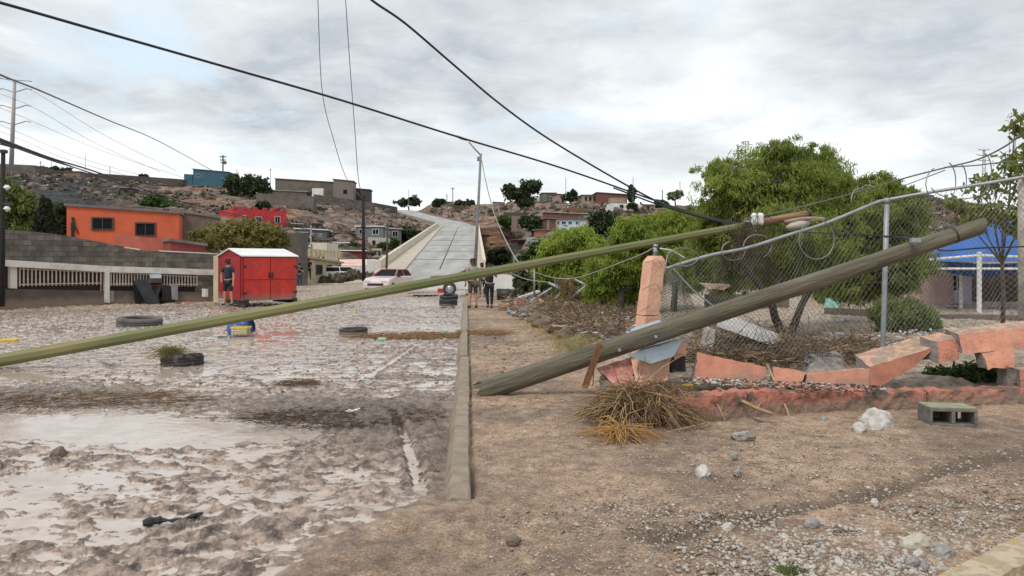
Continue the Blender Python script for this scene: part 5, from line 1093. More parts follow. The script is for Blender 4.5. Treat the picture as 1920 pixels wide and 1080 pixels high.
def panel(top, bot, dens_u, dens_v, r, bulge, n=26):
    # top / bot: polylines of equal length -> surface S(u, v)
    T_, B_ = spline(top, 8), spline(bot, 8)
    m = min(len(T_), len(B_)); T_ = np.array([T_[int(i * (len(T_) - 1) / (m - 1))] for i in range(m)]); B_ = np.array([B_[int(i * (len(B_) - 1) / (m - 1))] for i in range(m)])
    def S(u, v):
        u = np.clip(u, 0, 1) * (m - 1); i = np.minimum(u.astype(int), m - 2); f_ = (u - i)[:, None]
        a = T_[i] * (1 - f_) + T_[i + 1] * f_; b = B_[i] * (1 - f_) + B_[i + 1] * f_; v_ = v[:, None]
        p = a * (1 - v_) + b * v_; p[:, 1] += bulge * np.sin(np.pi * v) * (0.5 + 0.5 * np.sin(u * 0.7)) + 0.05 * (vn(u * 0.9 + 3, v * 5) - .5); return p
    mb = MB(); W = dens_u; Hh = dens_v
    for sgn in (1, -1):
        for k in range(-Hh, W + Hh):
            us = []; st = np.linspace(0, 1, n)
            u = (k + sgn * (st * Hh)) / W
            ok = (u >= 0) & (u <= 1)
            if ok.sum() < 3: continue
            zz_ = ((np.arange(n) % 2) - .5) * 0.004
            p = S(u[ok], st[ok]); p[:, 1] += zz_[ok]
            mb.tube([Vector(x) for x in p], r, 3, cap=False)
    return mb
pa = panel([rail[0], rail[2], rail[3], rail[4], rail[5], rail[7]], [P(1243, 640, 9.6), P(1330, 655, 9.7), P(1400, 662, 9.8), P(1480, 668, 9.9), P(1560, 670, 9.95), P(1655, 672, 10.0)], 46, 20, 0.0024, 0.10)
pa.build('wire_mesh', wire, t)
pa = panel([rail[7], rail[8], rail[9], rail[10], rail[11]], [P(1655, 672, 10.0), P(1740, 648, 9.9), P(1830, 625, 9.7), P(1925, 612, 9.5), P(1990, 606, 9.4)], 36, 25, 0.0024, 0.10)
pa.build('wire_mesh', wire, t)
# crumpled loose mesh by the pillar
pa = panel([P(1243, 500, 9.4), P(1262, 512, 9.35), P(1275, 520, 9.4), P(1290, 545, 9.5)], [P(1238, 640, 9.4), P(1262, 650, 9.3), P(1290, 640, 9.45), P(1320, 600, 9.6)], 16, 26, 0.003, 0.15)
pa.build('crumpled_mesh', wire, t)
MB().tube([P(1262, 504, 9.45), P(1300, 545, 9.45), P(1345, 580, 9.5)], 0.012, 6).build('brace_wire', steel, t)
MB().tube([P(1237, 466, 9.4), P(1260, 470, 9.35), P(1284, 484, 9.3)], 0.014, 6).build('broken_arm', steel, t)
# razor wire coils
coilm = mat('razor_wire', (0.26, 0.27, 0.26), (0.17, 0.18, 0.17), 0.5, 3, metal=0.3)
def loop(cx, cy, rx, ry, d, tilt=0.3, a0=0, a1=6.283, lab='', r=0.007, group='loose loops of razor wire on the fence'):
    pts = []
    for i in range(33):
        a = a0 + (a1 - a0) * i / 32; pts.append(P(cx + rx * math.cos(a), cy + ry * math.sin(a), d + tilt * math.cos(a)))
    mb = MB().tube(pts, r, 5)
    for i in range(2, 32, 3):
        d_ = (pts[i + 1] - pts[i]).normalized(); mb.tube([pts[i] - Vector((0, 0, .016)), pts[i] + Vector((0, 0, .016))], 0.003, 3)
    tag(mb.build('razor_wire_loop', coilm, None), lab, 'razor wire', group)
loop(1531, 449, 33, 37, 9.75, .1, lab='large round razor wire loop hanging below the fence rail')
loop(1280, 482, 30, 17, 9.35, .2, 2.4, 8.2, 'flattened razor wire loop beside the top of the salmon pillar')
loop(1262, 500, 14, 28, 9.3, .2, 1.0, 6.0, 'narrow razor wire loop hanging down beside the pillar')
loop(1375, 470, 22, 18, 9.7, .2, 0, 4.4, 'small razor wire loop tangled under the pole insulators')
loop(1420, 462, 26, 22, 9.7, .2, 3.0, 7.4, 'razor wire loop tangled with dry twigs under the pole tip')
loop(1612, 375, 16, 22, 9.9, .2, 2.4, 5.6, 'small razor wire arc just left of the fence post')
loop(1762, 345, 26, 32, 9.7, .2, 2.2, 4.3, 'razor wire arc above the rail right of the fence post')
loop(1775, 340, 17, 36, 9.7, .2, -1.3, 1.2, 'razor wire arc above the rail near the ridge ruins')
loop(1800, 338, 12, 30, 9.6, .2, -1.4, 1.3, 'tight razor wire arc in the middle of the right hand rail')
loop(1800, 345, 55, 28, 9.6, .2, 0.1, 2.9, 'wide razor wire sag below the right hand rail')
loop(1845, 322, 14, 34, 9.5, .2, -1.5, 1.2, 'razor wire arc crossing in front of the far lattice tower')
loop(1872, 310, 16, 26, 9.5, .2, -1.4, 1.4, 'razor wire arc just left of the thin sprigs of the sparse tree')
# right hand whitewashed post
MBp = MB().tube([P(1922, 625, 9.6), P(1921, 480, 9.6), P(1921, 335, 9.5)], 0.075, 14)
tag(MBp.build('white_post', mat('flaking_white', (0.60, 0.55, 0.49), (0.36, 0.30, 0.25), .9, 6, .5, 30), None, True), 'flaking whitewashed post at the right edge of the view', 'post')
# ------------------------------------------------------------------ cables
cabm = mat('black_cable', (0.018, 0.018, 0.02), rough=0.6); greyc = mat('grey_cable', (0.16, 0.16, 0.16), rough=0.6); palec = mat('pale_wire', (0.40, 0.41, 0.42), rough=0.6)
def cable(lab, pts, r, m=cabm, cat='cable', grp=None, name='overhead_cable', n=10):
    tag(MB().tube(spline([P(*p) for p in pts], n), r, 6).build(name, m, None, True), lab, cat, grp)
cable('thick black cable crossing the sky from the top left corner down to the big tree', [(-120, -25, 6.3), (0, 5, 6.6), (200, 62, 7.4), (425, 126, 8.4), (640, 188, 9.5), (850, 254, 10.8), (1050, 314, 12), (1240, 380, 12.9), (1320, 405, 12.9), (1400, 422, 12.15)], 0.0145)
cable('black cable dropping from the top centre of the sky to the fallen lamp pole', [(660, -40, 8), (697, 0, 8.5), (760, 44, 9.2), (850, 121, 10), (930, 189, 11), (1010, 248, 11.8), (1100, 304, 12.3), (1200, 361, 12.8), (1260, 389, 12.6), (1345, 414, 12.3), (1395, 424, 12.15)], 0.015)
cable('black cable sagging alongside the thick cable near the big tree', [(1150, 352, 12.5), (1235, 384, 12.8), (1300, 404, 12.7), (1360, 418, 12.3)], 0.014)
cable('left of two thin pale wires dropping from the top of the sky', [(594, -40, 50), (596, 0, 50), (604, 170, 54), (625, 260, 57), (650, 335, 59), (680, 373, 60)], 0.028, greyc, 'wire')
cable('right of two thin pale wires dropping from the top of the sky', [(646, -40, 50), (648, 0, 50), (656, 120, 53), (665, 240, 56), (672, 335, 59), (681, 371, 60)], 0.028, greyc, 'wire')
cable('grey line running from the left edge past the pylon top down to the teal house', [(-60, 108, 40), (0, 140, 45), (80, 172, 60), (200, 224, 90), (300, 266, 140), (395, 318, 205), (405, 322, 210)], 0.07, greyc)
cable('upper black cable of the bundle sloping down over the left ridge', [(-40, 245, 15), (0, 261, 17), (100, 298, 26), (185, 324, 36), (340, 378, 52), (480, 410, 64), (583, 428, 72)], 0.035)
cable('middle black cable of the bundle sloping down over the left ridge', [(-40, 252, 15), (0, 266, 17), (100, 302, 26), (185, 329, 36), (340, 383, 52), (480, 413, 64), (583, 431, 72)], 0.025)
cable('lowest thin black cable of the bundle at the left edge', [(-40, 262, 15), (0, 270, 17), (80, 293, 26), (190, 332, 36), (335, 384, 52)], 0.02)
for k, (a, b_, c_, d_) in enumerate([(60, 200, 300, 322), (30, 214, 360, 338), (30, 246, 270, 330), (30, 258, 235, 328), (60, 170, 330, 320)]):
    cable(['thin far line starting at the middle right arm of the steel pylon', 'thin far line running beneath the middle pylon line', 'faint far line low behind the pylon', 'lowest faint far line behind the pylon', 'thin far line starting at the upper right arm of the steel pylon'][k],
          [(a - 90, b_ - 35, 235), (a, b_, 240), ((a + c_) / 2, (b_ + d_) / 2 + 8, 255), (c_, d_, 280)], 0.07, palec, 'wire', 'far power lines', n=6)
cable('twisted wire rising from the pole insulators over the trees to the right edge', [(1395, 412, 12.15), (1450, 400, 12.05), (1530, 381, 12), (1620, 357, 11.3), (1700, 333, 10.7), (1770, 315, 10.2), (1830, 300, 9.9), (1880, 277, 9.6), (1930, 243, 9.3), (1990, 210, 9)], 0.012, greyc)
cable('dark strand of the razor wire running level to the right edge', [(1770, 314, 10), (1830, 310, 9.8), (1880, 304, 9.6), (1930, 301, 9.4), (1990, 297, 9.3)], 0.009, greyc)
cable('thin wire from the trees to the meeting of the razor wire strands', [(1690, 350, 10.4), (1730, 335, 10.2), (1772, 319, 10)], 0.007, greyc)
cable('black cable running from the lamp pole tip to the clamp on the wooden pole', [(1395, 425, 12.1), (1450, 431, 11.6), (1540, 437, 11), (1640, 441, 9.6), (1712, 449, 8.42)], 0.011)
cable('short looped black cable at the clamp on the wooden pole', [(1660, 445, 8.9), (1690, 439, 8.7), (1706, 442, 8.5), (1716, 449, 8.42)], 0.009)
cable('black cable from under the wooden pole across the blue canopy to the right edge', [(1752, 464, 8.9), (1772, 470, 9.2), (1840, 465, 9.6), (1925, 462, 9.4), (1990, 458, 9.2)], 0.011)
cable('thin guy wire falling from the road lamp pole to the scrub on its right', [(903, 300, 52), (912, 345, 46), (925, 395, 40), (943, 440, 35), (968, 486, 30), (990, 510, 27)], 0.03, mat('guy_wire', (0.30, 0.28, 0.26)), 'wire')
GB = 'barbed wire strands over the collapsed fence'
cable('barbed wire strand sagging from beneath the long pole to the leaning posts', [(938, 502, 20), (985, 523, 20), (1030, 530, 20), (1062, 541, 20)], 0.012, palec, 'barbed wire', GB)
cable('barbed wire strand rising from the leaning posts towards the salmon pillar', [(995, 508, 19), (1040, 521, 19), (1080, 521, 18), (1130, 505, 16), (1200, 478, 12), (1228, 463, 9.6)], 0.010, palec, 'barbed wire', GB)
# ------------------------------------------------------------------ road lamp, power poles, pylon, masts
def pole_tube(name, lab, cat, pts, r, m, group=None, extra=None):
    base = P(*pts[0]); t = empty(name, base, lab, cat, group); MB().tube([P(*p) for p in pts], r, 10).build('pole', m, t, True)
    return t
t = pole_tube('street_lamp', 'tall thin grey street lamp with a single arm beside the ramp road', 'street lamp', [(889, 539, 52), (896, 400, 52), (901.5, 288, 52)], [0.14, 0.10, 0.08], mat('lamp_steel', (0.20, 0.20, 0.19), (0.15, 0.15, 0.14), 0.5))
MB().tube([P(901.5, 291, 52), P(890, 279, 52), P(879, 266, 52)], 0.05, 8).build('arm', MATS['lamp_steel'], t, True)
c = P(865, 258.5, 52); MB().lathe([(0.01, -0.2), (0.14, -0.12), (0.2, 0), (0.12, 0.12), (0.01, 0.16)], 12, Matrix.Translation(c) @ Matrix.Rotation(R(22), 4, 'Y') @ Matrix.Diagonal((2.9, 1, 0.6, 1))).build('lamp_head', mat('lamp_head', (0, 0, 0)), t, True)
MB().box(P(897.5, 298, 52), (0.22, 0.15, 0.3)).build('junction_box', MATS['lamp_steel'], t)
bpm = mat('creosote', (0.012, 0.011, 0.010), (0.02, 0.018, 0.016), 0.9, 4)
t = pole_tube('power_pole', 'black wooden power pole standing in the grey green brush', 'power pole', [(682, 533, 60), (681, 372, 60)], [0.15, 0.12], bpm)
for y in (424, 434): MB().box(P(681.5, y, 59.85), (0.36, 0.12, 0.12)).build('bracket', dkm, t)
pole_tube('power_pole', 'thin brown pole behind the red pickup near the ramp wall', 'power pole', [(724, 530, 74), (727, 426, 74)], [0.12, 0.10], mat('brown_pole', (0.07, 0.045, 0.035)))
pole_tube('power_pole', 'slim grey post with a cross bar among the village roofs', 'power pole', [(583, 524, 76), (583, 423, 76)], [0.09, 0.07], mat('grey_post2', (0.3, 0.29, 0.28)))
t = pole_tube('power_pole', 'dark pole at the left edge in front of the dense green tree', 'power pole', [(4, 575, 27.0), (6, 284, 27.0)], [0.09, 0.07], bpm)
MB().box(P(6.5, 284, 27), (0.2, 0.2, 0.12)).build('cap', dkm, t)
MB().box(P(14, 382, 26.9), (0.3, 0.12, 0.1)).build('bracket', dkm, t)
for y in (352, 392): MB().lathe([(0.02, -.09), (.12, 0), (.06, .1)], 10, Matrix.Translation(P(13, y, 26.9))).build('insulator', MATS['porcelain'], t)
t = empty('steel_pylon', P(22, 330, 238), 'tall tapering steel pylon with curved arms on the far left ridge', 'pylon')
pym = mat('pylon_steel', (0.36, 0.33, 0.33), (0.30, 0.27, 0.27), 0.7)
MB().tube([P(20.5, 330, 238), P(24, 240, 238), P(28, 149, 238)], [0.72, 0.6, 0.40], 12).build('column', pym, t, True)
MB().tube([P(28, 150, 238), P(60, 152.5, 238)], 0.16, 6).build('arm', pym, t); MB().tube([P(28, 150, 238), P(-10, 146, 238)], 0.16, 6).build('arm', pym, t)
for y, dx in ((173, 1), (204, 0.5), (234, 0)):
    for sg in (1, -1):
        MB().tube(spline([P(26 + dx, y, 238), P(26 + dx + sg * 14, y - 4, 238), P(26 + dx + sg * 22, y - 6.5, 238), P(26 + dx + sg * 32, y - 5, 238)], 5), 0.16, 6).build('arm', pym, t, True)
def mast(lab, px, pyt, pyb, d, r=0.1, bars=(), grp='thin masts on the skyline', m=None, name='mast'):
    t = empty(name, P(px, pyb, d), lab, 'mast', grp); m = m or mat('mast_grey', (0.25, 0.25, 0.25)); MB().tube([P(px, pyb, d), P(px, pyt, d)], r, 5).build('pole', m, t)
    for (w_, y) in bars: MB().tube([P(px - w_, y, d), P(px + w_, y, d)], r * 0.8, 5).build('crossbar', m, t)
dk = mat('mast_dark', (0.10, 0.10, 0.10))
mast('utility pole with crossbars and a transformer above the teal house', 418, 291, 325, 225, 0.22, [(6, 294), (5, 300), (4, 305)], m=dk)
MB().box(P(421, 305, 224.5), (1.0, 0.6, 0.9)).build('transformer', dk, bpy.data.objects['mast'])
mast('lamp post with a bent arm on the ridge left of the grey building', 507, 316, 345, 225, 0.10, [(2, 318)])
mast('short mast behind the dark tree right of the teal house', 444, 318, 330, 228, 0.10)
mast('thin pole on the left ridge above the long dark wall', 206, 311, 328, 228, 0.10)
mast('thin pole with crossbar on the left ridge above the scrub', 76, 302, 322, 228, 0.10, [(3, 305)])
mast('thin pole on the left ridge between the pylon and the scrub', 96, 303, 322, 228, 0.08)
mast('slender mast above the orange house on the left ridge', 160, 291, 330, 228, 0.07)
mast('utility pole with crossbar on the skyline above the bare mound', 849, 351, 384, 290, 0.18, [(4, 354)])
mast('short pole on the skyline left of the crossbar pole', 838, 364, 384, 290, 0.16)
mast('thin pole over the trees at the top of the hill road', 766, 356, 384, 320, 0.10)
mast('thin bent lamp mast above the pinkish hut on the right skyline', 1061, 334, 372, 200, 0.09)
mast('tall faint mast right of the brown brick house', 1187, 332, 384, 195, 0.07)
mast('dark pole on the skyline right of the meeting cables', 1242, 356, 384, 190, 0.13, m=dk)
mast('faint tall mast beside the pale green skyline tree', 1275, 340, 376, 190, 0.08)
mast('short post among the dark bushes at the right of the ramp', 1206, 366, 384, 192, 0.06)
def lattice(px, pt, pb_, d, lab, w_):
    t = empty('lattice_tower', P(px, pb_, d), lab, 'pylon'); mb = MB(); n_ = 7
    def wd_(k): return w_ * (1 - 0.75 * k / n_)
    for k in range(n_):
        y0 = pb_ + (pt - pb_) * k / n_; y1 = pb_ + (pt - pb_) * (k + 1) / n_
        for a in (-1, 1): mb.tube([P(px + a * wd_(k), y0, d), P(px + a * wd_(k + 1), y1, d)], .10, 4); mb.tube([P(px + a * wd_(k), y0, d), P(px - a * wd_(k + 1), y1, d)], .07, 4)
    mb.build('lattice', mat('mast_grey', (0, 0, 0)), t)
    for y, wa in ((pt + 2, 11), (pt + 12, 14), (pt + 22, 11)): MB().tube([P(px - wa, y - 1, d), P(px, y + 1, d), P(px + wa, y - 1, d)], .12, 4).build('arm', MATS['mast_grey'], t)
lattice(1845, 279, 392, 230, 'distant lattice power pylon behind the razor wire at the right', 6)
# ------------------------------------------------------------------ red shed
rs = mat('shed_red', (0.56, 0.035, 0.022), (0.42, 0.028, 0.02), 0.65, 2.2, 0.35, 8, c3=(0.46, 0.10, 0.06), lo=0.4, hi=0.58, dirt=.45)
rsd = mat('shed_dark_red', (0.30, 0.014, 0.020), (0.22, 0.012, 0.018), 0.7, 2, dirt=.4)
A = P(409, 567, 30.6); B = P(455, 571, 28.6); C = P(556, 562, 30.2)   # ground corners: back left, front corner, right
A.z = B.z = C.z = 0.05
u1 = (B - A); u2 = (C - B); Dk = A + u2
t = empty('red_shed', B, 'bright red metal sided shed with white gabled roof beside the block wall', 'shed')
def top(p, py, d): return Vector((p.x, p.y, P(0, py, d).z))
eA, eB, eC = P(0, 478, 30.6).z, P(0, 481, 28.6).z, P(0, 483, 30.2).z; eh = (eA + eB + eC) / 3; ph = P(0, 467, 29.6).z
up = lambda p, h: Vector((p.x, p.y, h))
mid1 = A.lerp(B, .5); mid2 = Dk.lerp(C, .5)
skid = 0.16
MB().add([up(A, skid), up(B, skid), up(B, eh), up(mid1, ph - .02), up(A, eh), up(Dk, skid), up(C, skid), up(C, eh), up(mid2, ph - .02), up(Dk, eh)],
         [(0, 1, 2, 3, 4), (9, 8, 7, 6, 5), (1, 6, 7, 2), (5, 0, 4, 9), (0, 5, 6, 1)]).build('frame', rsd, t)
nf = Vector((u2.y, -u2.x, 0)).normalized()
for i, (s0, s1) in enumerate(((0.02, 0.49), (0.505, 0.985))):
    for (z0, z1) in ((skid + .03, 0.98), (1.0, eh - .06)):
        a = B + u2 * s0 + nf * .004; b_ = B + u2 * s1 + nf * .004
        MB().hexa([up(a, z0), up(b_, z0), up(b_ + nf * .03, z0), up(a + nf * .03, z0)][::-1], [up(a, z1), up(b_, z1), up(b_ + nf * .03, z1), up(a + nf * .03, z1)][::-1]).build('side_panel', rs, t)
for z_ in (0.99, eh - .03, skid + .01):
    a, b_ = B + nf * .036, C + nf * .036; MB().tube([up(a, z_), up(b_, z_)], 0.02, 4).build('seam', rsd, t)
ng = Vector((u1.y, -u1.x, 0)).normalized()
a, b_ = A + u1 * 0.30 + ng * .004, A + u1 * 0.93 + ng * .004
MB().hexa([up(a, skid + .05), up(b_, skid + .05), up(b_ + ng * .03, skid + .05), up(a + ng * .03, skid + .05)][::-1], [up(a, 1.9), up(b_, 1.9), up(b_ + ng * .03, 1.9), up(a + ng * .03, 1.9)][::-1]).build('door', mat('door_red', (0.36, 0.016, 0.026), (0.3, 0.014, 0.02), .6), t)
u2n = u2.normalized(); u1n = u1.normalized(); oh = 0.07
mb = MB()
for (e_, sg) in ((B, 1), (A, -1)):
    a = up(e_ - u2n * oh + u1n * sg * .07, eh - .02); b_ = up(e_ + u2 + u2n * oh + u1n * sg * .07, eh - .02); c_ = up(mid2 + u2n * oh, ph); d_ = up(mid1 - u2n * oh, ph)
    mb.hexa([a, b_, c_, d_] if sg > 0 else [b_, a, d_, c_], [q + Vector((0, 0, .04)) for q in ((a, b_, c_, d_) if sg > 0 else (b_, a, d_, c_))])
mb.build('roof', roofw, t)
mb = MB()
for s0 in (0.05, 0.95): c_ = B + u2 * s0 + u1n * -.9; mb.box((c_.x, c_.y, .1), (0.16, 2.1, 0.2), math.atan2(u1.y, u1.x) - 1.5708)
mb.build('skids', dkm, t)
for s0 in (0.47, 0.53):
    a = B + u2 * s0 + nf * .05; MB().box((a.x, a.y, 1.15), (.05, .05, .22), math.atan2(u2.y, u2.x)).build('handle', dkm, t)
for s0 in (0.03, 0.97):
    for z_ in (.45, 1.5): a = B + u2 * s0 + nf * .045; MB().box((a.x, a.y, z_), (.16, .03, .07), math.atan2(u2.y, u2.x)).build('hinge', dkm, t)
MB().hexa([up(P(400, 566, 30.9), 0), up(P(409, 566, 30.7), 0), up(P(409, 566, 31), 0), up(P(400, 566, 31.2), 0)], [up(P(400, 566, 30.9), 1.95), up(P(409, 566, 30.7), 1.95), up(P(409, 566, 31), 1.95), up(P(400, 566, 31.2), 1.95)]).build('corner_board', cream, t)

# ------------------------------------------------------------------ people
skin_m = mat('skin', (0.42, 0.24, 0.165), (0.38, 0.21, 0.14), 0.6, 8); hair_m = mat('hair', (0.02, 0.014, 0.011), rough=0.6)
black_c = mat('black_cloth', (0.012, 0.012, 0.014), (0.02, 0.02, 0.024), 0.9, 10); navy_c = mat('navy_cloth', (0.012, 0.018, 0.032), (0.02, 0.027, 0.045), 0.9, 10)
grey_c = mat('grey_cloth', (0.30, 0.28, 0.29), (0.24, 0.22, 0.23), 0.9, 10); khaki_c = mat('dark_khaki', (0.10, 0.085, 0.07), (0.07, 0.06, 0.05), 0.9, 10)
jean_c = mat('jean_cloth', (0.03, 0.04, 0.065), (0.045, 0.055, 0.09), 0.9, 12); shoe_m = mat('shoe', (0.02, 0.018, 0.018), rough=0.7); wshoe = mat('white_shoe', (0.6, 0.6, 0.58), rough=0.7); red_c = mat('red_cloth', (0.48, 0.02, 0.03), rough=0.9)
def skinned(name, verts, edges, radii, m, parent, sub=1, root=0):
    me = bpy.data.meshes.new(name); me.from_pydata([tuple(v) for v in verts], edges, []); o = bpy.data.objects.new('tmp', me); col.objects.link(o)
    sm = o.modifiers.new('s', 'SKIN'); sm.use_smooth_shade = True
    if not me.skin_vertices: me.attributes  # layer is made by the modifier
    for i, r in enumerate(radii):
        sv_ = me.skin_vertices[0].data[i]; sv_.radius = r if isinstance(r, tuple) else (r, r); sv_.use_root = (i == root)
    ss_ = o.modifiers.new('d', 'SUBSURF'); ss_.levels = sub; ss_.render_levels = sub
    dg = bpy.context.evaluated_depsgraph_get(); ev = o.evaluated_get(dg); m2 = bpy.data.meshes.new_from_object(ev); col.objects.unlink(o); bpy.data.objects.remove(o)
    m2.name = name; o2 = bpy.data.objects.new(name, m2); col.objects.link(o2); o2.parent = parent; m2.materials.clear(); m2.materials.append(m)
    m2.polygons.foreach_set('use_smooth', np.ones(len(m2.polygons), bool)); return o2
def person(lab, loc, h=1.7, face=0.0, arms=None, legs=None, lean=0.0, top_m=black_c, leg_m=black_c, shorts=False, shoes=shoe_m, group='people looking at the flood damage', head_turn=0.0, female=False, trunk=1.0):
    t = empty('person', loc, lab, 'person', group); k = h / 1.75
    V = lambda x, y, z: Vector((x, y, z)) * k
    J = dict(pelvis=V(0, 0, .95), belly=V(0, .01, 1.10), chest=V(0, lean * .6, 1.32), neck=V(0, lean, 1.47), throat=V(0, lean + .01, 1.53), head=V(0, lean + .02, 1.62), crown=V(0, lean + .01, 1.70))
    A_ = arms or {}; Lg = legs or {}
    for s_, sg in (('l', -1), ('r', 1)):
        J['sh' + s_] = V(sg * .185, lean * .9, 1.42); e, w_ = A_.get(s_, ((sg * .25, -.02, 1.13), (sg * .26, .08, .88))); J['el' + s_] = V(*e); J['wr' + s_] = V(*w_)
        kn, an = Lg.get(s_, ((sg * .11, .02, .50), (sg * .12, -.02, .085))); J['hip' + s_] = V(sg * .09, 0, .90); J['kn' + s_] = V(*kn); J['an' + s_] = V(*an); J['toe' + s_] = J['an' + s_] + V(sg * .02, .15, -.055)
    names = list(J); idx = {n_: i for i, n_ in enumerate(names)}
    rad = dict(pelvis=.115 * trunk, belly=.115 * trunk, chest=(.15 * trunk, .11 * trunk), neck=.075, throat=.052, head=.088, crown=.062)
    for s_ in 'lr': rad.update({'sh' + s_: .06, 'el' + s_: .043, 'wr' + s_: .030, 'hip' + s_: .088, 'kn' + s_: .057, 'an' + s_: .038, 'toe' + s_: .036})
    E = [('pelvis', 'belly'), ('belly', 'chest'), ('chest', 'neck'), ('neck', 'throat'), ('throat', 'head'), ('head', 'crown')]
    for s_ in 'lr': E += [('neck', 'sh' + s_), ('sh' + s_, 'el' + s_), ('el' + s_, 'wr' + s_), ('pelvis', 'hip' + s_), ('hip' + s_, 'kn' + s_), ('kn' + s_, 'an' + s_), ('an' + s_, 'toe' + s_)]
    vs = [J[n_] for n_ in names]; ed = [(idx[a], idx[b_]) for a, b_ in E]; rr = [tuple(q * k for q in (rad[n_] if isinstance(rad[n_], tuple) else (rad[n_],) * 2)) for n_ in names]
    for s_, sg in (('l', -1), ('r', 1)):      # palm, five fingers
        d_ = (J['wr' + s_] - J['el' + s_]).normalized(); sd_ = d_.cross(Vector((0, 1, 0.1))).normalized(); pl = J['wr' + s_] + d_ * .065 * k; vs.append(pl); rr.append((.030 * k, .020 * k)); pi_ = len(vs) - 1; ed.append((idx['wr' + s_], pi_))
        for q, (o_, ln) in enumerate(((-.032, .060), (-.011, .075), (.011, .072), (.032, .055))):
            a = pl + d_ * .035 * k + sd_ * o_ * k; b_ = a + d_ * ln * k + Vector((0, .018, 0)) * k; vs += [a, b_]; rr += [(.0095 * k,) * 2, (.008 * k,) * 2]; ed += [(pi_, len(vs) - 2), (len(vs) - 2, len(vs) - 1)]
        a = pl + sd_ * -.045 * sg * k + d_ * .005 * k + Vector((0, .02, 0)) * k; vs.append(a); rr.append((.011 * k,) * 2); ed.append((pi_, len(vs) - 1))
    body = skinned('body', vs, ed, rr, skin_m, t)
    # face: nose, ears, eyes joined as small shapes on the head
    hc = J['head']; mb = MB(); mb.tube([hc + V(0, .085, .005), hc + V(0, .108, -.012)], [.010 * k, .015 * k], 6)
    for sg in (-1, 1): mb.tube([hc + V(sg * .086, 0, -.015), hc + V(sg * .094, -.01, .02)], .014 * k, 6)
    f_ = mb.build('face', skin_m, None, True, loc=(0, 0, 0)); f_.parent = t
    mb = MB(); [mb.tube([hc + V(sg * .032, .078, .018), hc + V(sg * .032, .090, .018)], .010 * k, 6) for sg in (-1, 1)]; mb.tube([hc + V(-.022, .082, -.04), hc + V(.022, .082, -.04)], .005 * k, 5)
    f_ = mb.build('eyes_and_mouth', hair_m, None, loc=(0, 0, 0)); f_.parent = t
    hv = [hc + V(0, -.03, -.02 if not female else -.14), hc + V(0, -.028, .05), hc + V(0, .012, .098)]; skinned('hair', hv, [(0, 1), (1, 2)], [(.078 * k, .07 * k), (.094 * k, .090 * k), (.066 * k, .070 * k)], hair_m, t, root=1)
    # shirt
    names2 = ['pelvis', 'belly', 'chest', 'neck', 'shl', 'shr']; v2 = [J[n_] for n_ in names2] + [J['shl'].lerp(J['ell'], .62), J['shr'].lerp(J['elr'], .62)]
    r2 = [(.15 * k * trunk, .135 * k * trunk), (.145 * k * trunk, .13 * k * trunk), (.17 * k * trunk, .13 * k * trunk), (.083 * k,) * 2, (.080 * k,) * 2, (.080 * k,) * 2, (.066 * k,) * 2, (.066 * k,) * 2]
    skinned('shirt', v2, [(0, 1), (1, 2), (2, 3), (3, 4), (3, 5), (4, 6), (5, 7)], r2, top_m, t)
    v3 = [J['pelvis'] + V(0, 0, .02)]; e3 = []; r3 = [(.135 * k * trunk, .125 * k * trunk)]
    for s_ in 'lr':
        o_ = len(v3); end = J['hip' + s_].lerp(J['kn' + s_], .98) if shorts else J['an' + s_] + V(0, 0, .03)
        v3 += [J['hip' + s_], J['hip' + s_].lerp(J['kn' + s_], .6 if shorts else 1.0), end]; r3 += [(.108 * k,) * 2, (.092 * k if shorts else .074 * k,) * 2, (.088 * k if shorts else .058 * k,) * 2]; e3 += [(0, o_), (o_, o_ + 1), (o_ + 1, o_ + 2)]
    skinned('shorts' if shorts else 'trousers', v3, e3, r3, leg_m, t)
    for s_ in 'lr': skinned('shoe', [J['an' + s_] + V(0, -.03, -.03), J['toe' + s_] + V(0, .02, 0)], [(0, 1)], [(.055 * k, .05 * k), (.048 * k, .036 * k)], shoes, t)
    t.rotation_euler = (0, 0, face); return t
g = P(428, 568, 27.9); person('person in navy T-shirt and black shorts, hand on hip, at the red shed', Vector((g.x, 27.9, 0.03)), 1.72, R(170), arms={'r': ((.36, -.10, 1.17), (.24, .08, 1.0)), 'l': ((-.24, .02, 1.13), (-.27, .1, .90))}, legs={'l': ((-.13, .03, .50), (-.16, 0, .085)), 'r': ((.13, .03, .5), (.15, 0, .085))}, top_m=navy_c, leg_m=black_c, shorts=True, trunk=1.08)
person('person in dark top and jeans holding something to the chest right of the red shed', Vector((P(562, 534, 50).x, 50, 0.02)), 1.62, R(180), arms={'r': ((.27, .05, 1.12), (.08, .2, 1.28)), 'l': ((-.27, .05, 1.12), (-.08, .2, 1.28))}, top_m=black_c, leg_m=jean_c, shoes=wshoe, female=True)
person('person in black leaning at the corner of the beige house', Vector((P(579, 520, 57).x, 57, 0.35)), 1.66, R(200), top_m=black_c, leg_m=black_c)
person('person in grey T-shirt and dark shorts standing behind the long pole by the kerb', Vector((P(887, 580, 26.8).x, 26.8, -0.005)), 1.76, R(20), arms={'l': ((-.27, .03, 1.14), (-.25, .12, .92))}, top_m=grey_c, leg_m=khaki_c, shorts=True, trunk=1.15)
person('person all in black beside the kerb with both arms raised to the face', Vector((P(918, 579, 26.8).x, 26.8, -0.005)), 1.60, R(10), arms={'l': ((-.30, .10, 1.22), (-.12, .2, 1.48)), 'r': ((.30, .08, 1.22), (.14, .2, 1.46))}, legs={'l': ((-.10, .02, .5), (-.06, 0, .085)), 'r': ((.10, .02, .5), (.08, 0, .085))}, top_m=black_c, leg_m=black_c, trunk=1.12)
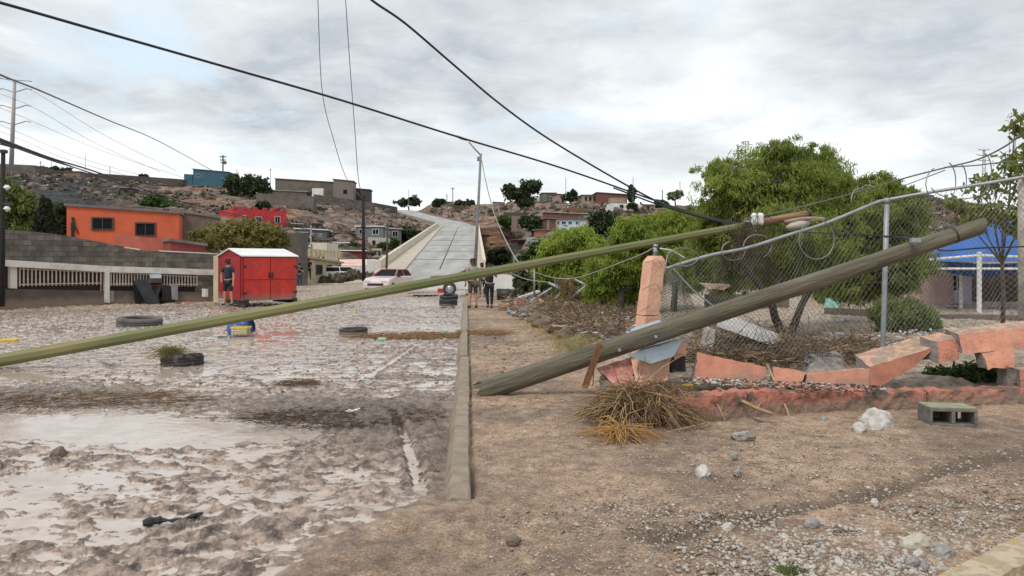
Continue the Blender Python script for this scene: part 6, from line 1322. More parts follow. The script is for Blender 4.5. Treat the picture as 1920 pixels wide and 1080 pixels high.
person('person in a red top holding a bicycle between the two people by the kerb', Vector((P(904, 556, 36).x, 36, 0.0)), 1.62, R(170), arms={'l': ((-.25, .10, 1.12), (-.2, .35, .98)), 'r': ((.25, .10, 1.12), (.2, .35, .98))}, top_m=red_c, leg_m=black_c)
# bicycle
def torus(R_, r, T, n=28, m=8):
    mb = MB(); v = []
    for i in range(n):
        a = 6.2832 * i / n
        for j in range(m): b_ = 6.2832 * j / m; v.append(T @ Vector(((R_ + r * math.cos(b_)) * math.cos(a), (R_ + r * math.cos(b_)) * math.sin(a), r * math.sin(b_))))
    f = [(i * m + j, ((i + 1) % n) * m + j, ((i + 1) % n) * m + (j + 1) % m, i * m + (j + 1) % m) for i in range(n) for j in range(m)]
    return mb.add(v, f)
rub = mat('rubber', (0.022, 0.022, 0.023), (0.04, 0.038, 0.036), 0.75, 5, 0.2, 30, dirt=.03); chrome = mat('bike_silver', (0.5, 0.5, 0.5), rough=0.35, metal=0.7)
bx = P(905, 560, 34).x; t = empty('bicycle', (bx, 34, 0), 'silver bicycle held upright behind the person in black', 'bicycle')
def bp_(x, z, y=0): return Vector((bx + x * 0.45, 34 + x + y, z))
for x in (-.5, .5):
    Tm = Matrix.Translation(bp_(x, .34)) @ Matrix.Rotation(math.atan2(1, .45), 4, 'Z') @ Matrix.Rotation(R(90), 4, 'X')
    w_ = torus(.31, .022, Tm).build('wheel', rub, t, True); mb = torus(.29, .01, Tm)
    for k in range(9): a = 6.28 * k / 9; mb.tube([Tm @ Vector((0, 0, 0)), Tm @ Vector((.29 * math.cos(a), .29 * math.sin(a), 0))], .002, 3)
    mb.build('rim', chrome, w_)
MB().tube([bp_(-.5, .34), bp_(-.1, .3), bp_(.35, .8), bp_(-.2, .78), bp_(-.1, .3)], .018, 6).tube([bp_(-.5, .34), bp_(-.2, .78), bp_(-.24, .92)], .014, 6).tube([bp_(.5, .34), bp_(.35, .8), bp_(.32, .98)], .016, 6).build('frame', chrome, t)
MB().tube([bp_(.32, .98, .0) + Vector((-.28, .1, 0)), bp_(.32, .98) + Vector((.28, -.1, 0))], .014, 6).build('handlebar', dkm, t); MB().box(bp_(-.24, .95), (.12, .26, .05)).build('saddle', rub, t)

# ------------------------------------------------------------------ vehicles
tailm = mat('tail_lamp', (0.45, 0.02, 0.015), rough=0.3)
def wheel(T, parent, r=.33, w_=.22, name='wheel'):
    wv = MB().lathe([(r * .62, -w_ / 2), (r * .93, -w_ / 2), (r, -w_ / 4), (r, w_ / 4), (r * .93, w_ / 2), (r * .62, w_ / 2)], 24, T, closed=True).build(name, rub, parent, True)
    MB().lathe([(.02, w_ * .3), (r * .25, w_ * .3), (r * .5, w_ * .15), (r * .63, w_ * .42), (r * .63, -w_ * .4), (.02, -w_ * .4)], 20, T).build('rim', chrome, wv); return wv
def car(name, lab, cat, loc, rz, paint, L_=4.6, W_=1.8, H_=1.5, pickup=False, roofm=None, group=None):
    T = Matrix.Translation(Vector(loc)) @ Matrix.Rotation(rz, 4, 'Z'); t = empty(name, loc, lab, cat, group)
    # local: x across, y forwards
    prof = [(-L_ / 2, .35), (-L_ / 2, .85), (-L_ / 2 + .1, .98), (L_ * .18, 1.0), (L_ / 2 - .35, .90), (L_ / 2 - .05, .72), (L_ / 2, .5), (L_ / 2 - .05, .30), (-L_ / 2 + .1, .28)]
    mb = MB(); n_ = len(prof); secs = [(-W_ / 2, .94), (-W_ / 2 + .06, 1), (W_ / 2 - .06, 1), (W_ / 2, .94)]
    for x, s_ in secs:
        for (y, z) in prof: mb.v.append(tuple(T @ Vector((x, y * s_, z if s_ == 1 else .34 + (z - .34) * .93))))
    for k in range(3):
        for i in range(n_): j = (i + 1) % n_; mb.f.append((k * n_ + i, k * n_ + j, (k + 1) * n_ + j, (k + 1) * n_ + i))
    mb.f.append(tuple(range(n_ - 1, -1, -1))); mb.f.append(tuple(3 * n_ + i for i in range(n_)))
    bd = mb.build('body', paint, t); bevel(bd, .04)
    y0, y1 = (-.55, L_ * .2) if pickup else (-L_ / 2 + .25, L_ * .2)
    b0_ = [(-W_ / 2 + .08, y0, .97), (W_ / 2 - .08, y0, .97), (W_ / 2 - .08, y1, .97), (-W_ / 2 + .08, y1, .97)]; t0 = [(-W_ / 2 + .28, y0 + .2, H_), (W_ / 2 - .28, y0 + .2, H_), (W_ / 2 - .28, y1 - .75, H_), (-W_ / 2 + .28, y1 - .75, H_)]
    lerp = lambda a, b_, f_: tuple(p + (q - p) * f_ for p, q in zip(a, b_))
    cb = MB().hexa([T @ Vector(lerp(p, q, 0)) for p, q in zip(b0_, t0)], [T @ Vector(q) for q in t0]); o_ = cb.build('cabin_glass', glass_m, t); bevel(o_, .03)
    rt = [(p[0] * 1.02, p[1], p[2] + .002) for p in t0]; o_ = MB().hexa([T @ Vector(p) for p in rt], [T @ Vector((p[0] * .96, p[1], p[2] + .06)) for p in rt]).build('roof', roofm or paint, t); bevel(o_, .02)
    for p, q in zip(b0_, t0): MB().tube([T @ Vector(p), T @ Vector(q)], .045, 5).build('roof_pillar', roofm or paint, t)
    ym = (y0 + y1) / 2 - .1
    for sg in (-1, 1): MB().tube([T @ Vector((sg * (W_ / 2 - .08), ym, .97)), T @ Vector((sg * (W_ / 2 - .28), ym - .1, H_))], .04, 5).build('roof_pillar', roofm or paint, t)
    for sx in (-1, 1):
        for sy in (-.31, .33): wheel(T @ Matrix.Translation((sx * (W_ / 2 - .1), sy * L_, .33)) @ Matrix.Rotation(R(90) * sx, 4, 'Y'), t)
        MB().box(T @ Vector((sx * (W_ / 2 - .3), L_ / 2 - .08, .66)), (.36, .1, .16), rz).build('headlight', mat('headlight', (0.6, 0.6, 0.58), rough=.2), t)
        MB().box(T @ Vector((sx * (W_ / 2 - .2), -L_ / 2 + .02, .76)), (.28, .08, .2), rz).build('tail_lamp', tailm, t)
        MB().box(T @ Vector((sx * (W_ / 2 + .1), y1 - .12, 1.0)), (.18, .1, .14), rz).build('mirror', dkm, t)
    MB().box(T @ Vector((0, L_ / 2 - .02, .52)), (W_ * .6, .08, .16), rz).build('grille', dkm, t)
    MB().box(T @ Vector((0, L_ / 2, .38)), (W_ * .96, .14, .14), rz).build('bumper', dkm if False else paint, t)
    return t
wpaintc = mat('car_white', (0.72, 0.72, 0.71), (0.66, 0.66, 0.65), 0.3, 1, coat=0.5, dirt=.3); rpaint = mat('car_red', (0.42, 0.03, 0.03), (0.36, 0.025, 0.025), 0.3, 1, coat=0.5)
car('parked_car', 'red car, glare painted pale on its body, facing us at the foot of the ramp', 'car', (P(727, 540, 43).x, 43.5, -0.1), R(166), mat('car_red_glare', (0.66, 0.55, 0.55), (0.6, 0.5, 0.5), .3, 1, coat=.5, dirt=.3), roofm=rpaint, H_=1.34, W_=1.62, L_=3.9)  # body colour paled to paint the glare on a red car
car('parked_car', 'white car side on behind the grey green brush', 'car', (P(654, 524, 66).x, 66, -0.05), R(-80), wpaintc, H_=1.36, L_=4.8)
# wrecked vehicle behind the long pole
T = Matrix.Translation((P(838, 553, 38).x, 38.6, 0.0)) @ Matrix.Rotation(R(-4), 4, 'Y')
t = empty('wrecked_trailer', (P(838, 553, 38).x, 38.6, 0), 'white flatbed trailer with one raised wheel and rusty frame behind the long pole', 'trailer')
MB().box((0, 0, 0), (1, 1, 1)) if False else None
b_ = MB().box((0, 0, 0), (3.2, 1.7, 0.45), 0, T @ Matrix.Translation((-.45, .4, .40))).build('bed', wpaintc, t); bevel(b_, .03)
MB().box((0, 0, 0), (3.0, 1.6, 0.12), 0, T @ Matrix.Translation((.7, .3, 0.95))).build('rusty_frame', rust, t)
MB().tube([T @ Vector((.4, -.5, .95)), T @ Vector((1.4, -.55, 1.35)), T @ Vector((1.4, -.55, .9))], .05, 6).tube([T @ Vector((.9, -.5, .9)), T @ Vector((1.1, -.5, 1.3))], .04, 6).build('drawbar', rust, t)
wheel(Matrix.Translation((P(843, 541, 37.3).x, 37.3, P(843, 541, 37.3).z)) @ Matrix.Rotation(R(86), 4, 'X'), t, .34)
MB().box((0, 0, 0), (.30, .1, .22), 0, Matrix.Translation(P(826, 545, 37.4))).build('tail_lamp', tailm, t)
MB().box((0, 0, 0), (.5, .5, .3), 0, Matrix.Translation(P(842, 553, 37.5))).build('axle_block', dkm, t)

# ------------------------------------------------------------------ tyres
def tyre_mesh(r=.33, w_=.21):
    mb = MB(); prof = [(r * .60, -w_ * .42), (r * .80, -w_ * .5), (r * .95, -w_ * .46), (r, -w_ * .3), (r, -w_ * .12), (r * .975, -w_ * .10), (r * .975, -w_ * .06), (r, -w_ * .04), (r, w_ * .04), (r * .975, w_ * .06), (r * .975, w_ * .10), (r, w_ * .12), (r, w_ * .3), (r * .95, w_ * .46), (r * .80, w_ * .5), (r * .60, w_ * .42), (r * .66, w_ * .2), (r * .66, -w_ * .2)]
    mb.lathe(prof, 40, closed=True); return mb
def tyre(lab, loc, rx=0, ry=0, rz=0, r=.33, w_=.21, m=rub):
    o = mesh_obj('tyre', np.array(tyre_mesh(r, w_).v), tyre_mesh(r, w_).f, m, None, True, loc=(0, 0, 0)); o.location = loc; o.rotation_euler = (rx, ry, rz); return tag(o, lab, 'tyre', 'tyres washed along the street')
muddy = mat('muddy_rubber', (0.03, 0.03, 0.031), (0.20, 0.155, 0.12), 0.8, 6, .3, 30, lo=0.52, hi=0.66)
g = G(262, 611); tyre('large grey tyre lying flat in the mud behind the long pole at the left', g + Vector((0, 0, .10)), R(2), R(3), 0, .58, .28, mat('dusty_rubber', (0.07, 0.07, 0.07), (0.14, 0.12, 0.11), .8, 4))
g = G(336, 686); t_ = tyre('black tyre stuffed with straw lying in the near mud', g + Vector((0, 0.12, .06)), R(-6), R(-6), 0, .34, .24, muddy)
n = 420; a = rng.uniform(0, 6.28, n); c0_ = np.array([g.x - .14, g.y + .05, .10]); A_ = c0_ + np.stack([np.cos(a) * .20 * rng.uniform(0, 1, n), np.sin(a) * .2 * rng.uniform(0, 1, n), rng.uniform(-.04, .06, n)], 1)
B_ = A_ + np.stack([rng.normal(-.06, .16, n), rng.normal(-.02, .12, n), rng.normal(-.05, .05, n)], 1); v, f = sticks_mesh(A_, B_, rng.uniform(.002, .0045, n), np.stack([np.zeros(n), np.zeros(n), rng.uniform(.02, .10, n)], 1))
o = mesh_obj('straw_tuft', v, f, mat('straw_olive', (0.33, 0.28, 0.10), (0.20, 0.17, 0.06), .9, 3), None); tag(o, 'olive straw clump draped over the black tyre in the near mud', 'straw', None, 'stuff')
g = G(661, 632); tyre('dark car tyre lying on its side in the middle of the mud road', g + Vector((0, .1, .10)), R(1), R(-3), 0, .335, .22)
g = G(840, 577); tyre('black tyre standing tread towards us beside the far end of the kerb', g + Vector((0, .1, .30 - .10)), R(0), R(0), 0, .36, .26)
tyre('worn tyre resting on the lower tyre beside the far end of the kerb', g + Vector((0, .5, .47 - .08)), R(8), R(-5), 0.3, .36, .2)
# black tub on the right
g = G(952, 563); T = Matrix.Translation(g + Vector((0, .5, 0))) @ Matrix.Rotation(R(3), 4, 'Y') @ Matrix.Diagonal((1.0, .7, 1, 1))
tag(MB().lathe([(.02, .10), (.44, .10), (.50, .46), (.53, .46), (.47, -.08), (.02, -.08)], 26, T).build('black_tub', mat('black_plastic', (0.012, 0.012, 0.013), rough=.5), None, True), 'wide black plastic tub on the straw right of the person in black', 'tub')
# blue barrel, yellow crate and other things in the mud
g = G(445, 629); T = Matrix.Translation(g + Vector((0, 0.2, .17))) @ Matrix.Rotation(R(72), 4, 'Y') @ Matrix.Rotation(0, 4, 'X')
t = empty('blue_barrel', g, 'blue plastic barrel lying half sunk in the mud behind the yellow crate', 'barrel')
MB().lathe([(.02, -.27), (.16, -.27), (.185, -.23), (.19, -.1), (.197, -.09), (.19, -.07), (.195, .1), (.202, .11), (.195, .13), (.20, .28), (.185, .28), (.17, -.2), (.02, -.2)], 26, T).build('shell', mat('blue_plastic', (0.03, 0.09, 0.33), (0.025, 0.07, 0.26), .4, 3), t, True)
MB().lathe([(.17, .26), (.20, .262), (.21, .285), (.195, .295), (.17, .28)], 26, T, closed=True).build('rim', mat('dark_blue', (0.02, 0.03, 0.07), rough=.5), t, True)
g = G(452, 632); t = empty('yellow_crate', g, 'pale crate with yellow rim in front of the blue barrel', 'crate')
mb = MB(); b_ = mat('crate_pale', (0.56, 0.50, 0.34), (0.42, 0.36, 0.22), .7, 4)
for dx, dy, sx, sy in ((0, -.12, .36, .02), (0, .12, .36, .02), (-.18, 0, .02, .24), (.18, 0, .02, .24)):
    for zz_ in (.02, .08): mb.box((g.x + dx, g.y + dy, zz_ - .03), (sx, sy, .035))
    for k in range(5): mb.box((g.x + dx + (sx * (k - 2) / 5 if sx > .1 else 0), g.y + dy + (sy * (k - 2) / 5 if sy > .1 else 0), .02), (.02, .024, .16))
mb.box((g.x, g.y, -.04), (.35, .23, .02)); mb.build('basket', b_, t)
mb = MB(); [mb.box((g.x + dx, g.y + dy, .115), (sx, sy, .035)) for dx, dy, sx, sy in ((0, -.13, .40, .03), (0, .13, .40, .03), (-.19, 0, .03, .23), (.19, 0, .03, .23))]; mb.build('rim', mat('yellow_plastic', (0.70, 0.52, 0.05), rough=.5), t)
def lump_obj(name, lab, cat, loc, sx, sy, sz, m, amp=.2, rz=0, grp=None, seed=0, nn=3, smooth=False):
    import bmesh
    bm = bmesh.new(); bmesh.ops.create_icosphere(bm, subdivisions=nn, radius=1.0)
    for v in bm.verts:
        p = v.co; d_ = 1 + amp * float(fbm(np.array(p.x * 1.3 + seed), np.array(p.y * 1.3 + p.z * 1.7), .8, 4, seed)) * 2
        v.co = Vector((p.x * sx * d_, p.y * sy * d_, max(p.z, -.45) * sz * d_))
    me = bpy.data.meshes.new(name); bm.to_mesh(me); bm.free(); me.materials.append(m); o = bpy.data.objects.new(name, me); col.objects.link(o); o.location = Vector(loc) + Vector((0, 0, sz * .30)); o.rotation_euler = (0, 0, rz)
    if smooth: me.polygons.foreach_set('use_smooth', np.ones(len(me.polygons), bool))
    return tag(o, lab, cat, grp)
stone_w = mat('pale_stone', (0.56, 0.53, 0.49), (0.36, 0.33, 0.30), 0.9, 12, .6, 50); stone_g = mat('grey_stone', (0.34, 0.32, 0.30), (0.20, 0.185, 0.17), 0.9, 12, .6, 50); stone_b = mat('brown_stone', (0.20, 0.145, 0.11), (0.12, 0.085, 0.065), .8, 10, .6, 40)
GS = 'loose rocks on the dirt verge'
for lab, px, py, sx, sz, m_, rz in (
    ('large white rough rock on the dirt before the salmon base course', 1643, 801, 35, 19, stone_w, .3), ('small pale angular rock just left below the large white rock', 1609, 809, 16, 10, stone_w, .9), ('small tan rock touching the left side of the large white rock', 1616, 791, 9, 7, mat('tan_stone', (0.45, 0.35, 0.24), rough=.9), .2),
    ('crumbly white rock alone on the dirt below the straw heap', 1318, 891, 19, 11, stone_w, 1.2), ('rounded grey rock at the left end of the washed gully', 1523, 990, 15, 12, stone_g, .4), ('smooth white pebble sitting in the washed gully', 1640, 947, 9, 7, stone_w, 1.),
    ('big pale flat topped rock in the gravel near the yellow kerb', 1717, 1027, 29, 15, mat('cream_stone', (0.50, 0.45, 0.38), (0.38, 0.33, 0.27), .9, 10, .5, 40), .2), ('grey rock wedged right of the big pale rock in the gravel', 1770, 1044, 24, 12, stone_g, .8),
    ('grey rounded stone in front of the big pale rock', 1712, 1062, 13, 11, stone_g, .1), ('second grey stone leaning against the rounded stone near the bottom edge', 1733, 1068, 10, 11, stone_g, 1.3), ('pale stone lying between the big pale rock and the rounded stones', 1722, 1044, 13, 8, stone_w, .6),
    ('small white stone on dirt halfway between the crumbly rock and the gravel', 1365, 995, 13, 9, stone_w, .5), ('brown clod alone on the dirt at the bottom centre', 963, 1018, 14, 9, stone_b, .4), ('dark muddy stone standing in the near mud at the left', 110, 858, 14, 11, stone_b, .7),
    ('pale stone low in the gravel right of the bottom centre', 1573, 1060, 12, 9, stone_w, 1.5), ('little grey stone beside the crumbly rock', 1382, 889, 9, 5, stone_g, .5), ('grey lump half buried near the red wall base', 1393, 823, 22, 9, stone_g, .1), ('small stone with dark side above the crumbly rock', 1378, 858, 8, 6, stone_g, .9),
    ('grey stone chip on the dirt left of the large white rock', 1545, 790, 9, 6, stone_g, .9)):
    g = G(px, py); k = g.y / F; lump_obj('rock', lab, 'rock', g, sx * k, sx * k * .75, sz * k * 1.35, m_, .16, rz, GS, px * .01)
# cinder block
g = G(1795, 803); t = empty('cinder_block', g, 'hollow grey cinder block with mossy top on the dirt in front of the salmon wall', 'cinder block'); cbm = mat('cinder', (0.20, 0.19, 0.165), (0.13, 0.12, 0.105), .95, 9, .7, 60); Mx = Matrix.Translation(g + Vector((0, .17, 0))) @ Matrix.Rotation(R(-8), 4, 'Z')
mb = MB()
for c_, d_ in (((0, 0, .172), (.44, .30, .035)), ((0, 0, .018), (.44, .30, .035)), ((-.205, 0, .095), (.03, .30, .12)), ((.205, 0, .095), (.03, .30, .12)), ((0, 0, .095), (.035, .30, .12)), ((-.03, .135, .095), (.37, .03, .12))):
    mb.box((0, 0, 0), d_, 0, Mx @ Matrix.Translation(c_))
o_ = mb.build('block', cbm, t); bevel(o_, .006); MB().rough([Mx @ Vector(p) for p in ((-.21, -.14, .19), (.21, -.14, .19), (.21, -.14, .194), (-.21, -.14, .194))], Mx.to_3x3() @ Vector((0, .28, 0)), (10, 2, 8), .003, .05, 3).build('mossy_top', mat('moss', (0.30, 0.32, 0.19), (0.22, 0.21, 0.15), .95, 9), t)
# bits lying about
whp = mat('white_plastic', (0.74, 0.74, 0.73), rough=.5)
def boxobj(name, lab, cat, px, py, w_, h_, d_, m, rz=0, rx=0, ry=0, dy=0.05, zoff=0.0, dist=None, bev=.15):
    g = G(px, py) if dist is None else P(px, py, dist)
    M_ = Matrix.Translation(g + Vector((0, dy, zoff))) @ Matrix.Rotation(rz, 4, 'Z') @ Matrix.Rotation(rx, 4, 'X') @ Matrix.Rotation(ry, 4, 'Y') @ Matrix.Translation((0, 0, h_ / 2))
    o = MB().box((0, 0, 0), (w_, d_, h_), 0, M_).build(name, m, None); bevel(o, min(w_, h_, d_) * bev); return tag(o, lab, cat)
boxobj('white_box', 'small white carton lying in the mud left of the kerb', 'box', 661, 779, .17, .06, .10, whp, .1, ry=R(-5))
boxobj('white_cup', 'white plastic cup caught in the straw heap', 'cup', 1187, 799, .055, .085, .05, whp, .2, ry=R(8), dist=7.15, zoff=0, bev=.3)
boxobj('white_card', 'small white card leaning against the long salmon slab', 'card', 1343, 720, .115, .05, .006, whp, .05, R(-10), dist=8.25)
boxobj('plastic_scrap', 'flat yellow plastic object in the mud at the far left edge', 'scrap', 14, 642, .32, .07, .25, mat('yellow_plastic', (0, 0, 0)), .3)
boxobj('yellow_scrap', 'yellow scrap in the mud below the red car', 'scrap', 656, 583, .34, .04, .2, mat('yellow_plastic', (0, 0, 0)), .1)
boxobj('green_bottle', 'pale green bottle in the mud just left of the straw drift', 'bottle', 716, 640, .08, .08, .22, mat('green_glass', (0.30, 0.52, 0.38), rough=.3), 1.2, bev=.4)
boxobj('green_bottle', 'pale green bottle standing in the straw close to the kerb', 'bottle', 835, 629, .10, .14, .10, mat('green_glass', (0, 0, 0)), 0, bev=.4)
lump_obj('plastic_bag', 'crumpled white plastic bag in the mud near the centre of the road', 'bag', G(690, 712), .05, .14, .05, whp, .4, -.5, None, 2)
lump_obj('plastic_bag', 'white crumpled plastic left of the blue barrel', 'bag', G(405, 635), .30, .2, .07, mat('dull_plastic', (0.5, 0.5, 0.48), rough=.6), .5, .1, None, 5)
lump_obj('yellow_wrapper', 'yellow brown foam piece lying on the debris of the base course', 'wrapper', P(1292, 724, 8.15), .075, .05, .03, mat('foam_yellow', (0.42, 0.27, 0.06), rough=.8), .3, 0, None, 4)
mb = MB(); pts = [G(268, 990), G(300, 984), G(335, 984), G(380, 970)]; pts = [p + Vector((0, 0, .03)) for p in pts]; mb.tube(spline(pts, 6), [.006 + .010 * abs(math.sin(i * 0.7)) + (.014 if i < 7 else 0) for i in range(19)], 7)
tag(mb.build('black_rag', mat('black_plastic', (0, 0, 0)), None), 'long twisted black strap lying in the near mud', 'strap')
# long twigs laid in front of the base course
stm = mat('pale_stick', (0.42, 0.29, 0.17), (0.30, 0.19, 0.10), .85, 8, .3, 40); stdk = mat('dark_stick', (0.13, 0.08, 0.05), (0.08, 0.05, 0.03), .9, 8)
GT = 'long sticks over the red base course'
for lab, pts, r, m_ in (
    ('long pale stick leaning down across the base course from the gap between slabs', [(1439, 684, 8.35), (1462, 738, 7.95), (1476, 770, 7.7), (1482, 794, 7.6)], .013, stm),
    ('thick pale driftwood branch sloping over the base course', [(1345, 728, 8.0), (1378, 745, 7.7), (1418, 765, 7.4), (1448, 776, 7.35)], .018, stm),
    ('forked thin stick crossing behind the long pale stick', [(1421, 763, 7.6), (1438, 742, 7.9), (1458, 732, 8.2)], .009, stm),
    ('thin reed bending over the base course left of the driftwood branch', [(1334, 740, 7.7), (1350, 768, 7.4), (1362, 796, 7.35)], .007, stm),
    ('thin dark twig lying on the dirt below the driftwood branch', [(1415, 788, 7.5), (1450, 797, 7.3), (1480, 799, 7.3)], .007, stdk),
    ('pale reed stem reaching right from the straw heap along the wall foot', [(1215, 818, 6.9), (1270, 806, 7.0), (1330, 792, 7.2)], .008, stm),
    ('pale reed sloping to the lower right out of the straw heap', [(1165, 797, 7.0), (1195, 825, 6.6), (1225, 850, 6.25), (1265, 866, 6.0)], .008, stm),
    ('short straight straw on the dirt right of the straw heap', [(1271, 820, 6.8), (1284, 866, 6.0)], .006, stm),
    ('single upright reed stub beside the wooden pole butt', [(1044, 806, 7.1), (1045, 778, 7.15)], .008, stm)):
    tag(MB().tube(spline([P(*p) for p in pts], 5), r, 6).build('stick', m_, None, True), lab, 'stick', GT)
# ------------------------------------------------------------------ straw heap, drifts, gravel and debris (uncountable)
straw = mat('straw', (0.40, 0.24, 0.11), (0.17, 0.105, 0.055), .9, 22, c3=(0.07, 0.045, 0.028), lo=.36, hi=.52)
def straw_heap(name, lab, c, rx, ry, hz, n, ln, r, m, flow=(0, 0, -1), spread=1.0, dome=True):
    a = rng.uniform(0, 6.283, n); q = np.sqrt(rng.uniform(0, 1, n)); x = np.cos(a) * q; y = np.sin(a) * q
    A_ = np.stack([c[0] + x * rx, c[1] + y * ry, c[2] + (hz * np.sqrt(np.maximum(0, 1 - q * q)) if dome else hz * rng.uniform(0, 1, n)) * rng.uniform(.3, 1, n)], 1)
    d = np.stack([x * spread + rng.normal(0, .6, n), y * spread + rng.normal(0, .6, n) , rng.normal(0, .35 if dome else .06, n)], 1) + np.array(flow); d /= np.linalg.norm(d, axis=1)[:, None]
    B_ = A_ + d * (ln * rng.uniform(.4, 1.3, n))[:, None]; fl = np.array([float(z) for z in gbase(B_[:, 0], B_[:, 1])]) + .01; B_[:, 2] = np.maximum(B_[:, 2], fl)
    bend = np.stack([rng.normal(0, .03, n), rng.normal(0, .03, n), rng.uniform(0, .08 if dome else .02, n)], 1) * ln * 2.2
    v, f = sticks_mesh(A_, B_, rng.uniform(.5, 1.3, n) * r, bend); return tag(mesh_obj(name, v, f, m, None), lab, 'straw', None, 'stuff')
g = G(1215, 795); straw_heap('straw_heap', 'large heap of golden brown reeds and straw piled at the left end of the base course', (g.x + .03, g.y + .32, .0), .44, .34, .42, 1900, .34, .0036, straw, (-.1, -.35, -.35))
g = G(1205, 800); straw_heap('loose_reeds', 'long loose pale reeds lying over the dark straw heap', (g.x, g.y + .25, .05), .36, .26, .36, 150, .55, .0048, mat('reed_pale', (0.50, 0.34, 0.18), (0.30, 0.20, 0.10), .85, 9), (-.1, -.35, -.3))
g = G(1170, 825); straw_heap('straw_fan', 'fan of bright golden reeds spilling onto the dirt at the left foot of the heap', (g.x, g.y + .12, .0), .13, .12, .14, 170, .30, .0048, mat('straw_gold', (0.52, 0.30, 0.10), (0.36, 0.20, 0.07), .85, 5), (-.1, -.5, -.3), 1.2)
g = P(1330, 728, 8.0); straw_heap('wall_top_debris', 'dark roots and straw caught along the top of the base course', (P(1400, 735, 7.95).x, 7.98, .17), .85, .12, .10, 1300, .16, .003, mat('root_brown', (0.13, 0.085, 0.05), (0.06, 0.042, 0.028), .95, 6), (0, -.2, -.1), .4, False)
g = G(775, 636); straw_heap('straw_drift', 'band of orange brown straw drifted across the mud against the kerb', (g.x, g.y + .3, -.1), 1.25, .60, .10, 950, .34, .006, mat('straw_rust', (0.42, 0.25, 0.11), (0.15, 0.085, 0.045), .9, 16), (.5, 0, -.05), .5, False)
g = G(905, 628); straw_heap('straw_drift', 'thin brown straw scattered on the verge right of the kerb', (g.x, g.y + .3, .0), .55, .45, .05, 350, .35, .005, MATS['straw_rust'], (.3, 0, 0), .5, False)
g = G(95, 760); straw_heap('straw_drift', 'dark streak of soaked straw in the mud at the left edge', (g.x, g.y + .2, -.1), 1.7, .45, .05, 420, .5, .004, mat('straw_wet', (0.24, 0.145, 0.075), (0.08, 0.052, 0.03), .8, 14), (.6, -.1, 0), .3, False)
g = G(560, 722); straw_heap('straw_drift', 'small soaked straw tuft in the middle of the near mud', (g.x, g.y, -.1), .25, .12, .06, 160, .2, .004, MATS['straw_wet'], (.2, 0, 0), .6, False)
g = G(640, 790); straw_heap('straw_drift', 'dark root matter over the muddy mound left of the kerb', (g.x, g.y, -.09), 1.1, .5, .07, 1300, .12, .0035, mat('root_mud', (0.09, 0.06, 0.04), (0.05, 0.035, 0.025), .85, 6), (.2, 0, 0), .5, False)
# gravel on the verge
def gravel():
    pts = []
    def region(px, py, rx, ry, n, s0, s1):
        x = rng.normal(px, rx, n); y = np.clip(rng.normal(py, ry, n), 560, 1120); d = 1.6 * F / (y - HZ); X = (x - 960) / F * d; z = gbase(X, d); k = (X + KD * d) > (0.1 if py > 940 else .1); S = rng.uniform(s0, s1, n) * rng.choice([.6, .8, 1, 1.6], n)
        for X_, Y_, z_, s_ in zip(X[k], d[k], z[k], S[k]): pts.append((X_, Y_, z_ + s_ * .15, s_))
    region(1600, 1055, 170, 40, 4200, .006, .014); region(1800, 1000, 110, 50, 1500, .005, .013); region(1250, 960, 120, 22, 1100, .004, .010); region(1480, 850, 200, 40, 1100, .004, .010)
    region(1700, 850, 200, 60, 900, .004, .010); region(1100, 1040, 220, 60, 900, .003, .007); region(1400, 980, 250, 60, 1500, .003, .009); region(1000, 830, 100, 60, 350, .003, .008); region(1450, 1010, 60, 30, 900, .005, .012)
    region(1840, 930, 90, 40, 700, .005, .011); region(1300, 900, 330, 90, 5000, .0025, .006); region(950, 650, 60, 25, 260, .01, .03); region(1000, 700, 90, 30, 260, .006, .015)
    return np.array(pts)
p = gravel(); sel = rng.random(len(p)) < .62
for nm, s_, m_, lab in (('gravel', sel, mat('gravel_pale', (0.50, 0.46, 0.41), (0.30, 0.265, 0.23), .9, 9), 'pale gravel strewn over the dirt verge'), ('gravel', ~sel, mat('gravel_brown', (0.27, 0.20, 0.15), (0.17, 0.125, 0.095), .9, 9), 'brown pebbles strewn over the dirt verge')):
    v, f = stones_mesh(p[s_, :3], p[s_, 3], .65, .25); tag(mesh_obj(nm, v, f, m_, None), lab, 'gravel', None, 'stuff')
# mud clods beside the kerb and on the road
n = 1500; x = np.concatenate([rng.normal(825, 18, 700), rng.uniform(60, 820, 800)]); y = np.concatenate([rng.uniform(780, 905, 700), rng.uniform(590, 740, 800)]); d = 1.7 * F / (y - HZ); X = (x - 960) / F * d
S = rng.uniform(.008, .024, n) * np.where(np.arange(n) < 700, .75, 1.2); C = np.stack([X, d, gbase(X, d) + S * .2], 1); v, f = stones_mesh(C, S, .6, .35)
tag(mesh_obj('mud_clods', v, f, mat('clod', (0.10, 0.07, 0.05), (0.17, 0.125, 0.095), .6, 8), None), 'dark wet clods of mud beside the kerb and over the road', 'mud clods', None, 'stuff')
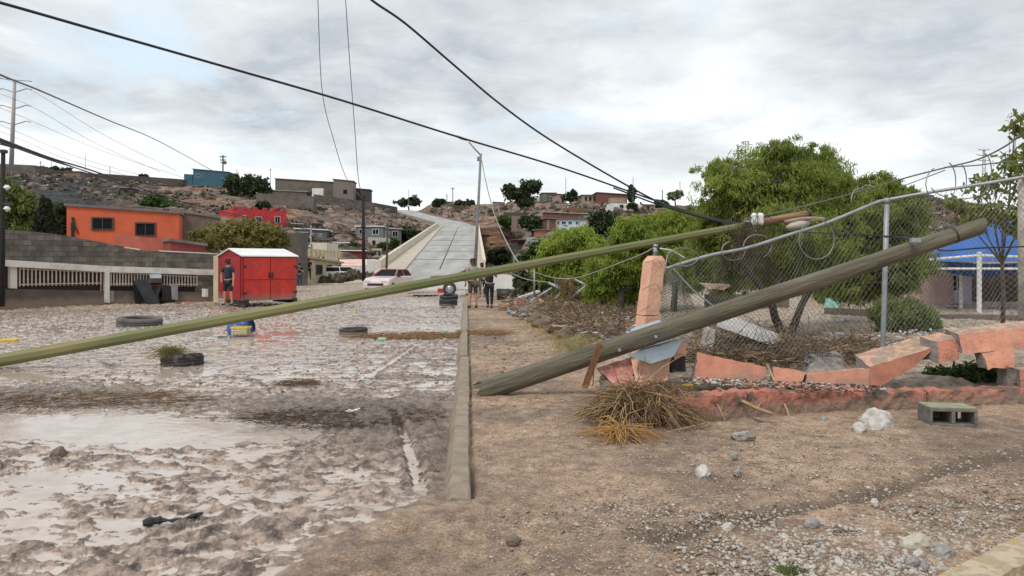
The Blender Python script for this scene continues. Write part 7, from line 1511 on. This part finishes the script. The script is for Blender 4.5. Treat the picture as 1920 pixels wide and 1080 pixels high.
# rubble, twigs and litter in the yard and along the collapsed fence
def strew(n, poly_, smin, smax):
    pts = []; P4 = [G(*q) for q in poly_]
    for i in range(n):
        u_, v_ = random.random(), random.random(); a = P4[0].lerp(P4[1], u_); b_ = P4[3].lerp(P4[2], u_); p = a.lerp(b_, v_); pts.append((p.x, p.y, gz(p.x, p.y), random.uniform(smin, smax)))
    return np.array(pts)
zones = [((1190, 640), (955, 592), (945, 556), (1190, 565)), ((1160, 655), (1040, 622), (1000, 580), (1200, 600)), ((1300, 700), (1650, 690), (1640, 660), (1300, 655)), ((1300, 690), (1420, 700), (1500, 640), (1300, 620))]
tw = []
for z_, n_ in zip(zones, (3000, 2200, 1500, 900)): tw.append(strew(n_, z_, .08, .45))
tw = np.concatenate(tw); n = len(tw); A_ = tw[:, :3] + np.stack([np.zeros(n), np.zeros(n), rng.uniform(0, .22, n) + .05], 1); d = rng.normal(size=(n, 3)) * np.array([1, 1, .32]); d /= np.linalg.norm(d, axis=1)[:, None]; B_ = A_ + d * tw[:, 3:4] * 1.3; B_[:, 2] = np.maximum(B_[:, 2], .02)
v, f = sticks_mesh(A_, B_, rng.uniform(.003, .010, n), rng.normal(0, .04, (n, 3)))
tag(mesh_obj('brushwood', v, f, mat('brushwood', (0.20, 0.125, 0.075), (0.07, 0.045, 0.03), .95, 3, c3=(0.48, 0.35, 0.22), lo=.4, hi=.50), None), 'tangled brown brushwood and roots dumped along the collapsed fence and in the yard', 'brushwood', None, 'stuff')
st_ = np.concatenate([strew(1100, zones[0], .04, .16), strew(900, zones[1], .03, .12), strew(800, ((1320, 690), (1760, 660), (1700, 610), (1300, 615)), .03, .09), strew(300, zones[3], .03, .1)])
v, f = stones_mesh(st_[:, :3], st_[:, 3], .6, .35); tag(mesh_obj('rubble', v, f, mat('rubble_m', (0.42, 0.33, 0.25), (0.16, 0.115, 0.085), .95, 3), None), 'muddy rubble strewn over the yard and the collapsed fence line', 'rubble', None, 'stuff')
lit = np.concatenate([strew(480, zones[0], .05, .17), strew(280, zones[1], .03, .10), strew(110, zones[2], .02, .05), strew(200, ((1560, 690), (1790, 650), (1800, 610), (1600, 640)), .02, .05)])
for nm, m_, q in (('litter', whp, 0), ('litter', mat('pink_scrap', (0.62, 0.34, 0.28), (0.5, 0.25, 0.2), .9, 4), 1), ('litter', mat('blue_scrap', (0.22, 0.30, 0.40), (0.3, 0.36, 0.42), .7, 4), 2)):
    s_ = lit[q::3] if q else np.concatenate([lit[0::3], lit[1::6]]); C = s_[:, :3] + np.array([0, 0, .10]); v, f = stones_mesh(C, s_[:, 3], .45, .5)
    tag(mesh_obj(nm, v, f, m_, None), ['white plastic and paper litter caught in the debris', 'pinkish broken plaster scraps in the debris', 'dull blue scraps caught in the debris'][q], 'litter', None, 'stuff')
BL = ['pale board lying at the left edge of the brushwood nearest the kerb', 'dark board under the upright pink lump', 'pale board between the yellow grass and the pink lump', 'dark board beside the bright red item', 'pale board pointing up behind the pink lump', 'dark board behind the bright red item', 'pale board beside the wooden pole in the brushwood', 'dark board below the trees left of the pillar', 'pale board close to the left side of the pillar', 'dark board behind the flat pink slab', 'pale board just left of the black bucket', 'dark board touching the wooden pole near the pillar foot', 'pale board in the grass below the bright red item']
ORD = ['nearest', 'second', 'third', 'fourth', 'fifth', 'sixth', 'seventh', 'eighth', 'ninth', 'tenth', 'eleventh', 'twelfth', 'thirteenth', 'farthest']
rub_px = sorted([((i * 83) % 215, i) for i in range(14)]); RK = {i: k for k, (_, i) in enumerate(rub_px)}
for i, (px, py, ln, rz, ry, c) in enumerate(((985, 585, 1.1, .3, .08, 0), (1012, 598, 1.4, -.4, .12, 1), (1060, 606, 1.2, .7, -.05, 0), (1100, 618, 1.0, -.2, .15, 1), (1040, 590, .9, 1.1, .2, 0), (1085, 596, 1.3, .15, -.12, 1), (1130, 625, .9, -.5, .1, 0), (1125, 592, 1.2, .5, .06, 1), (1150, 612, .8, -.9, .2, 0), (965, 574, 1.0, .2, .1, 1), (1010, 575, .9, -.3, -.1, 0), (1165, 640, .7, .4, .1, 1), (1075, 625, .9, -.15, .05, 0))):
    g_ = G(px, py); M_ = Matrix.Translation(g_ + Vector((0, 0, .14))) @ Matrix.Rotation(rz, 4, 'Z') @ Matrix.Rotation(ry, 4, 'Y')
    tag(MB().box((0, 0, 0), (ln, .11, .03), 0, M_).build('board', (mat('pale_board', (0.50, 0.40, 0.30), (0.34, 0.26, 0.19), .9, 4, stretch=(.3, 3, 3)), mat('brown_board_m', (0.22, 0.14, 0.09), (0.13, 0.085, 0.055), .9, 4))[c], None), BL[i], 'board', ('pale boards in the flood debris', 'dark boards in the flood debris')[c])
for i in range(14):
    px = 960 + (i * 83) % 215; py = 575 + (i * 37) % 48 + (px - 960) * .12; g_ = G(px, py); s_ = (.16 + .05 * (i % 4))
    lump_obj('rubble_chunk', ORD[RK[i]] + ' brown rubble chunk from the kerb in the flood debris, counting rightwards', 'rubble', g_, s_ * 1.3, s_, s_ * .8, (stone_b, mat('tan_stone', (0, 0, 0)))[0], .35, i, 'rubble chunks in the flood debris', i, 2)
SC = ['salmon wall chunk lying just right of the person in black in the debris', 'salmon chunk beside the flat pink slab', 'salmon chunk at the left of the black bucket', 'salmon chunk beneath the bent fence posts', 'small salmon chunk among the brushwood left of the pillar foot', 'salmon chunk half buried behind the yellow grass', 'salmon chunk near the bright red item', 'salmon chunk at the foot of the yard trees']
for i, (px, py, s_) in enumerate(((945, 583, .22), (978, 580, .26), (1020, 576, .24), (1062, 585, .26), (1160, 622, .2), (1050, 612, .16), (1100, 604, .2), (1128, 580, .24))):
    g_ = G(px, py); a_ = i * .8; ux_ = Vector((math.cos(a_), math.sin(a_), 0)) * s_; q_ = [g_ - ux_, g_ + ux_, g_ + ux_ * .8 + Vector((0, 0, s_ * .9)), g_ - ux_ * .9 + Vector((0, 0, s_ * 1.1))]
    tag(MB().rough(q_, (-ux_.y * .7, ux_.x * .7, .03), (8, 6, 5), .02, .15, i, .03).build('salmon_chunk', [salmon, pinkr, salmonl][i % 3], None), SC[i], 'wall fragment', 'salmon chunks in the flood debris')
n = 420; px_ = rng.uniform(1275, 1660, n); d_ = rng.uniform(7.9, 8.35, n); X_ = (px_ - 960) / F * d_; S_ = rng.uniform(.008, .026, n); C_ = np.stack([X_, d_, np.interp(px_, [1275, 1400, 1560, 1660], [.30, .28, .23, .20]) + S_ * .3], 1)
for q_, (m_, lab_) in enumerate(((mat('top_dark', (0.06, 0.045, 0.035), (0.10, 0.075, 0.055), .95, 9), 'dark wet crumbs of debris on top of the red base course'), (MATS['pale_stone'], 'white pebbles and scraps on top of the red base course'))):
    s_ = (np.arange(n) % 3 == 0) == bool(q_); v, f = stones_mesh(C_[s_], S_[s_], .5, .4); tag(mesh_obj('wall_top_scraps', v, f, m_, None), lab_, 'debris', None, 'stuff')
# dry grass at the foot of the debris
def grass(lab, px, py, rx, ry, n, h, m):
    g = G(px, py); k = g.y / F; A_ = np.stack([rng.normal(g.x, rx * k, n), rng.normal(g.y, ry * k * g.y / 1.6, n), np.zeros(n)], 1); A_[:, 2] = gbase(A_[:, 0], A_[:, 1]) - .01; B_ = A_ + np.stack([rng.normal(0, h * .5, n), rng.normal(0, h * .5, n), rng.uniform(.4, 1, n) * h], 1)
    v, f = sticks_mesh(A_, B_, rng.uniform(.002, .004, n), rng.normal(0, h * .12, (n, 3))); tag(mesh_obj('dry_grass', v, f, m, None), lab, 'grass', None, 'stuff')
gg = mat('dry_grass', (0.40, 0.30, 0.09), (0.28, 0.22, 0.08), .9, 3)
grass('yellow dry grass along the edge of the verge below the brushwood', 1035, 612, 30, 12, 900, .2, gg); grass('olive grass tufts beside the wooden pole', 1085, 645, 26, 10, 900, .16, mat('olive_grass', (0.22, 0.22, 0.07), (0.36, 0.28, 0.10), .9, 3))
grass('small green weeds at the bottom edge in the gravel', 1478, 1074, 12, 4, 120, .05, mat('weed', (0.12, 0.16, 0.04), (0.08, 0.11, 0.03), .8, 5))
v, f = leaves([(P(1835, 700, 9.3).x, 9.3, .22, .42, .22, .13), (P(1770, 705, 9.4).x, 9.4, .18, .30, .2, .10)], 90, 26, .07, .3, .3, 4, .1)
tag(mesh_obj('fallen_foliage', v, f, lf_dark if False else leafmat('leaf_gully2', (0.02, 0.04, 0.012), (0.07, 0.12, 0.03), 3, .2), None), 'dark green leafy branches crushed beneath the hanging salmon slabs', 'branches', None, 'stuff')
# larger things in the yard
slab('concrete_slab', 'long whitish concrete slab tilted on the debris behind the chain link fence', [(1345, 612), (1452, 650), (1462, 640), (1362, 600)], [10.9, 11, 11.6, 11.6], (0.05, .25, .10), mat('pale_slab', (0.52, 0.50, 0.48), (0.38, 0.36, 0.34), .9, 3, .3, 20), 'slab', grp=None, amp=.006)
slab('concrete_lump', 'pale grey broken concrete post stump under the tilted slab', [(1310, 668), (1336, 672), (1340, 618), (1322, 612)], [10.7, 10.7, 10.8, 10.8], (0.05, .2, 0), mat('pale_grey', (0, 0, 0)), 'concrete', grp=None, amp=.03, seed=3)
slab('stone_block', 'mottled grey stone block lying behind the low salmon slab', [(1520, 700), (1585, 702), (1580, 664), (1528, 668)], [9.9, 9.9, 10.2, 10.2], (0, .3, 0), stone_g, 'stone', grp=None, amp=.05, seed=6)
slab('broken_panel', 'flat tan broken panel snagged in the fence mesh', [(1327, 542), (1358, 543), (1371, 536), (1314, 533)], [9.75, 9.75, 9.8, 9.8], (0, .10, .02), mat('tan_panel', (0.42, 0.33, 0.24), (0.24, 0.13, 0.09), .9, 8), 'panel', grp=None, amp=.01, seed=7)
slab('pink_slab', 'flat pink plastered slab lying in the rubbish right of the person in black', [(962, 590), (998, 594), (990, 584), (958, 583)], [23, 23, 24, 24], (0, .3, .02), pinkr, 'slab', grp=None, seed=8)
slab('pink_slab', 'upright pink broken lump in the rubbish behind the yellow grass', [(1029, 602), (1043, 600), (1045, 583), (1030, 581)], [21, 21, 21, 21], (0, .3, .0), pinkr, 'slab', grp=None, amp=.05, seed=9)
boxobj('red_toy_car', 'small bright red plastic item among the brushwood', 'toy', 1080, 611, .28, .12, .2, mat('bright_red', (0.6, 0.02, 0.02), rough=.4), .2, zoff=.05)
boxobj('black_bucket', 'black bucket standing in the white litter', 'bucket', 1035, 570, .55, .42, .5, mat('black_plastic', (0, 0, 0)), .2, bev=.3)
boxobj('white_scrap', 'long white plastic scrap tilted above the litter', 'scrap', 992, 562, .9, .10, .4, whp, .2, ry=R(-18), zoff=.15)
boxobj('white_scrap', 'white crumpled sheet on the brushwood left of the pillar', 'scrap', 1120, 602, .42, .08, .3, whp, .2, ry=R(-14), zoff=.1)
boxobj('blue_scrap', 'blue grey crumpled cloth on the mud behind the fence', 'cloth', 1566, 636, .32, .12, .2, mat('blue_scrap', (0, 0, 0)), .2)
# leaning posts of the collapsed fence
GF = 'bent galvanised posts of the collapsed fence'
for lab, a, b_ in (('bent fence post leaning left of the straw nest', (1028, 530, 20), (1063, 548, 20)), ('galvanised post leaning up to the right in the brushwood', (1063, 565, 20), (1098, 536, 20)), ('galvanised post leaning down to the right behind the yard trees', (1078, 524, 20.2), (1099, 535, 20)), ('upright fence post beyond the dull green bush', (1002, 552, 26), (1002, 505, 26)), ('thin fence post lying low left of the bent post', (1008, 557, 22), (1035, 540, 22)), ('fence post tipped at the foot of the white litter', (1040, 562, 20.5), (1052, 548, 20.5))):
    tag(MB().tube([P(*a), P(*b_)], .035, 8).build('fence_post', steel, None, True), lab, 'post', GF)
v_ = strew(60, ((1050, 560), (1066, 560), (1066, 558), (1050, 558)), .1, .3); c_ = P(1062, 532, 20)
n = 160; A_ = np.array(c_) + rng.normal(0, .12, (n, 3)); B_ = A_ + np.stack([rng.normal(0, .15, n), rng.normal(0, .1, n), rng.normal(-.25, .15, n)], 1); v, f = sticks_mesh(A_, B_, .007)
tag(mesh_obj('twig_nest', v, f, straw, None), 'nest of straw hanging on the bent fence posts', 'straw', None, 'stuff')
c_ = P(1404, 445, 10.0); n = 420; A_ = np.array(c_) + rng.normal(0, 1, (n, 3)) * np.array([.16, .08, .16]); B_ = A_ + np.stack([rng.normal(0, .10, n), rng.normal(0, .06, n), rng.normal(-.10, .10, n)], 1); v, f = sticks_mesh(A_, B_, .0035, rng.normal(0, .03, (n, 3)))
tag(mesh_obj('twig_nest', v, f, mat('root_brown', (0, 0, 0)), None), 'bundle of dry brown roots caught on the rail under the pole tip', 'roots', None, 'stuff')
# things against the block wall
g = WP(283, 572); t = empty('folded_sheet', g, 'large black folded sheet propped against the wall grille', 'sheet')
q = [WP(258, 570), WP(288, 570), WP(280, 524), WP(254, 526)]; q = [p + Vector((.15, -.5, 0)) for p in q]; MB().rough(q, (.1, .12, 0), (6, 8, 2), .03, .3, 2).build('sheet', black_c, t)
q = [WP(285, 575), WP(302, 572), WP(276, 523), WP(258, 526)]; q = [p + Vector((.3, -.9, 0)) for p in q]; MB().rough(q, (.1, .12, 0), (4, 10, 2), .03, .3, 4).build('flap', mat('dark_grey_sheet', (0.05, 0.052, 0.055), rough=.6), t)
def heapbox(name, lab, cat, pxa, pxb, pyt, pyb, m, dep=.6, off=-.8, amp=.05):
    a = WP(pxa, pyb) + Vector((0, off, 0)); b_ = WP(pxb, pyb) + Vector((0, off, 0)); c1_ = WP(pxb, pyt) + Vector((0, off, 0)); d1_ = WP(pxa, pyt) + Vector((0, off, 0))
    return tag(MB().rough([a, b_, c1_, d1_], (-.2, dep, 0), (8, 8, 4), amp, .3, pxa).build(name, m, None), lab, cat)
heapbox('tool_cart', 'dark metal cart piled with black things in front of the grille', 'cart', 298, 318, 532, 568, dkm, .6, -.9, .10)
heapbox('blue_cooler', 'pale blue box sitting on top of the dark cart', 'box', 296, 317, 514, 521, mat('cooler_blue', (0.35, 0.55, 0.72), (0.6, 0.68, 0.72), .6, 3), .4, -.7, .02)
heapbox('wooden_tray', 'brown crate under the pale blue box', 'crate', 294, 318, 521.5, 530, mat('dark_wood2', (0.12, 0.08, 0.06)), .5, -.75, .02)
heapbox('black_cabinet', 'black open cabinet lying between the cart and the pale door', 'cabinet', 320, 342, 536, 562, mat('black_plastic', (0, 0, 0)), .7, -.8, .05)
heapbox('pale_door', 'narrow grey appliance door leaning against the wall', 'door', 342, 351, 533, 560, mat('grey_door', (0.28, 0.29, 0.29)), .1, -.9, .01)
heapbox('white_post_stub', 'small white stake standing near the shed corner', 'stake', 392, 397, 541, 556, wpaint, .1, -.4, .01)
heapbox('pink_rag', 'pink and white rag on the mud in front of the shed', 'rag', 386, 402, 562, 569, mat('pink_scrap', (0, 0, 0)), .3, -2.2, .06)
